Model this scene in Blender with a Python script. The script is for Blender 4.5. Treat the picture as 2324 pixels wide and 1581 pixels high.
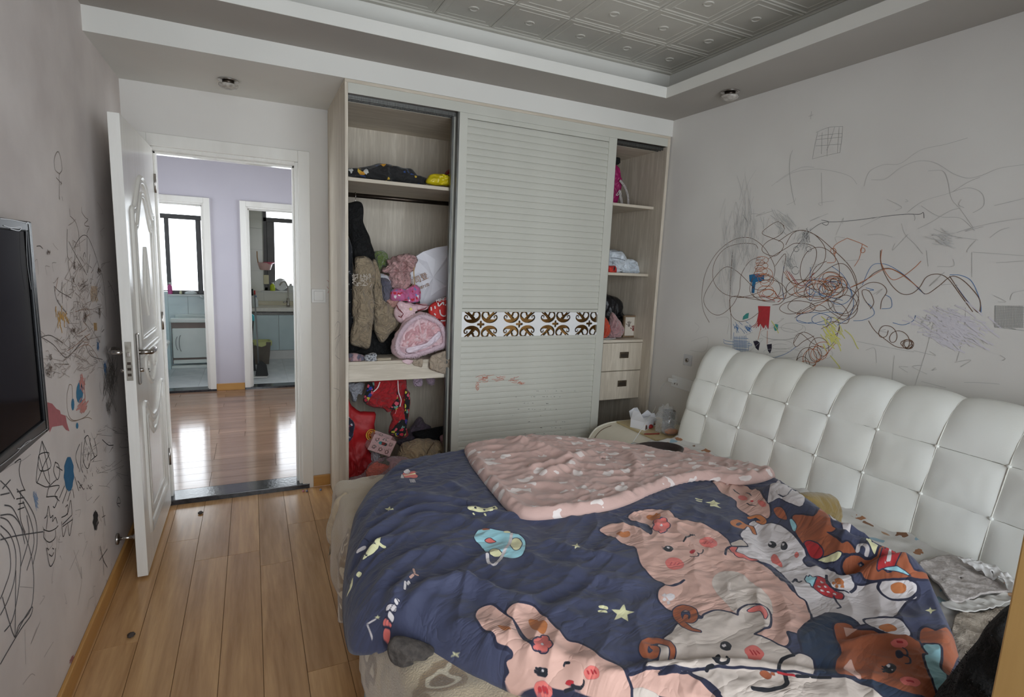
import bpy, bmesh, math, random
import numpy as np
from mathutils import Vector, Matrix

for _o in list(bpy.data.objects): bpy.data.objects.remove(_o)
scene = bpy.context.scene
COL = scene.collection

# ------------------------------------------------------------------ camera
FW, FH = 2324.0, 1581.0
CAM = np.array([0.5983, -1.8319, 1.5]); FPX = 1235.73
PITCH, YAW, ROLL = -0.1531, 0.4483, 0.0442
_cy, _sy = math.cos(YAW), math.sin(YAW); _cp, _sp = math.cos(PITCH), math.sin(PITCH)
_cr, _sr = math.cos(ROLL), math.sin(ROLL)
CF = np.array([_sy*_cp, _cy*_cp, _sp]); _R0 = np.array([_cy, -_sy, 0.0]); _U0 = np.cross(_R0, CF)
CR = _R0*_cr + _U0*_sr; CU = -_R0*_sr + _U0*_cr
cam_data = bpy.data.cameras.new('camera'); cam = bpy.data.objects.new('camera', cam_data); COL.objects.link(cam)
cam_data.sensor_fit = 'HORIZONTAL'; cam_data.sensor_width = 36.0; cam_data.lens = FPX/FW*36.0
cam_data.clip_start = 0.02; cam_data.clip_end = 200
m = Matrix(((CR[0], CU[0], -CF[0], CAM[0]), (CR[1], CU[1], -CF[1], CAM[1]), (CR[2], CU[2], -CF[2], CAM[2]), (0, 0, 0, 1)))
cam.matrix_world = m
scene.camera = cam

# ------------------------------------------------------------------ world, light, exposure
SKY = 7.1
world = bpy.data.worlds.new('overcast_sky'); scene.world = world; world.use_nodes = True
_bg = world.node_tree.nodes['Background']
_bg.inputs[0].default_value = (0.91, 0.96, 1.0, 1); _bg.inputs[1].default_value = SKY
scene.view_settings.view_transform = 'Standard'; scene.view_settings.look = 'None'
scene.view_settings.gamma = 1.0; scene.view_settings.use_curve_mapping = False
scene.view_settings.exposure = 0.0
scene.cycles.use_denoising = True
scene.cycles.use_adaptive_sampling = True; scene.cycles.adaptive_threshold = 0.02
scene.cycles.max_bounces = 9; scene.cycles.diffuse_bounces = 5; scene.cycles.glossy_bounces = 4
scene.cycles.transparent_max_bounces = 12; scene.cycles.sample_clamp_indirect = 6.0
scene.cycles.caustics_reflective = False; scene.cycles.caustics_refractive = False
def portal(name, loc, rot, sx, sy):          # a window opening through which the sky lights the rooms
    l = bpy.data.lights.new(name, 'AREA'); l.shape = 'RECTANGLE'; l.size = sx; l.size_y = sy; l.energy = 1
    l.cycles.is_portal = True
    o = bpy.data.objects.new(name, l); COL.objects.link(o); o.location = loc; o.rotation_euler = rot
    return o

# ------------------------------------------------------------------ helpers
def ray(px, py): return CF*FPX + CR*(px-FW/2) + CU*(FH/2-py)
def on(px, py, ax, val):                      # a measured point: pixel + the plane that it lies in
    d = ray(px, py); i = 'xyz'.index(ax); return CAM + d*((val-CAM[i])/d[i])
def crop(ox, oy, s):                          # coordinates read from an enlarged crop -> pixels
    return lambda pts: [(ox+x/s, oy+y/s) for x, y in pts]

_perm = {}
def pnoise(p, seed=0):                        # vectorised 3-D gradient noise, about -1..1
    p = np.asarray(p, float)
    if seed not in _perm:
        r = np.random.RandomState(seed); pm = r.permutation(256); g = r.normal(size=(256, 3)); g /= np.linalg.norm(g, axis=1)[:, None]
        _perm[seed] = (np.concatenate([pm, pm, pm]), g)
    pm, g = _perm[seed]
    i = np.floor(p).astype(int); f = p-i; i &= 255; u = f*f*f*(f*(f*6-15)+10)
    out = 0
    for dx in (0, 1):
        wx = u[:, 0] if dx else 1-u[:, 0]
        for dy in (0, 1):
            wy = u[:, 1] if dy else 1-u[:, 1]
            for dz in (0, 1):
                wz = u[:, 2] if dz else 1-u[:, 2]
                h = pm[pm[pm[(i[:, 0]+dx) & 255]+((i[:, 1]+dy) & 255)]+((i[:, 2]+dz) & 255)]
                gg = g[h]
                out = out + wx*wy*wz*(gg[:, 0]*(f[:, 0]-dx)+gg[:, 1]*(f[:, 1]-dy)+gg[:, 2]*(f[:, 2]-dz))
    return out*1.6
def ridged(p, seed=0): return 1-np.abs(pnoise(p, seed))*2.0

def mesh(name, verts, faces, smooth=False):
    me = bpy.data.meshes.new(name)
    me.from_pydata([tuple(map(float, v)) for v in verts], [], [tuple(int(i) for i in f) for f in faces])
    if smooth: me.polygons.foreach_set('use_smooth', [True]*len(me.polygons))
    me.update(); return me
def grid_mesh(name, P, closed_u=False, smooth=True):     # P: (nu, nv, 3), fast
    nu, nv = P.shape[:2]; idx = np.arange(nu*nv).reshape(nu, nv)
    if closed_u: a = idx; b = np.roll(idx, -1, 0)
    else: a = idx[:-1]; b = idx[1:]
    q = np.stack([a[:, :-1], b[:, :-1], b[:, 1:], a[:, 1:]], -1).reshape(-1, 4)
    me = bpy.data.meshes.new(name); V = P.reshape(-1, 3)
    me.vertices.add(len(V)); me.vertices.foreach_set('co', V.astype(np.float32).ravel())
    me.loops.add(len(q)*4); me.loops.foreach_set('vertex_index', q.astype(np.int32).ravel())
    me.polygons.add(len(q)); me.polygons.foreach_set('loop_start', np.arange(0, len(q)*4, 4, dtype=np.int32))
    me.polygons.foreach_set('use_smooth', np.full(len(q), smooth))
    me.update(calc_edges=True); me.validate(); return me
def link(name, me, mat=None, parent=None, bevel=0, loc=None):
    o = bpy.data.objects.new(name, me); COL.objects.link(o)
    if mat is not None and len(me.materials) == 0: me.materials.append(mat)
    if loc is not None: o.location = loc
    if parent is not None:
        o.parent = parent; o.matrix_parent_inverse = Matrix.Translation(parent.location).inverted()
    if bevel:
        b = o.modifiers.new('bevel', 'BEVEL'); b.width = bevel; b.segments = 2; b.limit_method = 'ANGLE'; b.angle_limit = 0.7
    return o
def tag(o, label, cat, group=None):
    o['label'] = label; o['category'] = cat
    if group: o['group'] = group
    return o
def thing(name, loc, label, cat, group=None):
    o = bpy.data.objects.new(name, None); COL.objects.link(o); o.location = loc; o.empty_display_size = 0.05
    return tag(o, label, cat, group)
def struct(o):
    o['kind'] = 'structure'; return o

class MB:
    def __init__(s): s.v = []; s.f = []
    def add(s, v, f):
        n = len(s.v); s.v += [tuple(map(float, p)) for p in v]; s.f += [tuple(int(i)+n for i in q) for q in f]; return s
    def box(s, x0, x1, y0, y1, z0, z1):
        return s.add([(x0,y0,z0),(x1,y0,z0),(x1,y1,z0),(x0,y1,z0),(x0,y0,z1),(x1,y0,z1),(x1,y1,z1),(x0,y1,z1)],
                     [(0,3,2,1),(4,5,6,7),(0,1,5,4),(1,2,6,5),(2,3,7,6),(3,0,4,7)])
    def tube(s, pts, r, n=8, cap=True, flat=None):
        P = [Vector(p) for p in pts]; rs = r if hasattr(r, '__len__') else [r]*len(P); V = []; up = None
        for i, p in enumerate(P):
            t = (P[min(i+1, len(P)-1)]-P[max(i-1, 0)])
            t = t.normalized() if t.length > 1e-9 else Vector((0, 0, 1))
            if up is None:
                up = Vector((0, 0, 1)) if abs(t.z) < .9 else Vector((1, 0, 0))
            a = t.cross(up); a = a.normalized() if a.length > 1e-6 else Vector((1, 0, 0)); b = a.cross(t).normalized(); up = b
            for k in range(n):
                an = 2*math.pi*k/n
                q = p+a*(rs[i]*math.cos(an))+b*(rs[i]*math.sin(an)); V.append(q)
        F = [(i*n+k, i*n+(k+1) % n, (i+1)*n+(k+1) % n, (i+1)*n+k) for i in range(len(P)-1) for k in range(n)]
        if cap: F += [tuple(range(n-1, -1, -1)), tuple((len(P)-1)*n+k for k in range(n))]
        return s.add(V, F)
    def lathe(s, prof, c=(0, 0, 0), n=24, sx=1, sy=1):       # prof: (r, z)
        V = [(c[0]+r*sx*math.cos(2*math.pi*k/n), c[1]+r*sy*math.sin(2*math.pi*k/n), c[2]+z) for r, z in prof for k in range(n)]
        F = [(i*n+k, i*n+(k+1) % n, (i+1)*n+(k+1) % n, (i+1)*n+k) for i in range(len(prof)-1) for k in range(n)]
        if prof[0][0] > 1e-6: F.append(tuple(range(n-1, -1, -1)))
        if prof[-1][0] > 1e-6: F.append(tuple((len(prof)-1)*n+k for k in range(n)))
        return s.add(V, F)
    def prism(s, pts, off):                                  # closed polygon extruded by a vector
        n = len(pts); a = [Vector(p) for p in pts]; o = Vector(off)
        return s.add(a+[p+o for p in a], [tuple(range(n-1, -1, -1)), tuple(range(n, 2*n))]+[(i, (i+1) % n, n+(i+1) % n, n+i) for i in range(n)])
    def build(s, name, mat, parent=None, smooth=False, bevel=0):
        return link(name, mesh(name, s.v, s.f, smooth), mat, parent, bevel)
def box(name, b, mat, parent=None, bevel=0): return MB().box(*b).build(name, mat, parent, bevel=bevel)

def spline(pts, n=8, closed=False):                          # Catmull-Rom
    P = np.asarray(pts, float); out = []; N = len(P)
    rng = range(N if closed else N-1)
    for i in rng:
        if closed: a, b, c, d = P[(i-1) % N], P[i], P[(i+1) % N], P[(i+2) % N]
        else: a, b, c, d = P[max(i-1, 0)], P[i], P[i+1], P[min(i+2, N-1)]
        for k in range(n):
            t = k/n
            out.append(0.5*((2*b)+(-a+c)*t+(2*a-5*b+4*c-d)*t*t+(-a+3*b-3*c+d)*t**3))
    if not closed: out.append(P[-1])
    return np.array(out)
def resample(P, n, closed=True):
    P = np.asarray(P, float); Q = np.vstack([P, P[:1]]) if closed else P
    d = np.r_[0, np.cumsum(np.linalg.norm(np.diff(Q, axis=0), axis=1))]
    t = np.linspace(0, d[-1], n+1)[:-1] if closed else np.linspace(0, d[-1], n)
    return np.stack([np.interp(t, d, Q[:, k]) for k in range(Q.shape[1])], -1)

# ------------------------------------------------------------------ materials
def srgb(r, g, b):
    f = lambda c: (c/255/12.92 if c <= 10 else ((c/255+.055)/1.055)**2.4); return (f(r), f(g), f(b))
MATS = {}
def base_mat(name, rough=.6, metal=0, spec=.5):
    m = bpy.data.materials.new(name); m.use_nodes = True; nt = m.node_tree; b = nt.nodes['Principled BSDF']
    b.inputs['Roughness'].default_value = rough; b.inputs['Metallic'].default_value = metal
    b.inputs['Specular IOR Level'].default_value = spec
    MATS[name] = m; return m, nt, b
def N(nt, t, **kw):
    n = nt.nodes.new(t)
    for k, v in kw.items():
        if k.startswith('i_'): n.inputs[k[2:].replace('_', ' ')].default_value = v
        else: setattr(n, k, v)
    return n
def ramp(nt, stops):
    r = nt.nodes.new('ShaderNodeValToRGB'); e = r.color_ramp.elements
    while len(e) < len(stops): e.new(.5)
    for k, (p, c) in enumerate(stops): e[k].position = p; e[k].color = (*c, 1)
    return r
def mat(name, col, col2=None, rough=.6, scale=6, detail=3, bump=0, bscale=40, metal=0, spec=.5, stretch=(1, 1, 1), sheen=0, bdist=.01, rand=0):
    """plain procedural material: noise between two tones, noise relief"""
    if name in MATS: return MATS[name]
    m, nt, b = base_mat(name, rough, metal, spec)
    tc = N(nt, 'ShaderNodeTexCoord'); mp = N(nt, 'ShaderNodeMapping'); mp.inputs['Scale'].default_value = stretch
    nt.links.new(tc.outputs['Object'], mp.inputs[0])
    c2 = col2 or tuple(c*.9 for c in col)
    n = N(nt, 'ShaderNodeTexNoise', i_Scale=scale, i_Detail=detail); nt.links.new(mp.outputs[0], n.inputs['Vector'])
    r = ramp(nt, [(.35, c2), (.65, col)]); nt.links.new(n.outputs['Fac'], r.inputs[0])
    out = r.outputs[0]
    if rand:
        oi = N(nt, 'ShaderNodeObjectInfo'); mr = N(nt, 'ShaderNodeMapRange'); mr.inputs['To Min'].default_value = 1-rand; mr.inputs['To Max'].default_value = 1+rand
        nt.links.new(oi.outputs['Random'], mr.inputs[0]); mx = N(nt, 'ShaderNodeVectorMath', operation='SCALE')
        nt.links.new(out, mx.inputs[0]); nt.links.new(mr.outputs[0], mx.inputs['Scale']); out = mx.outputs[0]
    nt.links.new(out, b.inputs['Base Color'])
    if bump:
        bn = N(nt, 'ShaderNodeTexNoise', i_Scale=bscale, i_Detail=4); nt.links.new(mp.outputs[0], bn.inputs['Vector'])
        bp = N(nt, 'ShaderNodeBump', i_Strength=bump, i_Distance=bdist); nt.links.new(bn.outputs['Fac'], bp.inputs['Height']); nt.links.new(bp.outputs[0], b.inputs['Normal'])
    if sheen: b.inputs['Sheen Weight'].default_value = sheen; b.inputs['Sheen Roughness'].default_value = .5
    return m
def wood(name, light, dark, grain='z', rough=.5, scale=1.0, bump=.05, rand=0, coat=0, contrast=(.3, .7), spec=.5):
    """long figured grain along one axis"""
    if name in MATS: return MATS[name]
    m, nt, b = base_mat(name, rough, 0, spec)
    tc = N(nt, 'ShaderNodeTexCoord'); mp = N(nt, 'ShaderNodeMapping')
    st = {'x': (1.2, 16, 16), 'y': (16, 1.2, 16), 'z': (16, 16, 1.2)}[grain]
    mp.inputs['Scale'].default_value = tuple(v*scale for v in st)
    oi = N(nt, 'ShaderNodeObjectInfo')
    ad = N(nt, 'ShaderNodeVectorMath', operation='ADD'); ml = N(nt, 'ShaderNodeMath', operation='MULTIPLY'); ml.inputs[1].default_value = 37.0 if rand else 0
    nt.links.new(oi.outputs['Random'], ml.inputs[0]); nt.links.new(tc.outputs['Object'], ad.inputs[0]); nt.links.new(ml.outputs[0], ad.inputs[1])
    nt.links.new(ad.outputs[0], mp.inputs[0])
    n1 = N(nt, 'ShaderNodeTexNoise', i_Scale=1.0, i_Detail=6, i_Roughness=.62, i_Distortion=.9); nt.links.new(mp.outputs[0], n1.inputs['Vector'])
    n2 = N(nt, 'ShaderNodeTexNoise', i_Scale=5.0, i_Detail=4, i_Roughness=.6); nt.links.new(mp.outputs[0], n2.inputs['Vector'])
    mx = N(nt, 'ShaderNodeMix'); mx.inputs[0].default_value = .35
    nt.links.new(n1.outputs['Fac'], mx.inputs[2]); nt.links.new(n2.outputs['Fac'], mx.inputs[3])
    mid = tuple((a+c)/2 for a, c in zip(light, dark))
    r = ramp(nt, [(contrast[0], dark), (.5, mid), (contrast[1], light)]); nt.links.new(mx.outputs[0], r.inputs[0])
    out = r.outputs[0]
    if rand:
        mr = N(nt, 'ShaderNodeMapRange'); mr.inputs['To Min'].default_value = 1-rand; mr.inputs['To Max'].default_value = 1+rand
        nt.links.new(oi.outputs['Random'], mr.inputs[0]); vs = N(nt, 'ShaderNodeVectorMath', operation='SCALE')
        nt.links.new(out, vs.inputs[0]); nt.links.new(mr.outputs[0], vs.inputs['Scale']); out = vs.outputs[0]
    nt.links.new(out, b.inputs['Base Color'])
    bp = N(nt, 'ShaderNodeBump', i_Strength=bump, i_Distance=.004); nt.links.new(mx.outputs[0], bp.inputs['Height']); nt.links.new(bp.outputs[0], b.inputs['Normal'])
    if coat: b.inputs['Coat Weight'].default_value = coat; b.inputs['Coat Roughness'].default_value = .12
    return m
def spots(name, base, cols, scale=30, size=.35, rough=.8, stretch=(1, 1, 1), bump=.1, sheen=.2, keep=.6):
    """printed motifs: Voronoi cells whose centres carry blots of several colours"""
    if name in MATS: return MATS[name]
    m, nt, b = base_mat(name, rough)
    tc = N(nt, 'ShaderNodeTexCoord'); mp = N(nt, 'ShaderNodeMapping'); mp.inputs['Scale'].default_value = stretch
    nz = N(nt, 'ShaderNodeTexNoise', i_Scale=scale*1.3, i_Detail=2); nt.links.new(tc.outputs['Object'], nz.inputs['Vector'])
    vm = N(nt, 'ShaderNodeVectorMath', operation='SCALE'); vm.inputs['Scale'].default_value = .9/scale; nt.links.new(nz.outputs['Color'], vm.inputs[0])
    ad = N(nt, 'ShaderNodeVectorMath', operation='ADD'); nt.links.new(tc.outputs['Object'], ad.inputs[0]); nt.links.new(vm.outputs[0], ad.inputs[1])
    nt.links.new(ad.outputs[0], mp.inputs[0])
    vo = N(nt, 'ShaderNodeTexVoronoi', i_Scale=scale); nt.links.new(mp.outputs[0], vo.inputs['Vector'])
    lt = N(nt, 'ShaderNodeMath', operation='LESS_THAN'); lt.inputs[1].default_value = size*1.35; nt.links.new(vo.outputs['Distance'], lt.inputs[0])
    sx = N(nt, 'ShaderNodeSeparateColor'); nt.links.new(vo.outputs['Color'], sx.inputs[0])
    l2 = N(nt, 'ShaderNodeMath', operation='LESS_THAN'); l2.inputs[1].default_value = keep; nt.links.new(sx.outputs[1], l2.inputs[0])
    an = N(nt, 'ShaderNodeMath', operation='MULTIPLY'); nt.links.new(lt.outputs[0], an.inputs[0]); nt.links.new(l2.outputs[0], an.inputs[1])
    r = ramp(nt, [(k/len(cols), c) for k, c in enumerate(cols)]); r.color_ramp.interpolation = 'CONSTANT'; nt.links.new(sx.outputs[0], r.inputs[0])
    mx = N(nt, 'ShaderNodeMix', data_type='RGBA'); mx.inputs[6].default_value = (*base, 1)
    nt.links.new(an.outputs[0], mx.inputs[0]); nt.links.new(r.outputs[0], mx.inputs[7]); nt.links.new(mx.outputs[2], b.inputs['Base Color'])
    if bump:
        bn = N(nt, 'ShaderNodeTexNoise', i_Scale=60, i_Detail=4); bp = N(nt, 'ShaderNodeBump', i_Strength=bump, i_Distance=.01)
        nt.links.new(tc.outputs['Object'], bn.inputs['Vector']); nt.links.new(bn.outputs['Fac'], bp.inputs['Height']); nt.links.new(bp.outputs[0], b.inputs['Normal'])
    if sheen: b.inputs['Sheen Weight'].default_value = sheen
    return m
def cloth(name, col, col2=None, rough=.85, sheen=.15, bump=.25, bscale=35, crease=.75):
    if name in MATS: return MATS[name]
    m = mat(name, col, col2, rough, 8, 3, bump, bscale, sheen=sheen, bdist=.012); nt = m.node_tree; b = nt.nodes['Principled BSDF']
    tc = N(nt, 'ShaderNodeTexCoord'); n = N(nt, 'ShaderNodeTexNoise', i_Scale=13, i_Detail=2.5, i_Distortion=2.2); nt.links.new(tc.outputs['Object'], n.inputs['Vector'])
    s1 = N(nt, 'ShaderNodeMath', operation='SUBTRACT'); s1.inputs[1].default_value = .5; nt.links.new(n.outputs['Fac'], s1.inputs[0])
    s2 = N(nt, 'ShaderNodeMath', operation='ABSOLUTE'); nt.links.new(s1.outputs[0], s2.inputs[0])
    s3 = N(nt, 'ShaderNodeMath', operation='POWER'); s3.inputs[1].default_value = .6; nt.links.new(s2.outputs[0], s3.inputs[0])
    bp = N(nt, 'ShaderNodeBump', i_Strength=crease, i_Distance=.03); nt.links.new(s3.outputs[0], bp.inputs['Height'])
    old = b.inputs['Normal'].links[0].from_socket if b.inputs['Normal'].links else None
    if old: nt.links.new(old, bp.inputs['Normal'])
    nt.links.new(bp.outputs[0], b.inputs['Normal']); return m
def glass(name, tint=(.95, .98, 1), rough=.02, alpha=.18):
    if name in MATS: return MATS[name]
    m = bpy.data.materials.new(name); m.use_nodes = True; nt = m.node_tree; nt.nodes.clear(); MATS[name] = m
    out = N(nt, 'ShaderNodeOutputMaterial'); tr = N(nt, 'ShaderNodeBsdfTransparent'); tr.inputs[0].default_value = (*tint, 1)
    gl = N(nt, 'ShaderNodeBsdfGlossy'); gl.inputs['Roughness'].default_value = rough
    fr = N(nt, 'ShaderNodeFresnel'); fr.inputs[0].default_value = 1.45; ad = N(nt, 'ShaderNodeMath', operation='MULTIPLY_ADD'); ad.inputs[1].default_value = 1-alpha; ad.inputs[2].default_value = alpha*.6
    nt.links.new(fr.outputs[0], ad.inputs[0])
    mx = N(nt, 'ShaderNodeMixShader'); nt.links.new(ad.outputs[0], mx.inputs[0]); nt.links.new(tr.outputs[0], mx.inputs[1]); nt.links.new(gl.outputs[0], mx.inputs[2])
    nt.links.new(mx.outputs[0], out.inputs[0]); return m

M_WALL = mat('white_wall_paint', srgb(224,221,216), srgb(216,212,207), .75, 1.6, 4, .03, 90, spec=.3)
M_WALL_L = mat('scuffed_wall_paint', srgb(224,216,212), srgb(208,199,195), .75, 3.0, 5, .03, 90, spec=.3)
M_CEIL = mat('shaded_ceiling_paint', srgb(170,165,158), srgb(165,160,153), .8, 2, 3, .02, 80, spec=.3)  # the trim's white paint darkened: the soffit's shade is put into the colour
M_CEILW = mat('ceiling_white_trim', srgb(222,220,214), srgb(216,214,208), .7, 2, 3, .02, 80, spec=.3)
M_TILE = mat('embossed_ceiling_tile', srgb(194,190,180), srgb(186,182,172), .5, 4, 3, .02, 60)
M_DOORW = mat('white_satin_door_paint', srgb(232,230,224), srgb(224,221,214), .3, 3, 3, .04, 60, stretch=(3, 3, .6))
M_DOORG = wood('white_grained_door_paint', srgb(233,231,226), srgb(221,218,212), 'z', .24, .8, .25)
M_OAK = wood('light_ash_laminate', srgb(214,204,188), srgb(178,166,148), 'z', .5, 1.6, .06, contrast=(.28, .62))
M_OAKX = wood('light_ash_laminate_flat', srgb(214,204,188), srgb(182,170,152), 'x', .5, 1.6, .06, contrast=(.28, .62))
M_FLOOR = wood('oak_laminate_floor', srgb(216,174,124), srgb(154,112,72), 'y', .22, .55, .05, rand=.07, contrast=(.3, .68))
M_FLOORX = wood('oak_laminate_hall_floor', srgb(160,128,106), srgb(120,92,74), 'x', .11, .55, .05, rand=.06, contrast=(.3, .68))
M_GAP = mat('dark_floor_joint', srgb(122,92,62), None, .8)
M_BASE = wood('honey_baseboard', srgb(206,158,92), srgb(182,132,72), 'y', .4, .8, .03)
M_BASEX = wood('honey_baseboard_across', srgb(206,158,92), srgb(182,132,72), 'x', .4, .8, .03)
M_SLAT = mat('cream_lacquer', srgb(198,197,187), srgb(190,189,179), .35, 3, 3, .015, 40)
M_ALU = mat('brushed_grey_aluminium', srgb(120,120,116), srgb(90,90,88), .35, 10, 2, metal=.8, stretch=(20, 20, 1))
M_STEEL = mat('brushed_steel', srgb(190,185,180), srgb(160,155,150), .25, 12, 2, metal=1)
M_DARKST = mat('dark_bronze_metal', srgb(84,74,66), srgb(62,54,48), .35, 12, 2, metal=.9)
M_BLACK = mat('black_plastic', srgb(20,20,22), srgb(14,14,16), .35)
M_WHITEP = mat('white_plastic', srgb(232,232,230), srgb(224,224,222), .35)
M_LEATHER = mat('off_white_leatherette', srgb(244,245,240), srgb(234,233,224), .36, 2.2, 5, .06, 160, bdist=.004)
# ================================================================== THE ROOM
XR, YW, YD, ZS, ZT, ZC = 3.10, 1.10, 1.783, 2.466, 2.366, 2.70
YN = -2.35
fl = struct(box('floor', (-.1, 3.2, YN-.1, YD, -.06, -.004), M_GAP))
random.seed(4)
PW = .1448
def plank_mesh(name, w, l, axis):
    mb = MB(); c = .0008
    x, y = (w, l) if axis == 'y' else (l, w)
    mb.add([(0,0,-.006),(x,0,-.006),(x,y,-.006),(0,y,-.006),(c,c,0),(x-c,c,0),(x-c,y-c,0),(c,y-c,0)], [(4,5,6,7),(0,1,5,4),(1,2,6,5),(2,3,7,6),(3,0,4,7)])
    return mesh(name, mb.v, mb.f)
_pm = {}
def lay(parent, x0, x1, y0, y1, z, w, L, axis, material, start):
    """staggered planks, one object each"""
    k = 0; a = start
    amax, b0, b1 = (x1, y0, y1) if axis == 'y' else (y1, x0, x1)
    while a < amax-.005:
        lo, hi = (max(a, x0 if axis == 'y' else y0), min(a+w, amax)); b = b0-L*random.choice([0, .33, .66, .2, .5])
        while b < b1-.005:
            s, e = max(b, b0), min(b+L, b1)
            if e-s > .02 and hi-lo > .01:
                key = (round(hi-lo-.0007, 4), round(e-s-.0007, 4), axis)
                if key not in _pm: _pm[key] = plank_mesh('plank', key[0], key[1], axis); _pm[key].materials.append(material)
                link('plank', _pm[key], None, parent, loc=((lo, s, z) if axis == 'y' else (s, lo, z)))
            b += L
        a += w; k += 1
lay(fl, 0, 3.1, YN, YD-.02, 0, PW, 1.21, 'y', M_FLOOR, .0205-PW)

wl = struct(box('wall_left', (-.12, 0, YN-.1, YD+.12, -.05, 2.78), M_WALL_L))
wr = struct(box('wall_right', (XR, XR+.12, YN-.1, YD+.12, -.05, 2.78), M_WALL))
# the wall with the bedroom door
DX0, DX1, DZ = .095, .874, 2.055
mb = MB(); mb.box(0, DX0, YD, YD+.12, 0, 2.78).box(DX1, XR, YD, YD+.12, 0, 2.78).box(DX0, DX1, YD, YD+.12, DZ, 2.78)
wb = struct(mb.build('wall_back', M_WALL))
# wall behind the camera with an unseen window, added to light the room
WX0, WX1, WZ0, WZ1 = .12, 2.60, .55, 2.34
mb = MB(); mb.box(0, WX0, YN-.12, YN, 0, 2.78).box(WX1, XR, YN-.12, YN, 0, 2.78).box(WX0, WX1, YN-.12, YN, 0, WZ0).box(WX0, WX1, YN-.12, YN, WZ1, 2.78)
wn = struct(mb.build('wall_near', M_WALL))
wf = MB(); y0, y1 = YN-.09, YN-.03
wf.box(WX0, WX0+.05, y0, y1, WZ0, WZ1).box(WX1-.05, WX1, y0, y1, WZ0, WZ1).box(WX0, WX1, y0, y1, WZ0, WZ0+.05).box(WX0, WX1, y0, y1, WZ1-.05, WZ1)
wf.box((WX0+WX1)/2-.03, (WX0+WX1)/2+.03, y0, y1, WZ0, WZ1)
w3 = struct(wf.build('added_window_1', M_WHITEP))
box('pane', (WX0+.05, (WX0+WX1)/2-.03, YN-.064, YN-.06, WZ0+.05, WZ1-.05), glass('window_glass', (.98, .99, 1), .01, .02), w3)
box('pane', ((WX0+WX1)/2+.03, WX1-.05, YN-.064, YN-.06, WZ0+.05, WZ1-.05), glass('window_glass'), w3)
portal('added_window_daylight', ((WX0+WX1)/2, YN-.12, (WZ0+WZ1)/2), (math.pi/2, 0, 0), WX1-WX0, WZ1-WZ0)

# ceiling: dropped border with a cove, tiled field above
SX0, SX1, SY0, SY1, ZL = .36, 2.745, -1.55, .763, 2.523
CX0, CX1, CY0, CY1 = .15, 2.955, -1.80, 1.0
mb = MB()
mb.box(0, SX0, YN, YW, ZS, ZL).box(SX1, XR, YN, YW, ZS, ZL).box(SX0, SX1, SY1, YW, ZS, ZL).box(SX0, SX1, YN, SY0, ZS, ZL)
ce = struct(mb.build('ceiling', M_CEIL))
mb = MB()
mb.box(0, CX0, YN, YW, ZL, 2.76).box(CX1, XR, YN, YW, ZL, 2.76).box(CX0, CX1, CY1, YW, ZL, 2.76).box(CX0, CX1, YN, CY0, ZL, 2.76).box(CX0, CX1, CY0, CY1, ZC+.006, 2.76)
mb.build('cove_upstand', M_CEILW, ce)
mb = MB(); t = .004      # painted fascia of the dropped border
mb.box(SX0, SX1, SY1-t, SY1, ZS, ZL).box(SX1-t, SX1, SY0, SY1-t, ZS, ZL).box(SX0, SX0+t, SY0, SY1-t, ZS, ZL).box(SX0+t, SX1-t, SY0, SY0+t, ZS, ZL)
mb.build('cove_fascia', M_CEILW, ce)
mb = MB()
for a, b_, c, d in ((CX0, CX1, CY1-.028, CY1), (CX1-.012, CX1, CY0, CY1-.028), (CX0, CX0+.09, CY0, CY1-.028), (CX0+.09, CX1-.012, CY0, CY0+.06)):
    mb.box(a, b_, c, d, ZC-.012, ZC+.006)
mb.build('edge_moulding', M_TILE, ce, bevel=.003)
mb = MB(); h = .149
mb.box(-h, h, -h, h, 0, .006)
def sq_ring(mb, a, w, z0, z1):       # raised square line with bevelled flanks
    o, i = a, a-w; k = w*.3
    V = []
    for r, z in ((o, z0), (o-k, z1), (i+k, z1), (i, z0)):
        V += [(-r, -r, z), (r, -r, z), (r, r, z), (-r, r, z)]
    mb.add(V, [(j*4+q, (j+1)*4+q, (j+1)*4+(q+1) % 4, j*4+(q+1) % 4) for j in range(3) for q in range(4)])
sq_ring(mb, .1485, .016, 0, -.0035); sq_ring(mb, .112, .01, 0, -.002)
n = 20; V = []; F = []
for j, (r, z) in enumerate(((.026, 0), (.023, -.004), (.019, -.004), (.016, -.0005), (.006, -.002))):
    V += [(r*math.cos(2*math.pi*q/n), r*math.sin(2*math.pi*q/n), z) for q in range(n)]
F = [(j*n+q, (j+1)*n+q, (j+1)*n+(q+1) % n, j*n+(q+1) % n) for j in range(4) for q in range(n)]+[tuple(4*n+q for q in range(n))]
mb.add(V, F)
tm = mesh('ceiling_tile', mb.v, mb.f); tm.materials.append(M_TILE)
for i in range(9):
    for j in range(9):
        x, y = 2.793-.3*i, .822-.3*j
        if x > .2 and y > CY0+.1: link('ceiling_tile', tm, None, ce, loc=(x, y, ZC))
# bulkhead above wardrobe and entrance niche
struct(box('trim_1', (0, XR, YW, YD, ZT, 2.76), M_CEILW))

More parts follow.
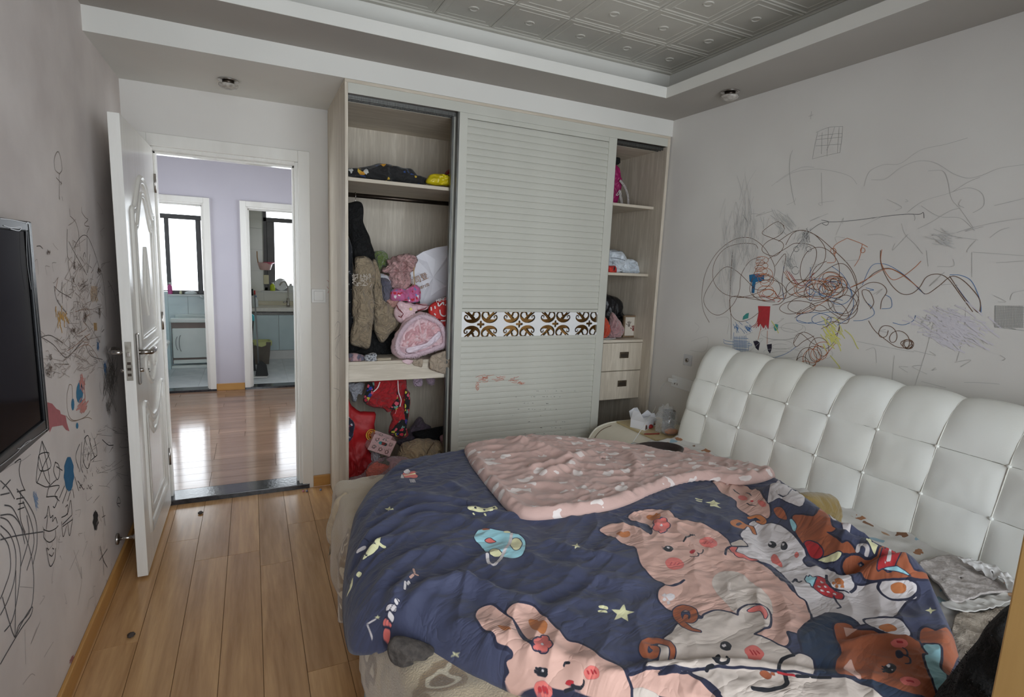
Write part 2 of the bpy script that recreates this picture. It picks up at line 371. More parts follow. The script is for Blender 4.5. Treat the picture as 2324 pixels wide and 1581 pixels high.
def downlight(x, y, z, label):
    t = thing('downlight', (x, y, z), label, 'downlight', 'recessed ceiling downlights')
    MB().lathe([(.05, -.001), (.05, -.004), (.036, -.006), (.03, -.002)], (x, y, z), 28).build('trim_ring', M_STEEL, t, True)
    MB().lathe([(.028, -.002), (.028, -.016), (.02, -.02)], (x, y, z), 24).build('neck', M_DARKST, t, True)
    MB().lathe([(.02, -.016), (.046, -.022), (.047, -.028), (.040, -.036), (.022, -.042), (.0, -.043)], (x, y, z), 28).build('lens', mat('frosted_lamp_lens', srgb(190,184,176), srgb(150,144,136), .12, 60, 2, .2, 120), t, True)
downlight(.516, 1.483, ZT, 'small round downlight in the niche ceiling above the open door')
downlight(2.945, .488, ZS, 'small round downlight in the ceiling border over the headboard')

# baseboards
def baseboard(name, b, m): return struct(box(name, b, m, bevel=.004))
baseboard('baseboard_left', (0, .014, YN, YD, 0, .075), M_BASE)
baseboard('baseboard_back', (.93, 1.035, YD-.014, YD, 0, .075), M_BASEX)
baseboard('baseboard_right', (XR-.014, XR, YN, .55, 0, .075), M_BASE)

# bedroom door casing
def casing(name, x0, x1, z1, yf, yb, w, z0, parent_mat=M_DOORW, lining=True):
    """architrave round an opening x0..x1 up to z1; yf = front wall face (towards camera), yb = rear face"""
    mb = MB(); t = .018
    for (ya, yc) in ((yf-t, yf+.002), (yb-.002, yb+t)):
        mb.box(x0-w, x0, ya, yc, z0, z1+w); mb.box(x1, x1+w, ya, yc, z0, z1+w); mb.box(x0, x1, ya, yc, z1, z1+w)
    o = mb.build(name, parent_mat, bevel=.003); struct(o)
    mb = MB(); q = .018
    mb.box(x0-.004, x0+q, yf, yb, z0, z1).box(x1-q, x1+.004, yf, yb, z0, z1).box(x0+q, x1-q, yf, yb, z1-q, z1+.004)
    ym = (yf+yb)/2
    mb.box(x0+q, x0+q+.012, ym-.01, yb-.01, z0, z1-q).box(x1-q-.012, x1-q, ym-.01, yb-.01, z0, z1-q).box(x0+q, x1-q, ym-.01, yb-.01, z1-q-.012, z1-q)
    mb.build('jamb_lining', M_DOORG, o, bevel=.002)
    return o
df = casing('trim_2', .107, .864, 2.045, YD, YD+.12, .066, 0)
box('threshold', (.06, .905, YD-.022, YD+.135, -.004, .03), mat('black_stone_threshold', srgb(58,58,62), srgb(38,38,42), .12, 30, 4, .05, 60), df, bevel=.003)
MB().box(.862, .866, YD+.018, YD+.045, .95, 1.10).build('strike_plate', M_STEEL, df)

# ---------------- the open door leaf
LX0, LX1, LY0, LY1, LZ0, LZ1 = .090, .132, .955, 1.768, .012, 2.035
dt = thing('door_leaf', (.111, LY1, 0), 'white panelled door standing open against the scribbled wall', 'door')
box('leaf', (LX0, LX1, LY0, LY1, LZ0, LZ1), M_DOORG, dt, bevel=.002)
def moulding(path, w, h, name, m=M_DOORW, parent=dt, closed=True, x=LX1):
    """raised moulding swept along a path of (y, z) on the leaf face"""
    P = np.asarray(path, float); n = len(P); prof = [(-.5, 0), (-.42, .55), (-.25, .8), (-.1, .35), (.1, .35), (.22, 1), (.4, .7), (.5, 0)]
    V = []
    for i in range(n):
        a = P[(i-1) % n] if closed or i else P[i]; b = P[(i+1) % n] if closed or i < n-1 else P[i]
        t = b-a; t = t/np.linalg.norm(t); nn = np.array([-t[1], t[0]])
        for u, k in prof:
            q = P[i]+nn*u*w; V.append((x+k*h, q[0], q[1]))
    np_ = len(prof); F = [(i*np_+k, i*np_+k+1, ((i+1) % n)*np_+k+1, ((i+1) % n)*np_+k) for i in range(n if closed else n-1) for k in range(np_-1)]
    me = mesh(name, V, F, True); return link(name, me, m, parent)
def panel_path(y0, y1, z0, z1, kind):
    ym = (y0+y1)/2; s = y1-y0
    if kind == 'top':      # crowned top edge
        top = [(y0, z1-.16), (y0+.1*s, z1-.15), (y0+.22*s, z1-.09), (y0+.36*s, z1-.02), (ym, z1), (y1-.36*s, z1-.02), (y1-.22*s, z1-.09), (y1-.1*s, z1-.15), (y1, z1-.16)]
    else:                  # dipped top edge
        top = [(y0, z1-.02), (y0+.12*s, z1-.03), (y0+.25*s, z1-.09), (y0+.38*s, z1-.13), (ym, z1-.135), (y1-.38*s, z1-.13), (y1-.25*s, z1-.09), (y1-.12*s, z1-.03), (y1, z1-.02)]
    tp = [tuple(p) for p in spline(top, 5)]
    bot = [(y1, z0), (y0, z0)] if kind != 'mid' else [(y1, z0), (y0, z0)]
    side = lambda a, b: [(a[0]+(b[0]-a[0])*k/6, a[1]+(b[1]-a[1])*k/6) for k in range(1, 6)]
    P = tp+side(tp[-1], bot[0])+[bot[0]]+side(bot[0], bot[1])+[bot[1]]+side(bot[1], tp[0])
    return P
Y0p, Y1p = LY0+.13, LY1-.13
for (z0, z1, k) in ((1.02, 1.82, 'top'), (.18, .80, 'low')):
    moulding(panel_path(Y0p, Y1p, z0, z1, k), .045, .012, 'panel_moulding')
    moulding(panel_path(Y0p+.065, Y1p-.065, z0+.065, z1-.07, k), .03, .008, 'panel_moulding')
# carved swirls between the panels and in the upper panel
yc = (Y0p+Y1p)/2
for sgn in (-1, 1):
    sw = [(yc+sgn*a, b) for a, b in ((.0, .84), (.06, .86), (.12, .90), (.16, .95), (.13, .985), (.08, .97), (.07, .93), (.10, .915))]
    moulding([tuple(p) for p in spline(sw, 5)], .028, .009, 'carved_scroll', closed=False)
    lf = [(yc+sgn*a, b) for a, b in ((0, 1.18), (.035, 1.25), (.05, 1.34), (.03, 1.43), (.0, 1.50))]
    moulding([tuple(p) for p in spline(lf, 5)], .03, .009, 'carved_leaf', closed=False)
# hardware: plates, levers, cylinder, latch
def lever(x, s, par):
    pl = MB().box(x-.004 if s > 0 else x-.006, x+.006 if s > 0 else x+.004, LY0+.045, LY0+.075, .90, 1.13).build('handle_plate', M_STEEL, par, bevel=.008)
    mb = MB(); yy = LY0+.06
    mb.tube([(x, yy, 1.045), (x+s*.05, yy, 1.045)], .011, 12)
    mb.build('handle_neck', M_STEEL, pl, True)
    P = [(x+s*.048, yy-.004, 1.045), (x+s*.052, yy+.03, 1.047), (x+s*.052, yy+.07, 1.05), (x+s*.05, yy+.105, 1.047), (x+s*.047, yy+.122, 1.040)]
    MB().tube([tuple(p) for p in spline(P, 4)], [.010+.003*math.sin(k*.35) for k in range(17)], 12).build('lever', M_STEEL, pl, True)
    MB().tube([(x, yy, .965), (x+s*.018, yy, .965)], .009, 12).build('turn_knob', M_STEEL, pl, True)
lever(LX1+.004, 1, dt); lever(LX0-.004, -1, dt)
lp = box('latch_plate', (.099, .123, LY0-.002, LY0+.002, .93, 1.10), mat('worn_steel_plate', srgb(170,165,155), srgb(140,135,126), .35, 30, 3, metal=.9), dt)
box('latch_bolt', (.105, .117, LY0-.009, LY0, 1.035, 1.055), M_STEEL, lp, bevel=.002)
for zz in (.95, .975, 1.0): box('bolt_hole', (.104, .118, LY0-.0035, LY0, zz, zz+.012), M_DARKST, lp)
for zz in (.25, 1.05, 1.8):
    MB().tube([(.136, LY1+.006, zz), (.136, LY1+.006, zz+.1)], .007, 10).build('hinge', M_STEEL, dt, True)
# magnetic door stop on the wall
ds = thing('door_stop', (.0, 1.02, .17), 'steel magnetic door stop on the scribbled wall by the door foot', 'door stop')
_dy, _dz = 1.055, .165
MB().tube([(0, _dy, _dz), (.01, _dy, _dz)], .026, 18).build('wall_plate', M_STEEL, ds, True, .002)
MB().tube([(.008, _dy, _dz), (.07, _dy, _dz)], .008, 12).build('rod', M_STEEL, ds, True)
MB().tube([(.066, _dy, _dz), (.07, _dy, _dz), (.084, _dy, _dz), (.088, _dy, _dz)], [.010, .014, .014, .010], 14).build('magnet_head', M_STEEL, ds, True)

# light switch beside the door, socket, hook, etc.
sw = thing('light_switch', (.975, YD, 1.255), 'square white light switch on the wall between doorway and wardrobe', 'switch')
_p = on(723, 671, 'y', YD); box('plate', (_p[0]-.043, _p[0]+.043, YD-.009, YD, _p[2]-.043, _p[2]+.043), M_WHITEP, sw, bevel=.003)
box('rocker', (_p[0]-.028, _p[0]+.028, YD-.013, YD-.008, _p[2]-.03, _p[2]+.03), M_WHITEP, sw, bevel=.003)
# ================================================================== HALL, BATHROOM, KITCHEN beyond the door
M_LILAC = mat('lilac_wall_paint', srgb(196,192,201), srgb(190,186,196), .6, 1.5, 3, .02, 80)
M_BATHT = mat('pale_marble_tile', srgb(236,242,242), srgb(224,232,233), .25, 3, 6, .02, 50, rand=.02)
M_GREYT = mat('grey_slate_floor_tile', srgb(214,218,222), srgb(194,200,205), .3, 6, 6, .05, 50, rand=.03)
M_KTILE = mat('cream_kitchen_tile', srgb(226,226,216), srgb(220,220,210), .2, 3, 3, .02, 50, rand=.02)
M_GROUT = mat('grey_grout', srgb(170,170,165), None, .9)
M_WFRAME = mat('dark_grey_window_frame', srgb(112,110,110), srgb(100,98,98), .4)
HY = 4.63
hf = struct(box('floor.001', (-1.35, 1.95, YD+.12, HY, -.06, .024), M_GAP))
lay(hf, -1.3, 1.9, YD+.135, HY-.0, .03, .125, 1.21, 'x', M_FLOORX, YD+.135)
mb = MB(); BX0, BX1, KX0, KX1, HZ = -.59, .175, .559, 1.32, 1.973
mb.box(-1.35, BX0, HY, HY+.12, 0, 2.6).box(BX1, KX0, HY, HY+.12, 0, 2.6).box(KX1, 1.95, HY, HY+.12, 0, 2.6).box(BX0, BX1, HY, HY+.12, HZ, 2.6).box(KX0, KX1, HY, HY+.12, HZ, 2.6)
struct(mb.build('wall_hall', M_LILAC))
# unseen windows added in both side walls to bring daylight into the hall
for nm, xa, xb, wn_ in (('wall_hall_left', -1.45, -1.3, 'added_window_4'), ('wall_hall_right', 1.9, 2.05, 'added_window_5')):
    mb2 = MB().box(xa, xb, YD+.12, 2.15, -.05, 2.6).box(xa, xb, 4.35, HY, -.05, 2.6).box(xa, xb, 2.15, 4.35, 2.35, 2.6).box(xa, xb, 2.15, 4.35, -.05, .55)
    struct(mb2.build(nm, M_LILAC)); xm = (xa+xb)/2
    mb2 = MB()
    for a, b_ in ((2.15, 2.21), (3.22, 3.28), (4.29, 4.35)): mb2.box(xm-.025, xm+.025, a, b_, .55, 2.35)
    mb2.box(xm-.025, xm+.025, 2.15, 4.35, .55, .61).box(xm-.025, xm+.025, 2.15, 4.35, 2.29, 2.35)
    wo = struct(mb2.build(wn_, M_WHITEP))
    for a, b_ in ((2.21, 3.22), (3.28, 4.29)): box('pane', (xm-.002, xm+.002, a, b_, .61, 2.29), glass('window_glass'), wo)
    portal(wn_+'_daylight', (xa-.02 if xm < 0 else xb+.02, 3.25, 1.45), (0, -math.pi/2 if xm < 0 else math.pi/2, 0), 1.8, 2.2)
mb = MB().box(-1.35, 0, YD+.118, YD+.125, 0, 2.6).box(XR-1.2, 1.95, YD+.118, YD+.125, 0, 2.6); struct(mb.build('wall_hall_near', M_LILAC))
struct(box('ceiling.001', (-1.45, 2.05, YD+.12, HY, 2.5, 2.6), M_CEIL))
for nm, x0, x1 in (('trim_3', BX0, BX1), ('trim_4', KX0, KX1)):
    c = casing(nm, x0, x1, HZ, HY, HY+.12, .055, .03)
    box('threshold', (x0-.055, x1+.055, HY-.02, HY+.14, 0, .052), MATS['black_stone_threshold'], c, bevel=.003)
struct(box('baseboard_hall', (BX1+.057, KX0-.057, HY-.013, HY, .03, .105), M_BASEX, bevel=.003))
# --- shells
ZF = .05
BY, KY = 6.5, 6.86          # rear walls of bathroom and kitchen
def tile_floor(name, x0, x1, y0, y1, z, s, m):
    o = struct(box(name, (x0, x1, y0, y1, z-.06, z-.003), M_GROUT))
    nx = int(math.ceil((x1-x0)/s)); ny = int(math.ceil((y1-y0)/s))
    tmx = mesh('tile', *(lambda b: (b.v, b.f))(MB().box(.001, s-.001, .001, s-.001, -.008, 0))); tmx.materials.append(m)
    for i in range(nx):
        for j in range(ny): link('tile', tmx, None, o, loc=(x0+i*s, y0+j*s, z))
    return o
tile_floor('floor.002', -1.25, .37, HY+.14, BY, ZF, .324, M_GREYT)
tile_floor('floor.003', .45, 1.95, HY+.14, KY, ZF, .5, M_GREYT)
struct(box('wall_bath_left', (-1.35, -1.25, HY+.12, BY+.1, 0, 2.5), M_BATHT)); struct(box('wall_divider', (.37, .45, HY+.12, KY+.1, 0, 2.5), M_KTILE))
struct(box('wall_kitchen_right', (1.95, 2.05, HY+.12, KY+.1, 0, 2.5), M_KTILE))
struct(box('ceiling.002', (-1.35, 2.05, HY+.12, KY+.15, 2.45, 2.55), M_CEILW))
def window_wall(name, x0, x1, y, wx0, wx1, wz0, wz1, m):
    mb = MB().box(x0, wx0, y, y+.14, 0, 2.5).box(wx1, x1, y, y+.14, 0, 2.5).box(wx0, wx1, y, y+.14, 0, wz0).box(wx0, wx1, y, y+.14, wz1, 2.5)
    return struct(mb.build(name, m))
bw = (-1.1, .12, .925, 2.2); kw = (.765, 1.75, .97, 2.16)
wbb = window_wall('wall_bath', -1.3, .42, BY, *bw, M_GROUT)
wkk = window_wall('wall_kitchen', .4, 2.0, KY, *kw, M_GROUT)
# wall tiles you can tell apart
for k in range(6):
    a = -1.25+.27*k
    MB().box(a+.001, min(a+.268, .368), BY-.008, BY, .66, .90).build('wall_tile', M_BATHT, wbb)
    MB().box(a+.001, min(a+.268, .368), BY-.008, BY, .05, .658).build('wall_tile', M_BATHT, wbb)
for i in range(6):
    for j in range(8):
        x0, z0 = .452+.3*i, .05+.3*j
        for (xa, xb, za, zb) in ((x0, x0+.298, z0, z0+.298),):
            if xb <= kw[0]+.02 or zb <= kw[2]+.001 or xa >= kw[1]: MB().box(xa, min(xb, kw[0] if (za > kw[2]-.1 and xa < kw[0]) else xb), KY-.008, KY, za, min(zb, 2.44)).build('wall_tile', M_KTILE, wkk)
            elif za < kw[2]: MB().box(xa, xb, KY-.008, KY, za, kw[2]-.004).build('wall_tile', M_KTILE, wkk)
def window_frame(name, wx0, wx1, wz0, wz1, y, mull, trans, fw=.045):
    mb = MB(); ya, yb = y+.04, y+.10
    mb.box(wx0, wx0+fw, ya, yb, wz0, wz1).box(wx1-fw, wx1, ya, yb, wz0, wz1).box(wx0, wx1, ya, yb, wz0, wz0+fw).box(wx0, wx1, ya, yb, wz1-fw*.4, wz1).box(wx0, wx1, ya, yb, trans, trans+.06)
    for x_, w_ in mull: mb.box(x_-w_/2, x_+w_/2, ya-.01, yb, wz0, trans)
    o = struct(mb.build(name, M_WFRAME, bevel=.004))
    xs = [wx0]+[x_ for x_, w_ in mull]+[wx1]
    for a, b_ in zip(xs[:-1], xs[1:]):
        box('pane', (a+.01, b_-.01, y+.068, y+.072, wz0+.02, trans), glass('window_glass'), o)
    box('pane', (wx0, wx1, y+.068, y+.072, trans+.05, wz1), glass('window_glass'), o)
    return o
window_frame('window_2', *bw, BY, [(-.375, .05), (-.02, .06)], 1.89)
window_frame('window_3', *kw, KY, [(.86, .10), (1.27, .07)], 1.95)
MB().box(bw[0]-.02, bw[1]+.03, BY-.03, BY+.04, .90, .925).build('sill', M_WHITEP, wbb, bevel=.004)
MB().box(kw[0]-.05, kw[1]+.02, KY-.03, KY+.04, .945, .968).build('sill', M_WHITEP, wkk, bevel=.004)
portal('bath_window_daylight', ((bw[0]+bw[1])/2, BY+.15, (bw[2]+bw[3])/2), (-math.pi/2, 0, 0), bw[1]-bw[0], bw[3]-bw[2])
portal('kitchen_window_daylight', ((kw[0]+kw[1])/2, KY+.15, (kw[2]+kw[3])/2), (-math.pi/2, 0, 0), kw[1]-kw[0], kw[3]-kw[2])
M_CER = mat('white_ceramic', srgb(236,240,240), srgb(230,235,235), .12)
# --- bathroom fittings
struct(box('wall_bath_stub', (-1.25, -.32, 5.82, 5.90, ZF, 1.0), mat('aqua_tile_panel', srgb(214,234,238), srgb(204,228,233), .3, 2, 3), bevel=.003))
bt = thing('bathtub', (.0, 5.95, ZF), 'white bathtub with panelled apron under the bathroom window', 'bathtub')
M_TUB = mat('mint_white_acrylic', srgb(240,246,242), srgb(234,241,237), .2)
box('rim', (-.318, .368, 5.90, 6.0, .615, .665), M_TUB, bt, bevel=.012)
box('inner_wall', (-.318, .368, 6.38, 6.49, .615, .665), M_TUB, bt, bevel=.01)
box('basin', (-.318, .368, 5.97, 6.40, .28, .34), M_TUB, bt)
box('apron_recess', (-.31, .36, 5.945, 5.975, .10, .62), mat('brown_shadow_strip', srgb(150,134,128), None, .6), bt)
box('apron_panel', (-.30, .36, 5.905, 5.945, .175, .545), M_TUB, bt, bevel=.01)
for s, r in ((0, .10), (.035, .12)):
    MB().tube([(-.235+s+.03*math.cos(a), 5.902, .36+r*math.sin(a)*.9) for a in np.linspace(math.pi*.62, math.pi*1.38, 10)], .003, 6).build('apron_emblem', mat('grey_print', srgb(110,118,118), None, .5), bt, True)
box('lower_rail', (-.30, .36, 5.905, 5.945, .105, .15), M_TUB, bt, bevel=.006)
for x_ in (.10, .30): MB().tube([(x_, 5.906, .128), (x_, 5.900, .128)], .006, 8).build('bolt', M_DARKST, bt)
box('plinth', (-.318, .368, 5.86, 5.95, ZF, .085), M_TUB, bt, bevel=.006)
to = thing('toilet', (-.46, 5.35, ZF), 'white toilet beside the bathtub, half hidden by the bedroom door', 'toilet')
MB().lathe([(.125, 0), (.13, .02), (.12, .12), (.14, .25), (.175, .35), (.185, .385)], (-.46, 5.40, ZF), 28, 1, 1.25).build('bowl', M_CER, to, True)
MB().lathe([(.185, .385), (.192, .39), (.192, .408), (.18, .414), (.12, .412), (.115, .395), (.09, .30), (.0, .22)], (-.46, 5.40, ZF), 28, 1, 1.25).build('seat', M_CER, to, True)
box('tank', (-.88, -.68, 5.2, 5.6, .4, .85), M_CER, to, bevel=.02)
# taps and bottles on the bath side
p = on(467, 676, 'y', BY-.03)
tp = thing('bath_tap', p, 'chrome bath tap on the bathroom wall beside the door frame', 'tap')
MB().tube([(p[0]+.03, BY, p[2]), (p[0]-.03, BY-.05, p[2])], .013, 10).build('body', M_STEEL, tp, True)
MB().tube([(p[0]-.06, BY-.08, p[2]+.02), (p[0]-.02, BY-.05, p[2])], .017, 10).build('spout', M_CER, tp, True)
MB().tube([(p[0]+.01, BY-.02, p[2]-.02), (p[0]+.005, BY-.03, p[2]-.10), (p[0]+.015, BY-.03, p[2]-.2)], .008, 8).build('hose', M_STEEL, tp, True)
def bottle(name, px, py_base, h, r, colr, cap, label, Y, z0=None, cat='bottle'):
    p = on(px, py_base, 'y', Y); z = p[2] if z0 is None else z0
    t = thing(name, (p[0], Y, z), label, cat)
    MB().lathe([(r*.9, 0), (r, .006), (r, h*.62), (r*.75, h*.74), (r*.38, h*.8), (r*.38, h*.86)], (p[0], Y, z), 16).build('body', mat('plastic_'+name+str(px), colr, None, .25), t, True)
    MB().lathe([(r*.45, h*.86), (r*.45, h), (0, h)], (p[0], Y, z), 14).build('cap', cap, t, True)
    return t
bottle('shower_gel', 386, 663, .15, .028, srgb(226,104,170), M_WHITEP, 'pink bottle on the bathroom window sill', BY+.0, .925)
p = on(433, 659, 'y', BY)
tag(MB().lathe([(.05, 0), (.065, .012), (.05, .03), (.0, .042)], (p[0], BY, .925), 16, 1.2, .6).build('soap_dish', M_CER, None, True), 'white soap dish on the bathroom window sill', 'soap dish')
bottle('small_jar', 410, 664, .05, .016, srgb(230,228,190), M_WHITEP, 'tiny cream jar on the bathroom window sill', BY, .925, 'jar')
# --- kitchen
kc = thing('kitchen_cabinet', (1.1, 6.33, ZF), 'pale blue kitchen base cabinets under the sink counter', 'cabinet')
M_KBLUE = mat('pale_blue_laminate', srgb(200,218,222), srgb(194,213,218), .3)
box('carcass', (.455, 1.94, 6.36, KY-.01, .17, .70), M_WHITEP, kc)
for a, b_ in ((.458, .918), (.922, 1.40), (1.404, 1.94)): box('cabinet_door', (a, b_, 6.335, 6.36, .175, .665), M_KBLUE, kc, bevel=.002)
box('grip_rail', (.458, 1.94, 6.33, 6.37, .672, .695), M_ALU, kc)
box('plinth', (.458, 1.94, 6.34, 6.37, ZF, .17), M_WHITEP, kc)
kt = tag(box('counter_top', (.455, 1.94, 6.30, KY-.01, .715, .765), mat('white_counter_stone', srgb(232,230,222), srgb(222,220,212), .2, 20, 3), bevel=.006), 'white kitchen counter under the kitchen window', 'counter')
box('backsplash_lip', (.455, 1.94, KY-.06, KY-.02, .763, .82), mat('cream_ledge', srgb(224,216,190), None, .3), kt, bevel=.004)
fa = thing('kitchen_faucet', (1.09, 6.6, .765), 'tall chrome gooseneck faucet at the kitchen sink', 'faucet')
q = on(654, 695, 'y', 6.55); fx = q[0]
MB().lathe([(.025, 0), (.025, .03), (.018, .05), (.018, .12)], (fx, 6.55, .765), 14).build('base', M_STEEL, fa, True)
q2 = [(fx, 6.55, .87), (fx, 6.55, 1.03), (fx-.03, 6.52, 1.11), (fx-.07, 6.48, 1.12), (fx-.11, 6.45, 1.07)]
MB().tube([tuple(v) for v in spline(q2, 5)], .010, 10).build('spout', M_STEEL, fa, True)
MB().tube([(fx-.01, 6.55, .84), (fx-.06, 6.50, .83)], .012, 10).build('lever', M_STEEL, fa, True)
bottle('dish_soap', 619, 663, .12, .035, srgb(200,220,60), M_WHITEP, 'yellow green soap bottle on the kitchen sill', KY, .968)
p = on(637, 660, 'y', KY)
bo = thing('dish_bowl', (p[0], KY, .968), 'white dish standing on edge on the kitchen sill', 'dish')
MB().lathe([(.02, 0), (.085, .012), (.09, .02), (.08, .018), (.0, .008)], (0, 0, 0), 24).build('dish', M_CER, None, True)
_d = bpy.data.objects['dish']; _d.parent = bo; _d.location = (0, 0, .09); _d.rotation_euler = (1.35, 0, .2)
bottle('sponge_cup', 660, 662, .11, .045, srgb(236,240,238), M_WHITEP, 'white cup beside the faucet on the kitchen sill', KY, .968, 'cup')
# left kitchen wall: pan, baskets, knives
LW = .452
def onx(px, py): return on(px, py, 'x', LW+.05)
pn = thing('frying_pan', onx(572, 600), 'dark frying pan hanging on the kitchen side wall', 'pan')
c0 = np.array([LW+.035, 6.2, 1.30]); 
MB().lathe([(.10, 0), (.125, .03), (.118, .03), (.095, .006), (0, .006)], (0, 0, 0), 24).build('pan_body', mat('worn_dark_steel', srgb(96,96,98), srgb(70,70,72), .35, metal=.7), None, True)
_d = bpy.data.objects['pan_body']; _d.parent = pn; _d.matrix_parent_inverse = Matrix.Translation(pn.location).inverted(); _d.location = c0; _d.rotation_euler = (0, 1.35, 0)
MB().tube([(c0[0]+.01, c0[1], c0[2]+.12), (c0[0]+.01, c0[1], c0[2]+.28)], .012, 8).build('handle', M_BLACK, pn, True)
# pink colander baskets on the window side
P = on(602, 603, 'y', KY-.12)
cb = thing('plastic_colander', (P[0], KY-.12, P[2]), 'pale pink plastic colander hanging beside the kitchen window', 'colander')
M_PKP = mat('pale_pink_plastic', srgb(240,202,198), srgb(236,194,190), .35)
MB().lathe([(.05, -.06), (.07, -.055), (.10, .04), (.105, .045), (.096, .045), (.064, -.048), (0, -.05)], (P[0], KY-.12, P[2]), 24).build('bowl', M_PKP, cb, True)
MB().lathe([(.03, .0), (.08, .03), (.083, .035), (.07, .033), (.0, .006)], (P[0]+.05, KY-.16, P[2]+.02), 20).build('inner_bowl', mat('hot_pink_plastic', srgb(240,120,150), None, .35), cb, True)
MB().tube([(P[0]-.09, KY-.06, P[2]+.03), (P[0]-.10, KY-.02, P[2]+.12), (P[0]-.10, KY-.008, P[2]+.2)], .006, 8).build('hanging_handle', M_BASE, cb, True)
P = on(604, 630, 'y', KY-.02)
tag(MB().box(P[0]-.035, P[0]+.035, KY-.045, KY-.008, P[2]-.09, P[2]+.04).build('chopstick_holder', mat('cream_card', srgb(232,226,190), None, .6), None, bevel=.004), 'cream holder hanging below the pink colander', 'holder')
P = on(573, 660, 'y', 6.5)
kn = thing('knife_block', (P[0], 6.5, .765), 'black and red knives in a white block on the counter', 'knife block')
box('block', (P[0]-.05, P[0]+.04, 6.45, 6.55, .765, .92), M_WHITEP, kn, bevel=.006)
for k, cc in enumerate((M_BLACK, M_BLACK, mat('red_handle', srgb(206,60,60), None, .4))):
    MB().tube([(P[0]-.03+.028*k, 6.5, .92), (P[0]-.03+.028*k, 6.5, 1.03-.02*k)], .011, 8).build('knife_handle', cc, kn, True)
bottle('detergent_bottle', 580, 697, .16, .035, srgb(232,238,240), mat('blue_cap', srgb(60,110,180), None, .4), 'white detergent bottle beside the knife block', 6.42, .765)
# waste bin, water bottle, dustpan set
P = on(590, 828, 'z', ZF)
tb = thing('waste_bin', (.69, 6.05, ZF), 'brown plastic waste bin with a liner on the kitchen floor', 'waste bin')
mb = MB(); a, b_ = .085, .115; hh = .30
for (r, z) in ((a, 0), (b_, hh), (b_-.006, hh), (a-.006, .01)): pass
V = []
for r, z in ((a, 0), (b_, hh), (b_-.007, hh), (a-.007, .012)): V += [(.69-r, 6.05-r, ZF+z), (.69+r, 6.05-r, ZF+z), (.69+r, 6.05+r, ZF+z), (.69-r, 6.05+r, ZF+z)]
mb.add(V, [(j*4+q, j*4+(q+1) % 4, (j+1)*4+(q+1) % 4, (j+1)*4+q) for j in range(3) for q in range(4)]+[(3, 2, 1, 0), (12, 13, 14, 15)])
mb.build('bin_body', mat('brown_plastic', srgb(112,104,94), srgb(100,92,84), .5), tb, bevel=.004)
V = []
for r, z, w in ((b_+.004, hh-.05, .012), (b_+.008, hh+.004, 0), (b_-.012, hh+.006, 0), (b_-.02, hh-.06, .01)):
    V += [(.69+r*math.cos(t)*(1.22 if abs(math.cos(2*t)) < .5 else 1.05), 6.05+r*math.sin(t)*(1.22 if abs(math.cos(2*t)) < .5 else 1.05), ZF+z+w*math.sin(5*t)) for t in np.linspace(0, 2*math.pi, 25)[:-1]]
link('bin_liner', mesh('bin_liner', V, [(j*24+q, j*24+(q+1) % 24, (j+1)*24+(q+1) % 24, (j+1)*24+q) for j in range(3) for q in range(24)], True), mat('yellow_green_liner', srgb(200,206,140), None, .4), tb)
wbt = thing('water_bottle', (.545, 5.55, ZF), 'clear drink bottle with red cap beside the kitchen door frame', 'bottle')
MB().lathe([(.045, 0), (.05, .01), (.05, .05), (.046, .06), (.05, .07), (.05, .16), (.046, .17), (.05, .18), (.045, .22), (.018, .25), (.018, .265)], (.545, 5.55, ZF), 18).build('body', mat('murky_clear_plastic', srgb(170,172,170), srgb(150,152,150), .15), wbt, True)
MB().lathe([(.021, .262), (.021, .285), (0, .285)], (.545, 5.55, ZF), 14).build('cap', mat('red_cap', srgb(200,60,56), None, .4), wbt, True)
dp = thing('dustpan', (.66, 5.15, ZF), 'black long handled dustpan standing on the kitchen floor', 'dustpan')
M_DP = mat('black_dustpan_plastic', srgb(34,38,42), srgb(26,30,34), .35)
mb = MB(); mb.prism([(.60, 5.12, ZF+.004), (.73, 5.10, ZF+.004), (.715, 5.20, ZF+.11), (.66, 5.24, ZF+.16), (.625, 5.22, ZF+.14)], (.02, .03, .02)); mb.build('pan', M_DP, dp, bevel=.006)
mb = MB(); mb.prism([(.585, 5.08, ZF+.002), (.735, 5.07, ZF+.002), (.74, 5.16, ZF+.003), (.59, 5.18, ZF+.003)], (0, 0, .012)); mb.build('lip', M_WHITEP, dp, bevel=.003)
h0, h1 = np.array([.645, 5.22, ZF+.15]), on(578, 668, 'y', 5.35)
MB().tube([h0, h0+(h1-h0)*.35, h1], .009, 10).build('handle', mat('grey_metal_pole', srgb(130,132,134), None, .3, metal=.7), dp, True)
br = thing('broom', (.6, 5.3, ZF), 'thin broom with turquoise hanger leaning inside the kitchen door', 'broom')
b0, b1 = on(570, 800, 'y', 5.45), on(575, 722, 'y', 5.45)
MB().tube([b0, b1], .007, 8).build('handle', M_BLACK, br, True)
b2 = on(566, 714, 'y', 5.45)
MB().tube([tuple(v) for v in spline([b1+np.array([0, 0, -.03]), b1, on(574, 716, 'y', 5.45), on(568, 713, 'y', 5.45), on(563, 716, 'y', 5.45)], 4)], .011, 8).build('hanger_hook', mat('turquoise_plastic', srgb(60,190,205), None, .35), br, True)
MB().prism([(b0[0]-.05, 5.43, ZF+.02), (b0[0]+.05, 5.43, ZF+.02), (b0[0]+.02, 5.43, b0[2]+.05), (b0[0]-.02, 5.43, b0[2]+.05)], (0, .04, 0)).build('brush_head', M_DP, br)
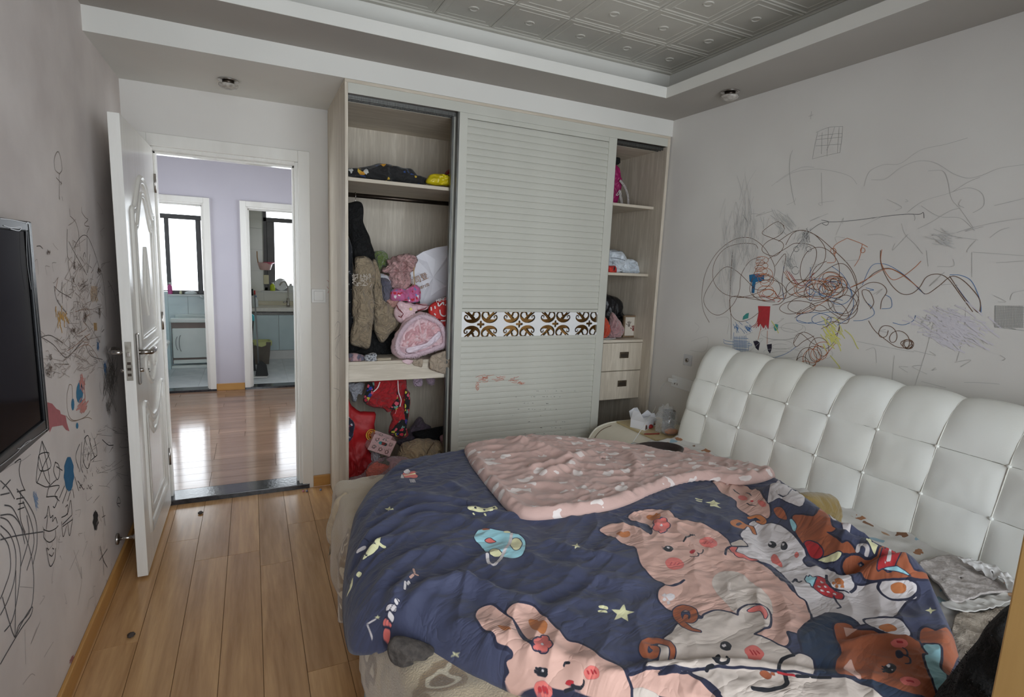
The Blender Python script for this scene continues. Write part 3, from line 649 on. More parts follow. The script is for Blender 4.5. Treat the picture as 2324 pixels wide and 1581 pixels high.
# ================================================================== WARDROBE
wd = thing('wardrobe', (2.06, 1.45, 0), 'light ash built-in wardrobe with a white louvred sliding door', 'wardrobe')
WXa, WXb, WBK = 1.035, 3.090, 1.765
def part(name, b, m=M_OAK, bevel=.0015): return box(name, b, m, wd, bevel)
part('side_panel', (WXa, WXa+.016, YW, WBK+.012, 0, ZT-.016)); part('side_panel', (WXb-.022, WXb, YW, WBK+.012, 0, ZT-.016))
part('top_panel', (WXa, WXb, YW, WBK, ZT-.016, ZT-.0005), M_OAKX)
part('back_panel', (WXa+.016, WXb-.022, WBK, WBK+.012, .05, ZT-.016))
part('bottom_panel', (WXa+.016, WXb-.022, YW+.02, WBK, .045, .065), M_OAKX); part('plinth', (WXa+.016, WXb-.022, YW+.02, YW+.035, 0, .045), M_OAKX)
PXa, PXb = 1.805, 2.50
part('partition', (PXa, PXa+.018, YW+.10, WBK, .065, ZT-.016)); part('partition', (PXb, PXb+.018, YW+.10, WBK, .065, ZT-.016))
YS = YW+.09
part('shelf', (WXa+.016, PXa, YS, WBK, 1.893, 1.912), M_OAKX)
part('shelf', (WXa+.016, PXa, YS, WBK, .915, .933), M_OAKX); part('shelf_apron', (WXa+.016, PXa, YS-.0015, YS+.018, .82, .915), M_OAKX)
for zz in (1.908, 1.458): part('shelf', (PXb+.018, WXb-.022, YS, WBK, zz-.0, zz+.018), M_OAKX)
part('inner_top', (WXa+.016, WXb-.022, YS+.02, WBK, 2.285, 2.30), M_OAKX)
a, b_ = on(789, 441, 'y', 1.45), on(1034, 464, 'y', 1.45)
zz = (a[2]+b_[2])/2
MB().tube([(WXa+.016, 1.45, zz), (PXa, 1.45, zz)], .0125, 14).build('hanging_rail', M_DARKST, wd, True)
for x_ in (WXa+.018, PXa-.004): MB().tube([(x_-.002, 1.45, zz), (x_+.006, 1.45, zz)], .022, 14).build('rail_bracket', M_DARKST, wd, True)
# header and tracks
part('header_rail', (WXa+.016, WXb-.022, YW+.001, YW+.006, 2.300, ZT-.016), M_SLAT)
for k, y_ in enumerate((YW+.040, YW+.062, YW+.088)):
    part('track', (WXa+.016, WXb-.022, y_, y_+.006, 2.283, 2.302), M_ALU)
part('track_bed', (WXa+.016, WXb-.022, YW+.014, YW+.10, 2.300, 2.308), M_DARKST)
part('floor_track', (WXa+.016, WXb-.022, YW+.0, YW+.10, .065, .075), M_ALU)
# drawers in the right bay
part('drawer_top', (PXb+.018, WXb-.022, YS-.0, WBK, 1.002, 1.020), M_OAKX)
part('drawer_case', (PXb+.018, WXb-.024, YS+.022, WBK-.05, .60, 1.0), M_OAK)
for z0, z1 in ((.806, .998), (.602, .800)):
    d = part('drawer', (PXb+.02, WXb-.024, YS, YS+.02, z0, z1), M_OAK, .002)
    hx = 2.915; hz = (z0+z1)/2+.012
    pl = MB(); pl.box(hx-.038, hx+.038, YS-.004, YS+.001, hz-.022, hz+.022)
    h = pl.build('recessed_pull', mat('antique_brass_pull', srgb(112,100,84), srgb(84,74,62), .4, 30, 3, metal=.6), d, bevel=.003)
    MB().box(hx-.03, hx+.03, YS-.0055, YS-.003, hz-.014, hz+.008).build('pull_recess', mat('dark_pull_recess', srgb(66,58,50), None, .5, metal=.4), d, bevel=.002)

# sliding doors: slats one by one
def slat_mesh(w):
    prof = [(.008, .0375), (.002, .0365), (-.0012, .028), (-.003, .014), (-.0032, .002), (.000, -.0005), (.010, .002)]
    V = [(x_, y_, z_) for x_ in (0, w) for y_, z_ in prof]; n = len(prof)
    F = [(i, i+1, n+i+1, n+i) for i in range(n-1)]+[(n-1, 0, n, 2*n-1), tuple(range(n)), tuple(range(2*n-1, n-1, -1))]
    me = mesh('slat', V, F, False); me.materials.append(M_SLAT); return me
def sliding_door(x0, x1, y, wl, wr, frets, label):
    mb = MB(); t = .028; zb, zt = .08, 2.303
    mb.box(x0, x0+wl, y, y+t, zb, zt).box(x1-wr, x1, y, y+t, zb, zt)
    mb.box(x0+wl, x1-wr, y+.002, y+t, zt-.028, zt).box(x0+wl, x1-wr, y+.002, y+t, zb, zb+.04)
    mb.box(x0+wl, x1-wr, y+.003, y+t-.004, 1.218, 1.236).box(x0+wl, x1-wr, y+.003, y+t-.004, 1.052, 1.072)
    d = mb.build('sliding_door', M_SLAT, wd, bevel=.0015); d['label'] = label
    box('door_edge_profile', (x0-.010, x0, y-.001, y+t, zb, zt), M_ALU, d); box('door_edge_profile', (x1, x1+.003, y+.003, y+t, zb, zt), M_ALU, d)
    box('door_backing', (x0+wl, x1-wr, y+.018, y+.024, zb, zt), M_SLAT, d)
    sm = slat_mesh(x1-wr-x0-wl)
    pitch = .0364; n1 = 28; p1 = (zt-.03-1.238)/n1
    for k in range(n1): link('slat', sm, None, d, loc=(x0+wl, y+.008, 1.238+p1*k))
    n2 = 26; p2 = (1.05-.122)/n2
    for k in range(n2): link('slat', sm, None, d, loc=(x0+wl, y+.008, .122+p2*k))
    return d
D1 = sliding_door(1.637, 2.674, YW+.006, .047, .058, True, 'white louvred sliding door with a scrollwork band')
D2 = sliding_door(1.622, 2.655, YW+.055, .047, .055, False, 'inner white louvred sliding door, mostly behind the front one')

# scrollwork band: a plate with cut-outs in front of a bronze mirror
def stroke_sdf(X, Y, pts, ws):
    d = np.full(X.shape, 9.0)
    for (a, b_), (wa, wb_) in zip(zip(pts[:-1], pts[1:]), zip(ws[:-1], ws[1:])):
        ax, ay = a; bx, by = b_; vx, vy = bx-ax, by-ay; L = vx*vx+vy*vy+1e-12
        t = np.clip(((X-ax)*vx+(Y-ay)*vy)/L, 0, 1)
        d = np.minimum(d, np.hypot(X-ax-t*vx, Y-ay-t*vy)-(wa+(wb_-wa)*t))
    return d
def plate(field, xs, zs, to3, depth):
    """solid plate where field > 0 (marching squares), to3 maps (x, z, d)"""
    V = []; F = []; cache = {}
    def vid(key, x, z):
        if key not in cache: cache[key] = len(V)//2; V.append(to3(x, z, 0)); V.append(to3(x, z, depth))
        return cache[key]
    nx, nz = len(xs), len(zs); pos = field > 0
    for i in range(nx-1):
        for j in range(nz-1):
            c = [(i, j), (i+1, j), (i+1, j+1), (i, j+1)]; pv = [pos[q] for q in c]
            if not any(pv): continue
            poly = []
            for k in range(4):
                p, q = c[k], c[(k+1) % 4]
                if pv[k]: poly.append((vid(p, xs[p[0]], zs[p[1]]), False))
                if pv[k] != pv[(k+1) % 4]:
                    t = field[p]/(field[p]-field[q]); key = (min(p, q), max(p, q))
                    poly.append((vid(key, xs[p[0]]+(xs[q[0]]-xs[p[0]])*t, zs[p[1]]+(zs[q[1]]-zs[p[1]])*t), True))
            F.append(tuple(2*a for a, _ in poly)); F.append(tuple(2*a+1 for a, _ in reversed(poly)))
            for (a, ca), (b2, cb_) in zip(poly, poly[1:]+poly[:1]):
                if ca and cb_: F.append((2*b2, 2*a, 2*a+1, 2*b2+1))
    return V, F
fx0, fx1, fz0, fz1 = 1.684, 2.616, 1.072, 1.218
xs = np.arange(fx0, fx1+.001, .0022); zs = np.arange(fz0, fz1+.001, .0022)
X, Z = np.meshgrid(xs, zs, indexing='ij'); fld = np.full(X.shape, 9.0); zc = (fz0+fz1)/2
U = 1/1492.0
cl = [(-72, -84), (-64, -104), (-38, -112), (-16, -96), (-14, -68), (-34, -42), (-66, -30), (-100, -28), (-132, -34), (-152, -54), (-146, -76), (-126, -72), (-128, -58)]
ww = [11, 8, 8, 9, 11, 15, 18, 16, 10, 7, 6, 5, 5]
cs = spline([(a*U, -b_*U) for a, b_ in cl], 4); wsp = np.interp(np.linspace(0, 1, len(cs)), np.linspace(0, 1, len(ww)), ww)*U
leaf = spline([(a*U, -b_*U) for a, b_ in ((-70, -50), (-96, -76), (-112, -96), (-120, -112))], 4); lw = np.linspace(17, 6, len(leaf))*U
leaf2 = spline([(a*U, -b_*U) for a, b_ in ((-108, -84), (-132, -96), (-154, -112))], 4); lw2 = np.linspace(12, 3, len(leaf2))*U
for k in range(4):
    cx = 1.803+.2515*k
    for sx in (1, -1):
        for sz in (1, -1):
            LX, LZ = (X-cx)*sx, (Z-zc)*sz
            for P_, w_ in ((cs, wsp), (leaf, lw), (leaf2, lw2)): fld = np.minimum(fld, stroke_sdf(LX, LZ, P_, w_))
    px_ = np.abs(X-cx); pz_ = np.abs(Z-zc)
    fld = np.minimum(fld, np.minimum(np.hypot(np.maximum(px_-.017, 0), pz_), np.hypot(px_, np.maximum(pz_-.015, 0)))-.007)
V, F = plate(fld, xs, zs, lambda x, z, d: (x, YW+.008+d, z), .008)
fp = link('scrollwork_band', mesh('scrollwork_band', V, F), mat('white_lacquer_band', srgb(236,236,236), srgb(232,232,232), .3), D1)
box('bronze_mirror', (fx0, fx1, YW+.020, YW+.023, fz0, fz1), mat('bronze_mirror', srgb(150,112,66), srgb(120,86,48), .08, 4, 2, metal=1), D1)

# strokes drawn on a flat surface: thin ribbons, one mesh per drawing
def ribbon(mb, pts, w, nrm, off):
    P = np.asarray(pts, float); nrm = np.asarray(nrm, float)
    if len(P) < 2: return
    T = np.gradient(P, axis=0); T /= (np.linalg.norm(T, axis=1)[:, None]+1e-9); S = np.cross(T, nrm)
    ws = np.full(len(P), w) if np.isscalar(w) else np.interp(np.linspace(0, 1, len(P)), np.linspace(0, 1, len(w)), w)
    A = P+S*ws[:, None]/2+nrm*off; B = P-S*ws[:, None]/2+nrm*off; n = len(P)
    mb.add(list(A)+list(B), [(i, i+1, n+i+1, n+i) for i in range(n-1)])
def drawing(name, strokes, to3, nrm, m, parent, w=.0025, off=.0008, n=5):
    mb = MB()
    for q_, s in enumerate(strokes):
        pts, ww_ = (s if isinstance(s, tuple) and len(s) == 2 and isinstance(s[1], (int, float)) and not isinstance(s[0], (int, float)) else (s, w))
        sp = spline(pts, n) if len(pts) > 2 else spline([pts[0], ((pts[0][0]+pts[1][0])/2, (pts[0][1]+pts[1][1])/2), pts[1]], 2)
        ribbon(mb, [to3(x, y) for x, y in sp], ww_, nrm, off+q_*1.5e-5)
    return mb.build(name, m, parent)
M_REDCR = mat('rust_red_crayon', srgb(176,96,72), srgb(196,130,110), .8, 60)
k1 = crop(1030, 680, 4.273)
rs = []
random.seed(11)
for k in range(26):
    x0, y0 = random.uniform(205, 560), random.uniform(735, 800) ; rs.append([(x0, y0), (x0+random.uniform(15, 50), y0+random.uniform(-14, 10)), (x0+random.uniform(30, 90), y0+random.uniform(-25, 6))])
for k in range(8):
    x0, y0 = random.uniform(195, 230), random.uniform(780, 850); rs.append([(x0, y0), (x0+random.uniform(-5, 20), y0+15), (x0+random.uniform(-5, 15), y0+random.uniform(20, 40))])
for k in range(9):
    x0, y0 = random.uniform(610, 660), random.uniform(800, 822); rs.append([(x0, y0), (x0+20, y0-6), (x0+random.uniform(25, 45), y0+random.uniform(-8, 5))])
drawing('crayon_scribble', [k1(s) for s in rs], lambda x, y: on(x, y, 'y', YW+.0105), (0, -1, 0), M_REDCR, D1, .0022, .0008)
dk = []
for k in range(60):
    x0, y0 = random.gauss(880, 130), random.choice([885, 940, 1003, 1062, 1122, 1183, 1240, 1300, 1350])+random.uniform(-3, 3); dk.append([(x0, y0), (x0+random.uniform(4, 14), y0-1)])
dk += [[(1370, 1255), (1385, 1250), (1380, 1300), (1360, 1310), (1370, 1260)], [(1355, 1320), (1350, 1370), (1352, 1440)], [(1365, 1265), (1350, 1300), (1348, 1340)]]
drawing('pen_specks', [k1(s) for s in dk], lambda x, y: on(x, y, 'y', YW+.0105), (0, -1, 0), mat('black_pen_ink', srgb(50,48,46), None, .7), D1, .0022, .0008)
sp_ = [[(760,740),(766,730),(772,736),(770,760),(762,790),(768,830),(764,900),(768,960)], [(772,735),(766,800),(772,860),(766,930)], [(760,770),(774,760),(760,800),(772,815)], [(764,705),(770,712),(762,760)], [(758,880),(772,890),(762,930),(770,990)], [(776,850),(770,960)]]
drawing('pencil_scrawl', sp_, lambda x, y: on(x, y, 'x', WXa), (-1, 0, 0), mat('grey_pencil_on_wood', srgb(120,112,110), None, .8), wd, .002, .0008)
# ================================================================== CLOTHES AND BAGS
def pillow(name, outline, Y, thick, m, parent=None, seed=0, wr=.006, freq=22, zmin=None, K=16, n=96, sharp=.5, smooth=True, fold=0, folddir=(1, 0), ripple=.0, ax='y', front=-1):
    """stuffed / crumpled cloth body with a measured outline, real thickness front and back"""
    if ax == 'y': O = np.array([on(x, y, 'y', Y) for x, y in outline])
    else: O = np.array([on(x, y, ax, Y) for x, y in outline])
    O = resample(spline(O, 6, True), n)
    c = O.mean(0); nrm = np.array({'y': (0, -1., 0), 'x': (-1., 0, 0), 'z': (0, 0, 1.)}[ax])
    rr = np.linspace(0, 1, K+1)[1:]
    def sheet(sgn, rings):
        out = []
        for r in rings:
            t = thick*(max(1-r**2.2, 0))**sharp
            out.append(c+r*(O-c)+nrm*sgn*t)
        return np.array(out)
    A = sheet(1, rr); B = sheet(-.7, rr[:-1][::-1])
    P = np.concatenate([A, B]); nr = len(P)
    flat = P.reshape(-1, 3)
    q = flat*freq+seed*7.3
    wp = np.c_[pnoise(flat*freq*.45+seed, 1), pnoise(flat*freq*.45+seed+5, 2), pnoise(flat*freq*.45+seed+9, 3)]*.8
    d = (ridged(q*np.array([1., 1., .7])+wp, seed % 7+1)-.5)*wr*1.9+(ridged(q*2.1+3+wp, seed % 5+2)-.4)*wr*.9
    if fold:
        u = {'y': flat[:, [0, 2]], 'x': flat[:, [1, 2]], 'z': flat[:, [0, 1]]}[ax]; ph = u@np.array(folddir)
        d = d+fold*np.sin(ph*110+2.5*pnoise(flat*9, seed % 7+1))
    w = np.concatenate([(1-rr**6), (1-rr[:-1]**6)[::-1]]); sg = np.concatenate([np.ones(len(A)), -np.ones(len(B))*.7])
    d = (d.reshape(nr, n)*w[:, None]*sg[:, None]).reshape(-1)
    flat = flat+nrm*d[:, None]
    jit = pnoise(flat*freq*1.3, seed % 6+1)*wr*.8*np.repeat(np.concatenate([rr**3, (rr[:-1]**3)[::-1]]), n)
    dirv = flat-c; dirv -= nrm*(dirv@nrm)[:, None]; dirv /= (np.linalg.norm(dirv, axis=1)[:, None]+1e-6)
    flat = flat+dirv*jit[:, None]
    V = np.vstack([flat, c+nrm*thick, c-nrm*.7*thick])
    if zmin is not None: V[:, 2] = np.maximum(V[:, 2], zmin)
    if ax == 'y' and Y > YS:          # keep it inside its bay
        lo_x, hi_x = (1.0525, 1.8035) if V[:, 0].mean() < 2.1 else (2.5195, 3.0660)
        V[:, 0] = np.clip(V[:, 0], lo_x, hi_x); V[:, 1] = np.minimum(V[:, 1], 1.763)
    F = [(i*n+k, (i+1)*n+k, (i+1)*n+(k+1) % n, i*n+(k+1) % n) for i in range(nr-1) for k in range(n)]
    a, b_ = nr*n, nr*n+1
    F += [(a, k, (k+1) % n) for k in range(n)]+[(b_, (nr-1)*n+(k+1) % n, (nr-1)*n+k) for k in range(n)]
    return link(name, mesh(name, V, F, smooth), m, parent)
def lone(name, outline, Y, thick, m, label, cat, group=None, **kw):
    return tag(pillow(name, outline, Y, thick, m, None, **kw), label, cat, group)
def base_of(outline, Y):
    O = np.array([on(x, y, 'y', Y) for x, y in outline]); return (float(O[:, 0].mean()), Y, float(O[:, 2].min()))
A = crop(760, 550, 4.79); B = crop(760, 820, 4.9406); C = crop(760, 170, 3.1625); D = crop(1340, 290, 3.952); E = crop(1320, 640, 3.764)
C_BLACK = cloth('black_knit', srgb(15,15,16), srgb(10,10,11), bump=.35, sheen=0)
C_KHAKI = cloth('khaki_padded_cotton', srgb(158,142,118), srgb(142,126,104))
C_PINK = cloth('dusty_pink_jersey', srgb(206,166,164), srgb(190,150,148))
C_PALEPK = mat('pale_pink_satin', srgb(226,196,200), srgb(214,182,188), .4, 10, 3, .3, 40, sheen=.2)
C_RED = cloth('red_tracksuit_fabric', srgb(190,36,42), srgb(164,28,36))
C_BEIGE = cloth('beige_cotton', srgb(176,160,142), srgb(162,146,128))
SH1, SH2, LOW, S3, S4, S5 = 1.9125, .9335, .066, 1.9265, 1.4765, 1.0205
# --- top shelf, left bay
lone('folded_clothes', C([(70,712),(70,676),(180,663),(290,643),(340,634),(430,648),(480,666),(550,670),(572,698),(600,726),(640,733),(664,748),(640,790),(540,790),(400,790),(250,770),(150,740)]), 1.30, .07,
     spots('black_cartoon_print', srgb(26,25,26), [srgb(196,140,40), srgb(40,70,130), srgb(190,190,186), srgb(206,170,60)], 26, .30, keep=.5), 'black garment with yellow animal print on the top wardrobe shelf', 'clothes', seed=3, zmin=SH1, wr=.012, freq=16)
lone('yellow_pouch', C([(650,772),(668,735),(690,712),(760,711),(800,716),(900,716),(950,722),(950,800),(830,800),(780,795),(700,790)]), 1.25, .04, mat('glossy_yellow_nylon', srgb(212,194,30), srgb(190,170,24), .3, 10, 3, .2, 30), 'glossy yellow pouch on the top wardrobe shelf', 'pouch', seed=4, zmin=SH1, wr=.008)
lone('red_felt_hat', C([(770,760),(785,710),(820,678),(850,660),(900,650),(950,680),(950,770),(860,780)]), 1.40, .06, cloth('red_felt', srgb(150,30,34)), 'dark red cloth hat behind the yellow pouch', 'hat', seed=5, zmin=SH1)
st = [on(x, y, 'y', YS-.006) for x, y in C([(805,708),(832,716),(846,760),(846,800),(848,850),(846,905)])]
st = [np.array(p) for p in st]; st[0][1] = 1.23; st[0][2] = max(st[0][2], SH1+.06); st[1][1] = 1.205; st[1][2] = max(st[1][2], SH1+.055)
mb = MB(); sp = spline(st, 5)
V = [tuple(p+np.array([s*.009, 0, 0])+np.array([0, e, 0])) for p in sp for s, e in ((-1, 0), (1, 0), (1, .003), (-1, .003))]
mb.add(V, [(4*i+k, 4*i+(k+1) % 4, 4*i+4+(k+1) % 4, 4*i+4+k) for i in range(len(sp)-1) for k in range(4)])
tag(mb.build('black_strap', C_BLACK), 'black webbing strap hanging over the top shelf edge', 'strap')
# --- hanging clothes
hg = [on(*p, 'y', 1.45) for p in C([(147,905),(150,893)])]
hc = thing('hanging_hoodie', (1.13, 1.43, 1.2), 'black hooded garment on a hanger at the left of the rail', 'garment')
pillow('body', C([(80,940),(130,912),(170,906),(195,918),(203,960),(200,1040),(225,1110),(260,1200),(288,1300),(280,1360),(220,1400),(150,1400),(130,1340),(110,1200),(80,1060)]), 1.43, .05, C_BLACK, hc, 6, .006)
_x, _z = hg[0][0], zz
MB().tube([tuple(v) for v in spline([(_x, 1.44, _z-.075), (_x, 1.445, _z-.03), (_x, 1.437, _z-.005), (_x, 1.45, _z+.016), (_x, 1.464, _z+.004)], 5)], .0025, 8).build('hanger_hook', M_STEEL, hc, True)
lone('studded_coat', A([(120,0),(180,30),(192,200),(196,400),(192,600),(197,860),(190,960),(120,960)]), 1.40, .04, spots('dark_studded_fabric', srgb(32,34,40), [srgb(150,150,150), srgb(90,96,110), srgb(60,60,60)], 60, .22, keep=.3), 'dark garment with pale studs hanging against the wardrobe side', 'garment', seed=7)
kj = thing('khaki_jacket', (1.17, 1.34, .97), 'khaki padded jacket hanging over the heap of clothes', 'jacket')
pillow('sleeve', A([(225,168),(300,155),(360,160),(405,195),(440,300),(432,400),(412,520),(428,650),(422,800),(412,900),(402,1000),(388,1100),(360,1155),(290,1145),(180,1112),(165,1060),(175,950),(202,850),(185,700),(190,500),(215,400),(215,250)]), 1.30, .045, C_KHAKI, kj, 8, .010, 18)
pillow('body', A([(440,180),(482,300),(492,450),(516,600),(540,635),(600,680),(660,740),(702,880),(690,905),(640,960),(550,1070),(510,1095),(470,1050),(430,960),(412,800),(405,650),(395,540),(400,440),(395,300),(405,200)]), 1.34, .05, C_KHAKI, kj, 9, .010, 18)
random.seed(9)
mb = MB()
for k in range(60):        # strip of clear packing tape fluff round the sleeve
    p = on(760+(195+random.uniform(0, 210))/4.79, 550+(350+random.uniform(0, 120))/4.79, 'y', 1.25); a = random.uniform(0, 3.1); l = random.uniform(.004, .012)
    d = np.array([math.cos(a), -.4, math.sin(a)])*l; s = np.array([-math.sin(a), 0, math.cos(a)])*.0015
    mb.add([p-d-s, p+d-s, p+d+s, p-d+s], [(0, 1, 2, 3)])
mb.build('faux_fur_tuft', mat('pale_clear_fluff', srgb(200,190,178), None, .3), kj)['kind'] = 'stuff'
lone('black_trousers', A([(110,960),(300,930),(450,960),(640,960),(700,1000),(660,1150),(620,1300),(400,1300),(120,1280)]), 1.44, .05, C_BLACK, 'black garment crumpled at the back below the khaki jacket', 'garment', seed=10, zmin=SH2)
# --- heap on the middle shelf
lone('green_plush_hat', A([(425,100),(470,88),(510,85),(560,120),(586,180),(572,225),(548,265),(512,262),(480,330),(450,300),(430,200)]), 1.44, .05, cloth('green_fleece', srgb(112,130,66), srgb(94,112,52), sheen=.5), 'green fleece hat with a dark eye beside the black hoodie', 'hat', seed=11)
_h = bpy.data.objects['green_plush_hat']; p = on(760+553/4.79, 550+174/4.79, 'y', 1.405); MB().lathe([(0, -.006), (.005, -.003), (.005, .003), (0, .006)], tuple(p), 12).build('eye', M_BLACK, _h, True)
lone('pink_ruffled_top', A([(575,200),(620,168),(670,150),(730,132),(790,120),(860,140),(892,182),(872,270),(850,310),(815,330),(822,420),(800,500),(720,540),(640,520),(600,430),(585,340),(500,320),(520,270),(570,250)]), 1.36, .06, C_PINK, 'dusty pink ruffled top heaped left of the white paper bag', 'garment', seed=12, wr=.02, freq=26)
_pt = bpy.data.objects['pink_ruffled_top']
pillow('rolled_sleeve', A([(660,170),(700,140),(780,120),(850,135),(890,185),(860,275),(800,270),(740,210),(690,205)]), 1.30, .03, C_PINK, _pt, seed=13, wr=.012, freq=30)
lone('white_printed_tee', A([(488,345),(560,350),(605,392),(620,460),(560,440),(490,420)]), 1.38, .03, spots('white_blue_print', srgb(206,206,212), [srgb(90,110,160), srgb(190,80,90)], 60, .35), 'white and blue printed cloth under the green hat', 'garment', seed=14)
lone('slate_shirt', A([(480,400),(550,385),(600,425),(618,520),(604,610),(540,660),(505,600),(480,500)]), 1.35, .045, cloth('slate_blue_cotton', srgb(104,102,116), srgb(88,86,100)), 'slate blue shirt between khaki jacket and pink clothes', 'shirt', seed=15)
lone('magenta_pajamas', A([(605,560),(625,515),(690,498),(760,508),(812,478),(870,458),(916,488),(927,560),(922,622),(882,660),(830,656),(770,640),(690,640),(610,620)]), 1.31, .04, spots('magenta_penguin_print', srgb(196,104,150), [srgb(230,226,230), srgb(110,150,200), srgb(190,40,56)], 46, .32, keep=.55), 'magenta pajamas with a white and red print', 'garment', seed=16, wr=.01)
lone('salmon_vest', A([(545,612),(610,588),(700,606),(720,650),(650,720),(590,680)]), 1.33, .03, cloth('salmon_cotton', srgb(196,150,140)), 'salmon vest tucked under the magenta pajamas', 'garment', seed=17)
bb = thing('baby_blouse', base_of(A([(700,860)]), 1.28), 'pale pink blouse with dark red scalloped trim above the fluffy hood', 'garment')
pillow('cloth', A([(640,740),(665,680),(705,640),(780,650),(870,668),(950,660),(1020,680),(1000,730),(900,740),(860,790),(830,850),(740,880),(690,860),(650,800)]), 1.29, .035, C_PALEPK, bb, 18, .010, 24)
MB().tube([on(x, y, 'y', 1.25) for x, y in A([(672,682),(690,720),(730,760),(745,775),(720,815),(690,800)])], .0028, 6).build('trim', mat('dark_red_trim', srgb(120,30,40), None, .7), bb, True)
MB().tube([on(x, y, 'y', 1.25) for x, y in A([(880,662),(950,680),(1020,682),(980,720),(900,740)])], .0028, 6).build('trim', MATS['dark_red_trim'], bb, True)
p = on(760+825/4.79, 550+724/4.79, 'y', 1.247); mb = MB(); mb.tube([(p[0], 1.252, p[2]), (p[0], 1.244, p[2])], .0078, 20); mb.build('smiley_patch', mat('yellow_patch', srgb(226,212,120), None, .6), bb)
# white paper bag with gold print
pb = thing('paper_bag', (1.6, 1.42, SH2), 'large white paper shopping bag with gold lettering', 'paper bag')
O = [on(x, y, 'y', 1.40) for x, y in A([(868,160),(960,100),(1100,55),(1300,22),(1390,16),(1395,560),(1300,545),(1180,590),(1020,720),(940,700),(915,600),(860,480),(800,400),(790,290)])]
n = len(O); mbb = MB(); c = np.mean(O, 0)
Fv = [np.array(p) for p in O]; Bk = [p+np.array([.0, .11, -.01]) for p in Fv]
mid = [c+(p-c)*.6+np.array([0, -.012+.008*math.sin(i*1.7), 0]) for i, p in enumerate(Fv)]
mbb.add(Fv+Bk+mid+[c+np.array([0, -.016, 0])], [(i, (i+1) % n, n+(i+1) % n, n+i) for i in range(n)]+[(i, 2*n+i, 2*n+(i+1) % n, (i+1) % n) for i in range(n)]+[(2*n+i, 3*n, 2*n+(i+1) % n) for i in range(n)]+[tuple(range(n, 2*n))])
mbb.build('bag_body', mat('white_coated_paper', srgb(222,220,226), srgb(214,212,219), .45, 5, 3, .05, 12), pb)
def lettering(name, txt, loc, size, ang, m, parent, ext=.0006, sx=1, ax='y', rot=None):
    cu = bpy.data.curves.new(name, 'FONT'); cu.body = txt; cu.size = size; cu.extrude = ext; cu.resolution_u = 3
    o = bpy.data.objects.new(name, cu); COL.objects.link(o); bpy.context.view_layer.update()
    me = bpy.data.meshes.new_from_object(o.evaluated_get(bpy.context.evaluated_depsgraph_get())); me.name = name
    bpy.data.objects.remove(o); me.materials.clear(); me.materials.append(m)
    R = rot if rot is not None else Matrix.Rotation(ang, 4, (0, -1, 0)) @ Matrix.Rotation(math.pi/2, 4, 'X')
    me.transform(Matrix.Translation(Vector(loc)) @ R @ Matrix.Diagonal((sx, 1, 1, 1)))
    return link(name, me, None, parent)
M_GOLD = mat('copper_foil_print', srgb(116,80,52), srgb(86,58,38), .3, 40, 2, metal=.5)
p = on(760+800/4.79, 550+485/4.79, 'y', 1.376); lettering('bag_lettering', '波司登', (p[0], 1.378, p[2]), .046, math.radians(26), M_GOLD, pb, .001)
p = on(760+895/4.79, 550+525/4.79, 'y', 1.376); lettering('bag_lettering', '全球72国', (p[0], 1.378, p[2]), .021, math.radians(24), M_GOLD, pb, .001)
MB().tube([tuple(v) for v in spline([on(x, y, 'y', 1.30) for x, y in A([(862,240),(858,320),(862,400),(868,470)])], 4)], .003, 6).build('gold_cord', mat('gold_cord', srgb(176,144,90), None, .5), pb, True)
# red carrier bag with white letters
rb = thing('red_tote', (1.58, 1.25, SH2), 'red shopping tote with white lettering beside the fluffy hood', 'bag')
pillow('bag_body', A([(1022,700),(1070,650),(1180,612),(1290,540),(1420,560),(1460,1100),(1300,1240),(1240,1230),(1190,1010),(1120,840),(1030,800)]), 1.28, .03, mat('red_nonwoven', srgb(206,48,44), srgb(190,40,38), .7, 8, 3, .15, 60), rb, 19, .004, zmin=SH2)
M_WPR = mat('white_print', srgb(226,220,220), None, .6)
drawing('lettering', [(A(s), .0075) for s in ([(1045,700),(1048,740)], [(1085,690),(1090,720)], [(1120,655),(1130,690),(1175,650),(1180,680)], [(1140,730),(1150,780),(1190,800),(1230,770)], [(1195,680),(1215,675)], [(1080,770),(1095,790)], [(1150,850),(1190,850),(1230,840)], [(1225,900),(1235,960)], [(1185,1030),(1220,1050),(1250,1000)], [(1235,1090),(1250,1010)])],
        lambda x, y: on(x, y, 'y', 1.247), (0, -1, 0), M_WPR, rb, .006, .002)
p = on(760+1110/4.79, 550+650/4.79, 'y', 1.246); lettering('lettering', 'MINISO', (p[0]-.005, 1.243, p[2]-.002), .026, math.radians(16), M_WPR, rb, .001)
# pink jacket with a fur trimmed hood
fj = thing('fur_hood_jacket', (1.42, 1.22, SH2), 'shiny pink jacket with fluffy fur hood spilling over the middle shelf', 'jacket')
hood = A([(612,1110),(650,1010),(705,910),(780,820),(880,765),(960,750),(1030,775),(1110,820),(1160,900),(1205,1000),(1235,1100),(1195,1155),(1100,1178),(1000,1215),(900,1255),(780,1268),(690,1262),(620,1205)])
pillow('shell', hood, 1.25, .05, C_PALEPK, fj, 20, .010, 24, zmin=SH2)
pillow('hood_lining', A([(720,1120),(760,1000),(830,930),(950,870),(1050,850),(1130,900),(1150,960),(1090,1000),(1000,1060),(900,1110),(800,1150)]), 1.215, .022, mat('pink_sequin_satin', srgb(222,178,182), srgb(206,158,164), .28, 30, 3, .5, 60), fj, 21, .010, 30)
pillow('satin_band', A([(775,1150),(900,1115),(1000,1080),(1080,1020),(1130,960),(1160,1000),(1100,1080),(1000,1140),(880,1185),(790,1200)]), 1.20, .012, mat('white_pink_satin', srgb(232,216,226), srgb(222,204,216), .35, 20, 2, .3, 50), fj, 22, .004, 30)
random.seed(5); np.random.seed(5)
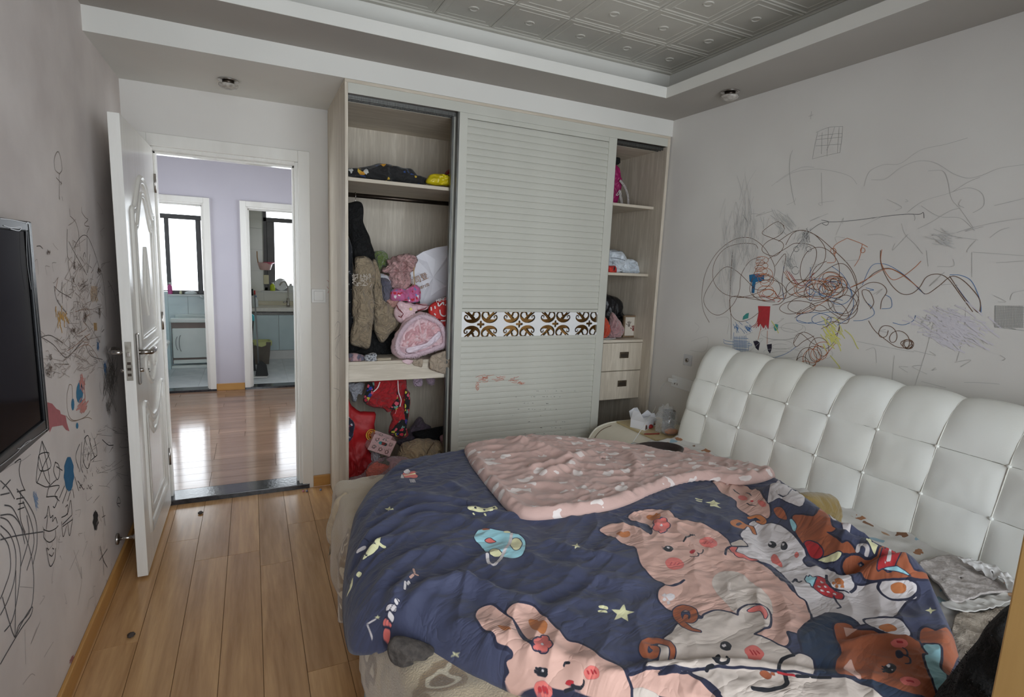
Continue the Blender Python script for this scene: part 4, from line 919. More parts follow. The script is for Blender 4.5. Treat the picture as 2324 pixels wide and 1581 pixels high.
Ring = resample(spline(np.array([on(x, y, 'y', 1.205) for x, y in A([(680,1160),(700,1020),(790,890),(900,815),(990,810),(1090,850),(1150,900),(1190,1010),(1190,1100),(1090,1150),(980,1190),(860,1225),(750,1225)])]), 8, True), 400)
fv = []; ff = []
for k in range(5200):
    i = random.randrange(400); p = Ring[i]; t = Ring[(i+1) % 400]-Ring[i]; t /= np.linalg.norm(t); o2 = np.cross(t, (0, -1, 0)); a = random.gauss(0, .9)
    d = o2*math.sin(a)+np.array([0, -1, 0])*math.cos(a); d = d+np.random.normal(0, .22, 3); d /= np.linalg.norm(d)
    l = random.uniform(.010, .023); s = np.cross(d, np.random.normal(size=3)); s /= np.linalg.norm(s); s *= .0009
    q = p+np.random.normal(0, .004, 3); b0 = len(fv); tip = q+d*l+np.array([0, 0, -.003])
    fv += [q-s, q+s, q+d*l*.6+s*.8, q+d*l*.6-s*.8, tip]; ff += [(b0, b0+1, b0+2, b0+3), (b0+3, b0+2, b0+4)]
fu = link('fur_trim', mesh('fur_trim', fv, ff), mat('mauve_fur', srgb(226,204,212), srgb(212,188,198), .9, sheen=.3), fj); fu['kind'] = 'stuff'
mb = MB(); mb.tube(list(Ring)+[Ring[0]], .013, 8); mb.build('fur_roll', MATS['mauve_fur'], fj, True)
# scraps along the front of the shelf
lone('mottled_sock', A([(140,1225),(180,1205),(250,1202),(322,1240),(312,1290),(210,1330),(140,1330)]), 1.24, .03, spots('mauve_grey_mottle', srgb(150,120,126), [srgb(104,100,116), srgb(184,150,152)], 40, .5), 'mottled mauve sock at the left end of the middle shelf', 'sock', seed=23, zmin=SH2)
lone('striped_sock_roll', A([(322,1240),(375,1203),(445,1200),(456,1262),(432,1300),(335,1300)]), 1.22, .025, mat('white_grey_stripe', srgb(214,216,220), srgb(90,92,98), .8, 9, 1, .2, 30, stretch=(9, 1, 22)), 'rolled white and grey striped sock on the middle shelf', 'sock', seed=24, zmin=SH2, wr=.008, freq=40)
tag(MB().tube([tuple(v) for v in spline([(p_[0], 1.2, SH2+.005) for p_ in [on(x, y, 'y', 1.2) for x, y in A([(610,1245),(540,1250),(470,1248)])]]+[(on(*q, 'y', 1.23)[0], 1.235, SH2+.005) for q in A([(468,1238),(540,1230),(610,1236)])], 5)], .0035, 8).build('cream_string', mat('cream_cord', srgb(200,188,166), None, .8), None, True), 'loop of cream string on the edge of the middle shelf', 'string')
lone('hanging_beige_shirt', A([(1018,1330),(1030,1270),(1065,1222),(1140,1192),(1300,1160),(1420,1200),(1420,1500),(1290,1560),(1230,1450),(1120,1415),(1030,1372)]), 1.172, .014, C_BEIGE, 'beige shirt hanging over the shelf edge next to the sliding door', 'shirt', seed=25, wr=.006, fold=.002, folddir=(1, .3))
lone('beige_shirt_tail', A([(848,1292),(890,1276),(955,1268),(948,1352),(900,1345),(858,1332)]), 1.180, .005, C_BEIGE, 'small beige shirt tail over the shelf edge under the fur hood', 'cloth', seed=26, wr=.002)
lone('tulle_scrap', A([(730,1288),(790,1270),(850,1285),(830,1318),(790,1326)]), 1.182, .003, C_PALEPK, 'pale pink tulle scrap hanging at the shelf edge', 'cloth', seed=27, wr=.002)
# --- lower bay
lone('grey_romper', B([(150,240),(320,236),(322,300),(302,380),(284,335),(246,392),(236,452),(192,440),(176,350),(150,300)]), 1.46, .03, cloth('light_grey_jersey', srgb(178,178,184), srgb(160,160,168)), 'light grey romper hanging at the left of the lower bay', 'garment', seed=28, wr=.01)
tj = thing('red_tracksuit_jacket', (1.28, 1.38, .5), 'red tracksuit jacket with graffiti print sleeves hanging in the lower bay', 'jacket')
M_GRAF = spots('graffiti_print', srgb(20,19,22), [srgb(206,196,70), srgb(200,50,70), srgb(50,60,150), srgb(120,160,150), srgb(220,90,110)], 42, .36, keep=.75)
pillow('body', B([(430,205),(600,190),(790,190),(805,300),(832,370),(760,440),(690,520),(600,572),(540,532),(440,516),(380,492),(325,445),(332,380),(370,260)]), 1.40, .04, C_RED, tj, 29, .012, 14)
pillow('sleeve', B([(650,540),(690,470),(760,400),(832,390),(842,470),(822,600),(802,760),(820,830),(732,866),(622,830),(602,760),(640,650),(618,580)]), 1.385, .04, C_RED, tj, 30, .010, 16)
pillow('printed_panel', B([(372,240),(440,232),(440,330),(402,400),(345,470),(322,430),(322,390),(346,320)]), 1.372, .02, M_GRAF, tj, 31, .004)
pillow('printed_panel', B([(795,300),(838,390),(840,480),(818,640),(800,790),(770,852),(640,825),(622,785),(700,700),(770,600),(800,480),(785,380)]), 1.352, .012, M_GRAF, tj, 32, .004)
pillow('printed_panel', B([(700,330),(690,420),(660,470),(620,530),(690,540),(725,480),(712,400)]), 1.352, .008, M_GRAF, tj, 33, .002)
drawing('white_piping', [(B([(505,228),(478,295),(432,338)]), .006), (B([(706,212),(714,340),(742,430),(728,505)]), .0055), (B([(690,540),(675,585)]), .002)], lambda x, y: on(x, y, 'y', 1.342), (0, -1, 0), M_WPR, tj, .005, .002)
lone('lavender_sock', B([(878,190),(975,190),(978,268),(932,284),(888,266)]), 1.42, .018, cloth('lavender_knit', srgb(182,160,178)), 'left one of two lavender socks hanging below the middle shelf', 'sock', 'lavender socks', seed=34, wr=.004, freq=40)
lone('lavender_sock.001', B([(1025,188),(1122,188),(1116,242),(1080,270),(1038,240)]), 1.42, .016, MATS['lavender_knit'], 'right one of two lavender socks hanging below the middle shelf', 'sock', 'lavender socks', seed=35, wr=.004, freq=40)
gb = thing('red_gift_bag', (1.12, 1.27, LOW), 'red fabric bag with a yellow round emblem in the lower bay', 'bag')
pillow('bag_body', B([(110,480),(200,512),(290,560),(452,570),(442,700),(452,800),(405,880),(375,980),(425,1060),(422,1150),(355,1230),(330,1500),(300,1900),(110,1900)]), 1.28, .05, mat('red_woven_polypropylene', srgb(178,28,34), srgb(150,22,28), .55, 6, 3, .2, 40), gb, 36, .010, 14, zmin=LOW)
mb = MB()
for r, w_ in ((62, .006), (42, .005)):
    s = [(412+r*.95*math.cos(t), 826+r*math.sin(t)) for t in np.linspace(math.pi*.35, math.pi*1.75, 20)]
    ribbon(mb, [on(x, y, 'y', 1.224) for x, y in B(s)], w_, (0, -1, 0), .0)
for s in ([(385,810),(440,800)], [(385,835),(440,828)], [(412,790),(408,860)], [(425,770),(440,765)]): ribbon(mb, [on(x, y, 'y', 1.224) for x, y in spline(B(s)+[B(s)[-1]], 2)[:3]], .005, (0, -1, 0), 0)
mb.build('emblem', mat('yellow_print', srgb(206,150,40), None, .6), gb)
lone('sequin_scarf', B([(120,610),(180,640),(220,690),(224,745),(192,860),(120,900)]), 1.24, .02, spots('navy_sequin', srgb(32,30,52), [srgb(120,30,50), srgb(190,190,200), srgb(40,50,120)], 70, .4), 'dark navy sequined scarf at the left of the red bag', 'scarf', seed=37)
lone('purple_blouse', B([(700,900),(790,850),(830,765),(880,700),(918,645),(958,622),(1010,678),(1075,745),(1060,800),(1000,860),(930,900),(800,960)]), 1.52, .05, cloth('dull_purple_cotton', srgb(100,84,98), srgb(84,70,82)), 'dull purple blouse at the back of the lower bay', 'garment', seed=38, wr=.012)
lone('black_jumper', B([(880,792),(1000,768),(1140,740),(1330,700),(1400,760),(1380,960),(1200,960),(1000,900),(900,850)]), 1.44, .06, C_BLACK, 'black jumper piled behind the beige padded coat', 'garment', seed=39)
lone('pink_towel', B([(1176,850),(1240,805),(1330,780),(1420,900),(1400,1140),(1300,1140),(1230,1010)]), 1.30, .04, cloth('pink_terry', srgb(168,128,138)), 'pink towel at the right of the lower bay beside the sliding door', 'towel', seed=40)
lone('beige_padded_coat', B([(690,1060),(740,942),(800,902),(950,864),(1100,872),(1192,908),(1222,1000),(1280,1150),(1260,1400),(1000,1400),(760,1300)]), 1.29, .09, cloth('beige_quilted', srgb(176,154,124), srgb(156,134,106)), 'beige quilted coat bundled in the lower bay', 'coat', seed=41, wr=.018, freq=12)
_c = bpy.data.objects['beige_padded_coat']
MB().tube([on(x, y, 'y', 1.21) for x, y in B([(1112,905),(1080,950),(1045,1000),(1025,1060)])], .0022, 6).build('seam_cord', mat('brown_cord', srgb(80,60,44), None, .8), _c, True)
lone('crumpled_tissue', B([(415,1010),(480,1030),(510,1060),(460,1110),(410,1110)]), 1.25, .02, cloth('grey_white_cloth', srgb(190,184,192)), 'crumpled pale cloth below the pink basket', 'cloth', seed=42, wr=.01, freq=40)
pp = thing('strawberry_cushion', (1.3, 1.22, LOW), 'dusty pink plush cushion with a strawberry patch at the wardrobe floor', 'cushion')
pillow('cushion_body', B([(120,1360),(300,1240),(390,1155),(480,1082),(700,1060),(900,1088),(935,1112),(920,1185),(900,1350),(900,1800),(120,1800)]), 1.24, .07, cloth('dusty_pink_plush', srgb(178,142,146), srgb(164,128,132), sheen=.5), pp, 43, .008, 12, zmin=LOW)
pillow('strawberry_patch', B([(352,1292),(362,1200),(440,1132),(560,1120),(612,1150),(602,1192),(520,1252),(420,1292)]), 1.185, .014, cloth('coral_plush', srgb(208,112,98), srgb(196,100,88), sheen=.4), pp, 44, .003)
pillow('leaf_patch', B([(480,1130),(545,1115),(570,1070),(585,1110),(612,1130),(600,1165),(550,1150)]), 1.176, .006, cloth('grey_green_plush', srgb(112,106,100)), pp, 45, .001)
p = on(760+966/4.94, 820+1122/4.94, 'y', 1.21)
rr_ = MB(); rr_.lathe([(0, -.036), (.02, -.030), (.034, -.012), (.036, .004), (.026, .026), (0, .036)], tuple(p), 20); rr_.build('pompom', cloth('grey_pompom', srgb(104,96,100), sheen=.5), pp, True)
# perforated pink basket, tilted
bk = thing('plastic_basket', (1.2, 1.2, .45), 'small pink perforated plastic basket on the clothes in the lower bay', 'basket')
f0, f1, f2, f3 = [on(x, y, 'y', 1.17) for x, y in B([(365,985),(612,1066),(672,880),(425,806)])]
ux = (f1-f0); bw_ = np.linalg.norm(ux); ux /= bw_; uz = (f3-f0); bh_ = uz@np.array([-ux[2], 0, ux[0]]); uz = np.array([-ux[2], 0, ux[0]]); uy = np.array([0, 1., 0])
M_BSK = mat('dusty_pink_plastic', srgb(204,168,168), srgb(196,160,160), .4)
def perforated(w, h, slot):
    xs_ = np.arange(0, w+.0005, .0012); zs_ = np.arange(0, h+.0005, .0012); X_, Z_ = np.meshgrid(xs_, zs_, indexing='ij'); f_ = np.full(X_.shape, 9.)
    for cx_, cz_ in ((.2, .28), (.5, .25), (.8, .22), (.2, .75), (.82, .72), (.5, .86)):
        for k in range(8):
            a_ = k*math.pi/4; ox, oz = cx_*w+.009*math.cos(a_), cz_*h+.009*math.sin(a_)
            f_ = np.minimum(f_, np.hypot((X_-ox)*math.cos(a_)+(Z_-oz)*math.sin(a_), ((X_-ox)*-math.sin(a_)+(Z_-oz)*math.cos(a_))*1.9)-.0042)
    for k in range(40):
        ox, oz = (.05+.9*((k*.618) % 1))*w, (.06+.88*((k*.414+.1) % 1))*h; f_ = np.minimum(f_, np.hypot(X_-ox, Z_-oz)-.0018)
    if slot: f_ = np.where(np.hypot(np.maximum(np.abs(X_-.5*w)-.017, 0), Z_-.62*h) < .017, 9., f_); f_ = np.minimum(f_, np.hypot(np.maximum(np.abs(X_-.5*w)-.017, 0), Z_-.62*h)-.009)
    e = np.minimum(np.minimum(X_, w-X_), np.minimum(Z_, h-Z_)); f_ = np.where(e < .006, .002, f_)
    return xs_, zs_, f_
for nm, w_, o3, ax_, sl in (('basket_wall', bw_, f0, ux, True), ('basket_wall', .10, f1, uy, True), ('basket_wall', .10, f0, uy, True), ('basket_wall', bw_, f0+uy*.10, ux, False)):
    xs_, zs_, f_ = perforated(w_, bh_, sl); nn = np.cross(ax_, uz)
    V, F = plate(f_, xs_, zs_, lambda x, z, d, o3=o3, ax_=ax_, nn=nn: o3+ax_*x+uz*z+nn*d, .0018)
    link(nm, mesh(nm, V, F), M_BSK, bk)
mb = MB(); mb.add([f0, f1, f1+uy*.1, f0+uy*.1, f0+uz*.003, f1+uz*.003, f1+uy*.1+uz*.003, f0+uy*.1+uz*.003], [(0,3,2,1),(4,5,6,7),(0,1,5,4),(1,2,6,5),(2,3,7,6),(3,0,4,7)]); mb.build('basket_floor', M_BSK, bk)
q = f0+ux*bw_*.5+uz*bh_*.5+uy*.05
_t = MB().lathe([(0, -.03), (.028, -.02), (.034, 0), (.028, .02), (0, .03)], tuple(q), 16, 1.25, .8); tag(_t.build('hair_ties', spots('teal_red_bobbles', srgb(60,140,140), [srgb(150,60,56), srgb(80,170,170)], 40, .5), None, True), 'teal and red hair ties inside the pink basket', 'hair ties')
# --- right bay
mg = thing('magenta_backpack', (2.78, 1.4, S3), 'magenta bag with pale straps on the upper right wardrobe shelf', 'bag')
pillow('bag_body', D([(150,330),(240,340),(258,400),(272,480),(266,560),(242,622),(225,690),(140,690)]), 1.40, .05, mat('magenta_nylon', srgb(160,26,96), srgb(140,20,84), .5, 6, 3, .2, 30), mg, 46, .006, zmin=S3)
def band(name, pts, w, t, m, parent, nrm=(0, -1, 0)):
    sp = spline(pts, 5); T = np.gradient(sp, axis=0); T /= np.linalg.norm(T, axis=1)[:, None]; S = np.cross(T, nrm); S /= (np.linalg.norm(S, axis=1)[:, None]+1e-9); nn = np.array(nrm, float)
    V = [q for p, s in zip(sp, S) for q in (p-s*w/2, p+s*w/2, p+s*w/2+nn*t, p-s*w/2+nn*t)]; nq = len(sp)
    F = [(4*i+k, 4*i+4+k, 4*i+4+(k+1) % 4, 4*i+(k+1) % 4) for i in range(nq-1) for k in range(4)]+[(0, 1, 2, 3), (4*nq-1, 4*nq-2, 4*nq-3, 4*nq-4)]
    return link(name, mesh(name, V, F), m, parent)
M_STRAP = cloth('grey_white_webbing', srgb(178,170,166))
band('strap', [on(x, y, 'y', 1.33) for x, y in D([(262,470),(305,525),(332,600),(340,685)])], .016, .003, M_STRAP, mg)
band('strap', [on(x, y, 'y', 1.35) for x, y in D([(262,560),(270,620),(282,685)])], .02, .003, M_STRAP, mg)
MB().tube([tuple(v) for v in spline([on(x, y, 'y', 1.31) for x, y in D([(262,555),(240,590),(232,605),(250,600),(266,565)])], 4)], .002, 6).build('zip_loop', M_WPR, mg, True)
lone('black_pouch', D([(180,280),(230,262),(255,275),(256,310),(240,335),(180,340)]), 1.45, .04, C_BLACK, 'black knob of a bag above the magenta backpack', 'bag', seed=47)
pl = thing('white_plastic_bag', (2.8, 1.38, S4), 'knotted white plastic bag with black print on the right wardrobe shelf', 'plastic bag')
M_PLB = mat('white_polythene', srgb(206,212,218), srgb(190,197,204), .25, 6, 3, .3, 18)
pillow('bag_body', D([(60,1095),(180,1088),(265,1100),(300,1140),(322,1190),(330,1260),(318,1330),(60,1330)]), 1.34, .06, M_PLB, pl, 48, .012, 20, zmin=S4)
pillow('bag_knot', D([(300,1200),(350,1172),(405,1196),(422,1250),(414,1320),(300,1320)]), 1.32, .04, M_PLB, pl, 49, .012, 26, zmin=S4)
M_INK = mat('black_bag_print', srgb(40,42,48), None, .5)
drawing('bag_print', [(D(s), .003) for s in ([(185,1110),(260,1105)], [(180,1165),(240,1170),(310,1190)], [(195,1195),(195,1225)], [(195,1195),(215,1197)], [(195,1210),(212,1212)], [(260,1265),(275,1270)], [(265,1290),(282,1295)])], lambda x, y: on(x, y, 'y', 1.258), (0, -1, 0), M_INK, pl, .003, .004)
lone('red_wrapper', D([(90,1245),(170,1235),(225,1240),(235,1290),(215,1325),(90,1325)]), 1.25, .02, spots('red_foil_wrapper', srgb(176,36,30), [srgb(30,26,26), srgb(210,60,40)], 40, .5), 'red and black wrapper in front of the white plastic bag', 'wrapper', seed=50, zmin=S4)
lone('black_handbag', E([(150,100),(225,108),(300,130),(345,178),(342,258),(362,290),(350,400),(300,500),(150,500)]), 1.44, .06, mat('black_crinkled_leather', srgb(22,22,26), srgb(14,14,18), .35, 10, 3, .4, 50), 'black crinkled bag on top of the right drawers', 'bag', seed=51, zmin=S5)
lone('rolled_pink_blanket', E([(225,440),(240,330),(256,254),(292,290),(332,350),(357,402),(347,442),(300,500),(230,500)]), 1.29, .045, cloth('pink_fleece_roll', srgb(178,138,138), srgb(160,120,122), sheen=.4), 'rolled dusty pink fleece on top of the right drawers', 'blanket', seed=52, zmin=S5+.006, fold=.003, folddir=(.9, .4))
lone('orange_cloth', E([(150,290),(205,295),(242,380),(242,430),(220,470),(150,470)]), 1.25, .025, cloth('orange_fabric', srgb(196,70,40)), 'orange cloth beside the pink roll on the right drawers', 'cloth', seed=53, zmin=S5+.004)
p = on(1320+250/3.764, 640+470/3.764, 'y', 1.22)
tag(MB().lathe([(.03, 0), (.05, .002), (.075, .008), (.074, .010), (.05, .005), (0, .004)], (p[0]-.02, 1.26, S5), 28).build('white_plate', M_CER, None, True), 'white plate under the pink roll on the right drawers', 'plate')
# handprint picture in a wooden frame, leaning; box beside it
fr = thing('picture_frame', (2.93, 1.3, S5), 'framed pair of handprints standing on the right drawers', 'picture frame')
Yf = 1.30
q0, q1, q2, q3 = [on(x, y, 'y', Yf) for x, y in E([(350,455),(480,476),(492,294),(362,284)])]
x0, x1, z0, z1 = min(q0[0], q3[0]), max(q1[0], q2[0]), S5, max(q2[2], q3[2])
mb = MB(); w_ = .012
mb.box(x0, x0+w_, Yf-.008, Yf+.012, z0, z1).box(x1-w_, x1, Yf-.008, Yf+.012, z0, z1).box(x0+w_, x1-w_, Yf-.008, Yf+.012, z0, z0+w_).box(x0+w_, x1-w_, Yf-.008, Yf+.012, z1-w_, z1)
mb.build('frame', wood('brown_frame_wood', srgb(132,110,86), srgb(104,84,64), 'z', .5), fr, bevel=.002)
box('mount', (x0+w_, x1-w_, Yf, Yf+.01, z0+w_, z1-w_), mat('cream_card_mount', srgb(206,198,186), srgb(196,188,176), .7), fr)
for cx_, cz_, mm in ((.36, .55, mat('grey_handprint', srgb(124,112,104), None, .8)), (.66, .36, mat('dark_red_handprint', srgb(126,56,50), None, .8))):
    mb = MB(); ox, oz = x0+(x1-x0)*cx_, z0+(z1-z0)*cz_
    poly = lambda c_, rx, rz, a_: [(c_[0]+rx*math.cos(t)*math.cos(a_)-rz*math.sin(t)*math.sin(a_), Yf-.001, c_[1]+rx*math.cos(t)*math.sin(a_)+rz*math.sin(t)*math.cos(a_)) for t in np.linspace(0, 2*math.pi, 11)[:-1]]
    mb.prism(poly((ox, oz), .010, .012, 0), (0, .0008, 0))
    for k, a_ in enumerate((-.6, -.2, .15, .5, 1.2)): mb.prism(poly((ox-math.sin(a_)*.022, oz+math.cos(a_)*.022), .003, .010, a_), (0, .0008, 0))
    mb.build('handprint', mm, fr)
p0, p1 = on(1320+482/3.764, 640+480/3.764, 'y', 1.26), on(1320+524/3.764, 640+284/3.764, 'y', 1.26)
bx_ = thing('narrow_box', (p0[0], 1.28, S5), 'narrow silver box standing upright beside the handprint frame', 'box')
box('carton', (p0[0], p1[0]-.006, 1.25, 1.33, S5, p1[2]), mat('silver_card', srgb(150,148,142), srgb(120,118,112), .3, 14, 3, metal=.4), bx_, bevel=.001)
box('carton_label', (p0[0]+.006, p1[0]-.012, 1.2492, 1.251, S5+.03, p1[2]-.03), mat('grey_label', srgb(128,122,114), srgb(150,140,128), .5, 50, 3), bx_)
# ================================================================== BED
bed = thing('bed', (1.8, -.46, 0), 'off-white leatherette double bed with a deep tufted headboard', 'bed')
box('bed_base', (.93, 2.74, -1.36, .40, .05, .30), M_LEATHER, bed, bevel=.02)
hb = box('headboard', (2.90, 3.085, -1.36, .42, .05, .93), M_LEATHER, bed, bevel=.03)
prof = spline([(3.058, .96), (3.045, 1.03), (3.005, 1.078), (2.95, 1.078), (2.895, 1.03), (2.855, .965), (2.835, .915), (2.818, .86), (2.80, .80), (2.78, .742), (2.768, .68), (2.755, .61), (2.745, .54), (2.735, .45), (2.73, .35)], 10)
pz = prof[:, 1]; top_i = int(np.argmax(pz))
def cut(za, zb, n):                       # stretch of the profile between two heights on the front side
    idx = np.arange(top_i, len(prof)); t = np.interp([-za, -zb], -pz[idx], idx); ii = np.linspace(t[0], t[1], n)
    return np.stack([np.interp(ii, np.arange(len(prof)), prof[:, k]) for k in (0, 1)], -1)
full_top = np.vstack([prof[:top_i:2], cut(pz[top_i], .915, 12)])
ext = resample(full_top, 16, closed=False)
rowsP = [ext, cut(.915, .742, 16), cut(.742, .36, 20)]
colY = [.505, .265, .052, -.16, -.366, -.572, -.783, -.995, -1.205, -1.445]
def end_pull(y):
    e = np.clip((y-.40)/.105, 0, 1); e2 = np.clip((-1.34-y)/.105, 0, 1); return np.maximum(e, e2)
def tuft(pr, ya, yb, seed, btop, bbot):
    n, mcol = len(pr), 18
    T = np.gradient(pr, axis=0); T /= np.linalg.norm(T, axis=1)[:, None]; Nn = np.stack([T[:, 1], -T[:, 0]], -1)
    Nn[Nn[:, 0] > .3] *= 1
    P = np.zeros((n, mcol, 3))
    for i in range(n):
        a = i/(n-1); fa = (1-(abs(2*a-1))**3.2) if (btop and bbot) else ((1-max(0, 2*a-1)**3.2) if bbot else (1-max(0, 1-2*a)**3.2))
        for j in range(mcol):
            b_ = j/(mcol-1); y = ya+(yb-ya)*b_
            fb = 1-(abs(2*b_-1))**2.4
            h = .015*max(fa, 0)**.85*max(fb, 0)**.85
            # creases gathering at the buttons
            P[i, j] = (pr[i, 0]+Nn[i, 0]*h, y, pr[i, 1]+Nn[i, 1]*h)
    e = end_pull(P[:, :, 1]); k = 1-np.sqrt(np.clip(1-e*e, 0, 1))
    P[:, :, 0] += k*np.clip(3.07-P[:, :, 0], 0, .26)*.95; P[:, :, 2] -= k*.05*np.clip((P[:, :, 2]-.5)/.5, 0, 1)
    f = P.reshape(-1, 3); w = pnoise(f*np.array([9, 9, 9])+seed, 3)*.003+ridged(f*np.array([20, 26, 14])+seed, 2)*.0012
    f[:, 0] -= w
    return grid_mesh('tuft_panel', f.reshape(n, mcol, 3))
for c_ in range(9):
    for r_ in range(3):
        link('tuft_panel', tuft(rowsP[r_], colY[c_], colY[c_+1], c_*3+r_, r_ > 0, r_ < 2), M_LEATHER, hb)
welt = mat('white_piping', srgb(236,234,224), None, .4)
allp = np.vstack(rowsP)
for y in colY[1:-1]:
    MB().tube([(p[0]-.0008, y, p[1]) for p in allp[2:-3:2]], .0020, 6).build('piping', welt, hb, True)
for z_ in (.915, .742):
    x_ = np.interp(-z_, -pz[top_i:], prof[top_i:, 0]); ys = np.linspace(.40, -1.34, 40)
    MB().tube([(x_+.001, y, z_) for y in ys], .0016, 5).build('seam', mat('grey_seam', srgb(150,147,136), None, .6), hb, True)
    for y in colY[1:-1]: MB().lathe([(0, -.006), (.006, -.004), (.008, 0), (.006, .004), (0, .006)], (x_-.001, y, z_), 10).build('button', M_LEATHER, hb, True)
mt = tag(box('mattress', (.90, 2.745, -1.38, .42, .30, .552), mat('white_mattress_ticking', srgb(214,210,202), srgb(206,201,192), .8, 8, 3, .1, 40), bevel=.04), 'thick white mattress on the off-white bed base', 'mattress')

# flowered plush blanket over the mattress, hanging at the foot
def blanket_mat():
    m, nt, b = base_mat('beige_rose_plush', .95)
    tc = N(nt, 'ShaderNodeTexCoord'); nz = N(nt, 'ShaderNodeTexNoise', i_Scale=7, i_Detail=2); nt.links.new(tc.outputs['Object'], nz.inputs['Vector'])
    sc_ = N(nt, 'ShaderNodeVectorMath', operation='SCALE'); sc_.inputs['Scale'].default_value = .2; nt.links.new(nz.outputs['Color'], sc_.inputs[0])
    ad = N(nt, 'ShaderNodeVectorMath', operation='ADD'); nt.links.new(tc.outputs['Object'], ad.inputs[0]); nt.links.new(sc_.outputs[0], ad.inputs[1])
    vo = N(nt, 'ShaderNodeTexVoronoi', i_Scale=6.0); nt.links.new(ad.outputs[0], vo.inputs['Vector'])
    r = ramp(nt, [(0, srgb(206,192,166)), (.07, srgb(206,192,166)), (.09, srgb(124,102,76)), (.22, srgb(134,110,82)), (.24, srgb(204,190,164)), (.29, srgb(204,190,164)), (.31, srgb(138,114,86)), (.40, srgb(150,128,98)), (.43, srgb(182,164,136)), (1, srgb(188,170,142))])
    nt.links.new(vo.outputs['Distance'], r.inputs[0]); nt.links.new(r.outputs[0], b.inputs['Base Color'])
    b.inputs['Sheen Weight'].default_value = .5
    fb = N(nt, 'ShaderNodeTexNoise', i_Scale=220, i_Detail=3); bp = N(nt, 'ShaderNodeBump', i_Strength=.5, i_Distance=.006); nt.links.new(tc.outputs['Object'], fb.inputs['Vector']); nt.links.new(fb.outputs['Fac'], bp.inputs['Height']); nt.links.new(bp.outputs[0], b.inputs['Normal'])
    return m
xs_top = 2.20; R_ = .045
def drape(s, y):                           # s: distance from headboard side along the cloth
    L0 = xs_top-(.885+R_)
    if s < L0: return xs_top-s, .566, 0
    a = (s-L0)/R_
    if a < math.pi/2: return .885+R_-R_*math.sin(a), .566-R_*(1-math.cos(a)), a
    d = s-L0-R_*math.pi/2; return .885-.0-d*.03, .566-R_-d, 2
nu, nv = 110, 150; Pb = np.zeros((nu, nv, 3))
for j in range(nv):
    v = j/(nv-1); y = .50-v*1.92
    hem = .27+.05*math.sin(y*7+1)+.02*math.sin(y*17)
    smax = (xs_top-(.885+R_))+R_*math.pi/2+hem
    for i in range(nu):
        s = smax*(i/(nu-1))**.8; x, z, a = drape(s, y); yy = y
        if a == 2: x -= (.014+.012*math.sin(y*23+2*math.sin(y*6)))*min(1, (.52-z)/.1)
        if yy > .425:                       # drop over the back edge of the mattress
            d = yy-.425; yy = .425+.035*math.sin(min(d/.04, 1.57)); z -= .055*(1-math.cos(min(d/.05, 1.57)))+max(0, d-.05)*.9
        Pb[i, j] = (x, yy, z)
f = Pb.reshape(-1, 3); w = pnoise(f*7, 4)*.006+ridged(f*11, 3)*.004; f[:, 2] += w*(f[:, 2] > .5)+.003; f[:, 0] -= np.abs(w)*(f[:, 2] <= .5)
bl = link('plush_blanket', grid_mesh('plush_blanket', f.reshape(nu, nv, 3)), blanket_mat()); tag(bl, 'beige plush blanket with brown roses hanging over the bed foot', 'blanket')
so = bl.modifiers.new('thickness', 'SOLIDIFY'); so.thickness = .012; so.offset = -1
# turned corner of the blanket at the back of the foot
pillow('turned_corner', [(757,1140),(768,1125),(790,1118),(800,1160),(790,1215),(775,1245),(752,1240),(740,1222),(744,1190)], .30, .02, mat('beige_plush_plain', srgb(186,168,142), srgb(170,150,124), .95, 10, 3, .4, 200, sheen=.4), bl, seed=3, wr=.01, freq=14)
# patterned sheet by the headboard
sheet_m = spots('bear_print_sheet', srgb(206,203,198), [srgb(160,112,80), srgb(130,94,70), srgb(150,178,192), srgb(176,140,110)], 15, .26, keep=.62, sheen=0)
nu, nv = 50, 170; U_, V_ = np.meshgrid(np.linspace(0, 1, nu), np.linspace(0, 1, nv), indexing='ij')
XS = 2.15+U_*.605; YSs = .43-V_*1.60+(U_ < .5)*0
ZSs = .572+.008*ridged(np.stack([XS*9, YSs*7, XS*0+2], -1).reshape(-1, 3), 3).reshape(nu, nv)+.004*pnoise(np.stack([XS*25, YSs*25, XS*0], -1).reshape(-1, 3), 2).reshape(nu, nv)
ZSs += np.clip((U_-.93)/.07, 0, 1)**2*.02
sh = link('patterned_sheet', grid_mesh('patterned_sheet', np.stack([XS, YSs, ZSs], -1)), sheet_m); tag(sh, 'pale bed sheet with small brown bears below the headboard', 'sheet')
so = sh.modifiers.new('thickness', 'SOLIDIFY'); so.thickness = .006; so.offset = 1

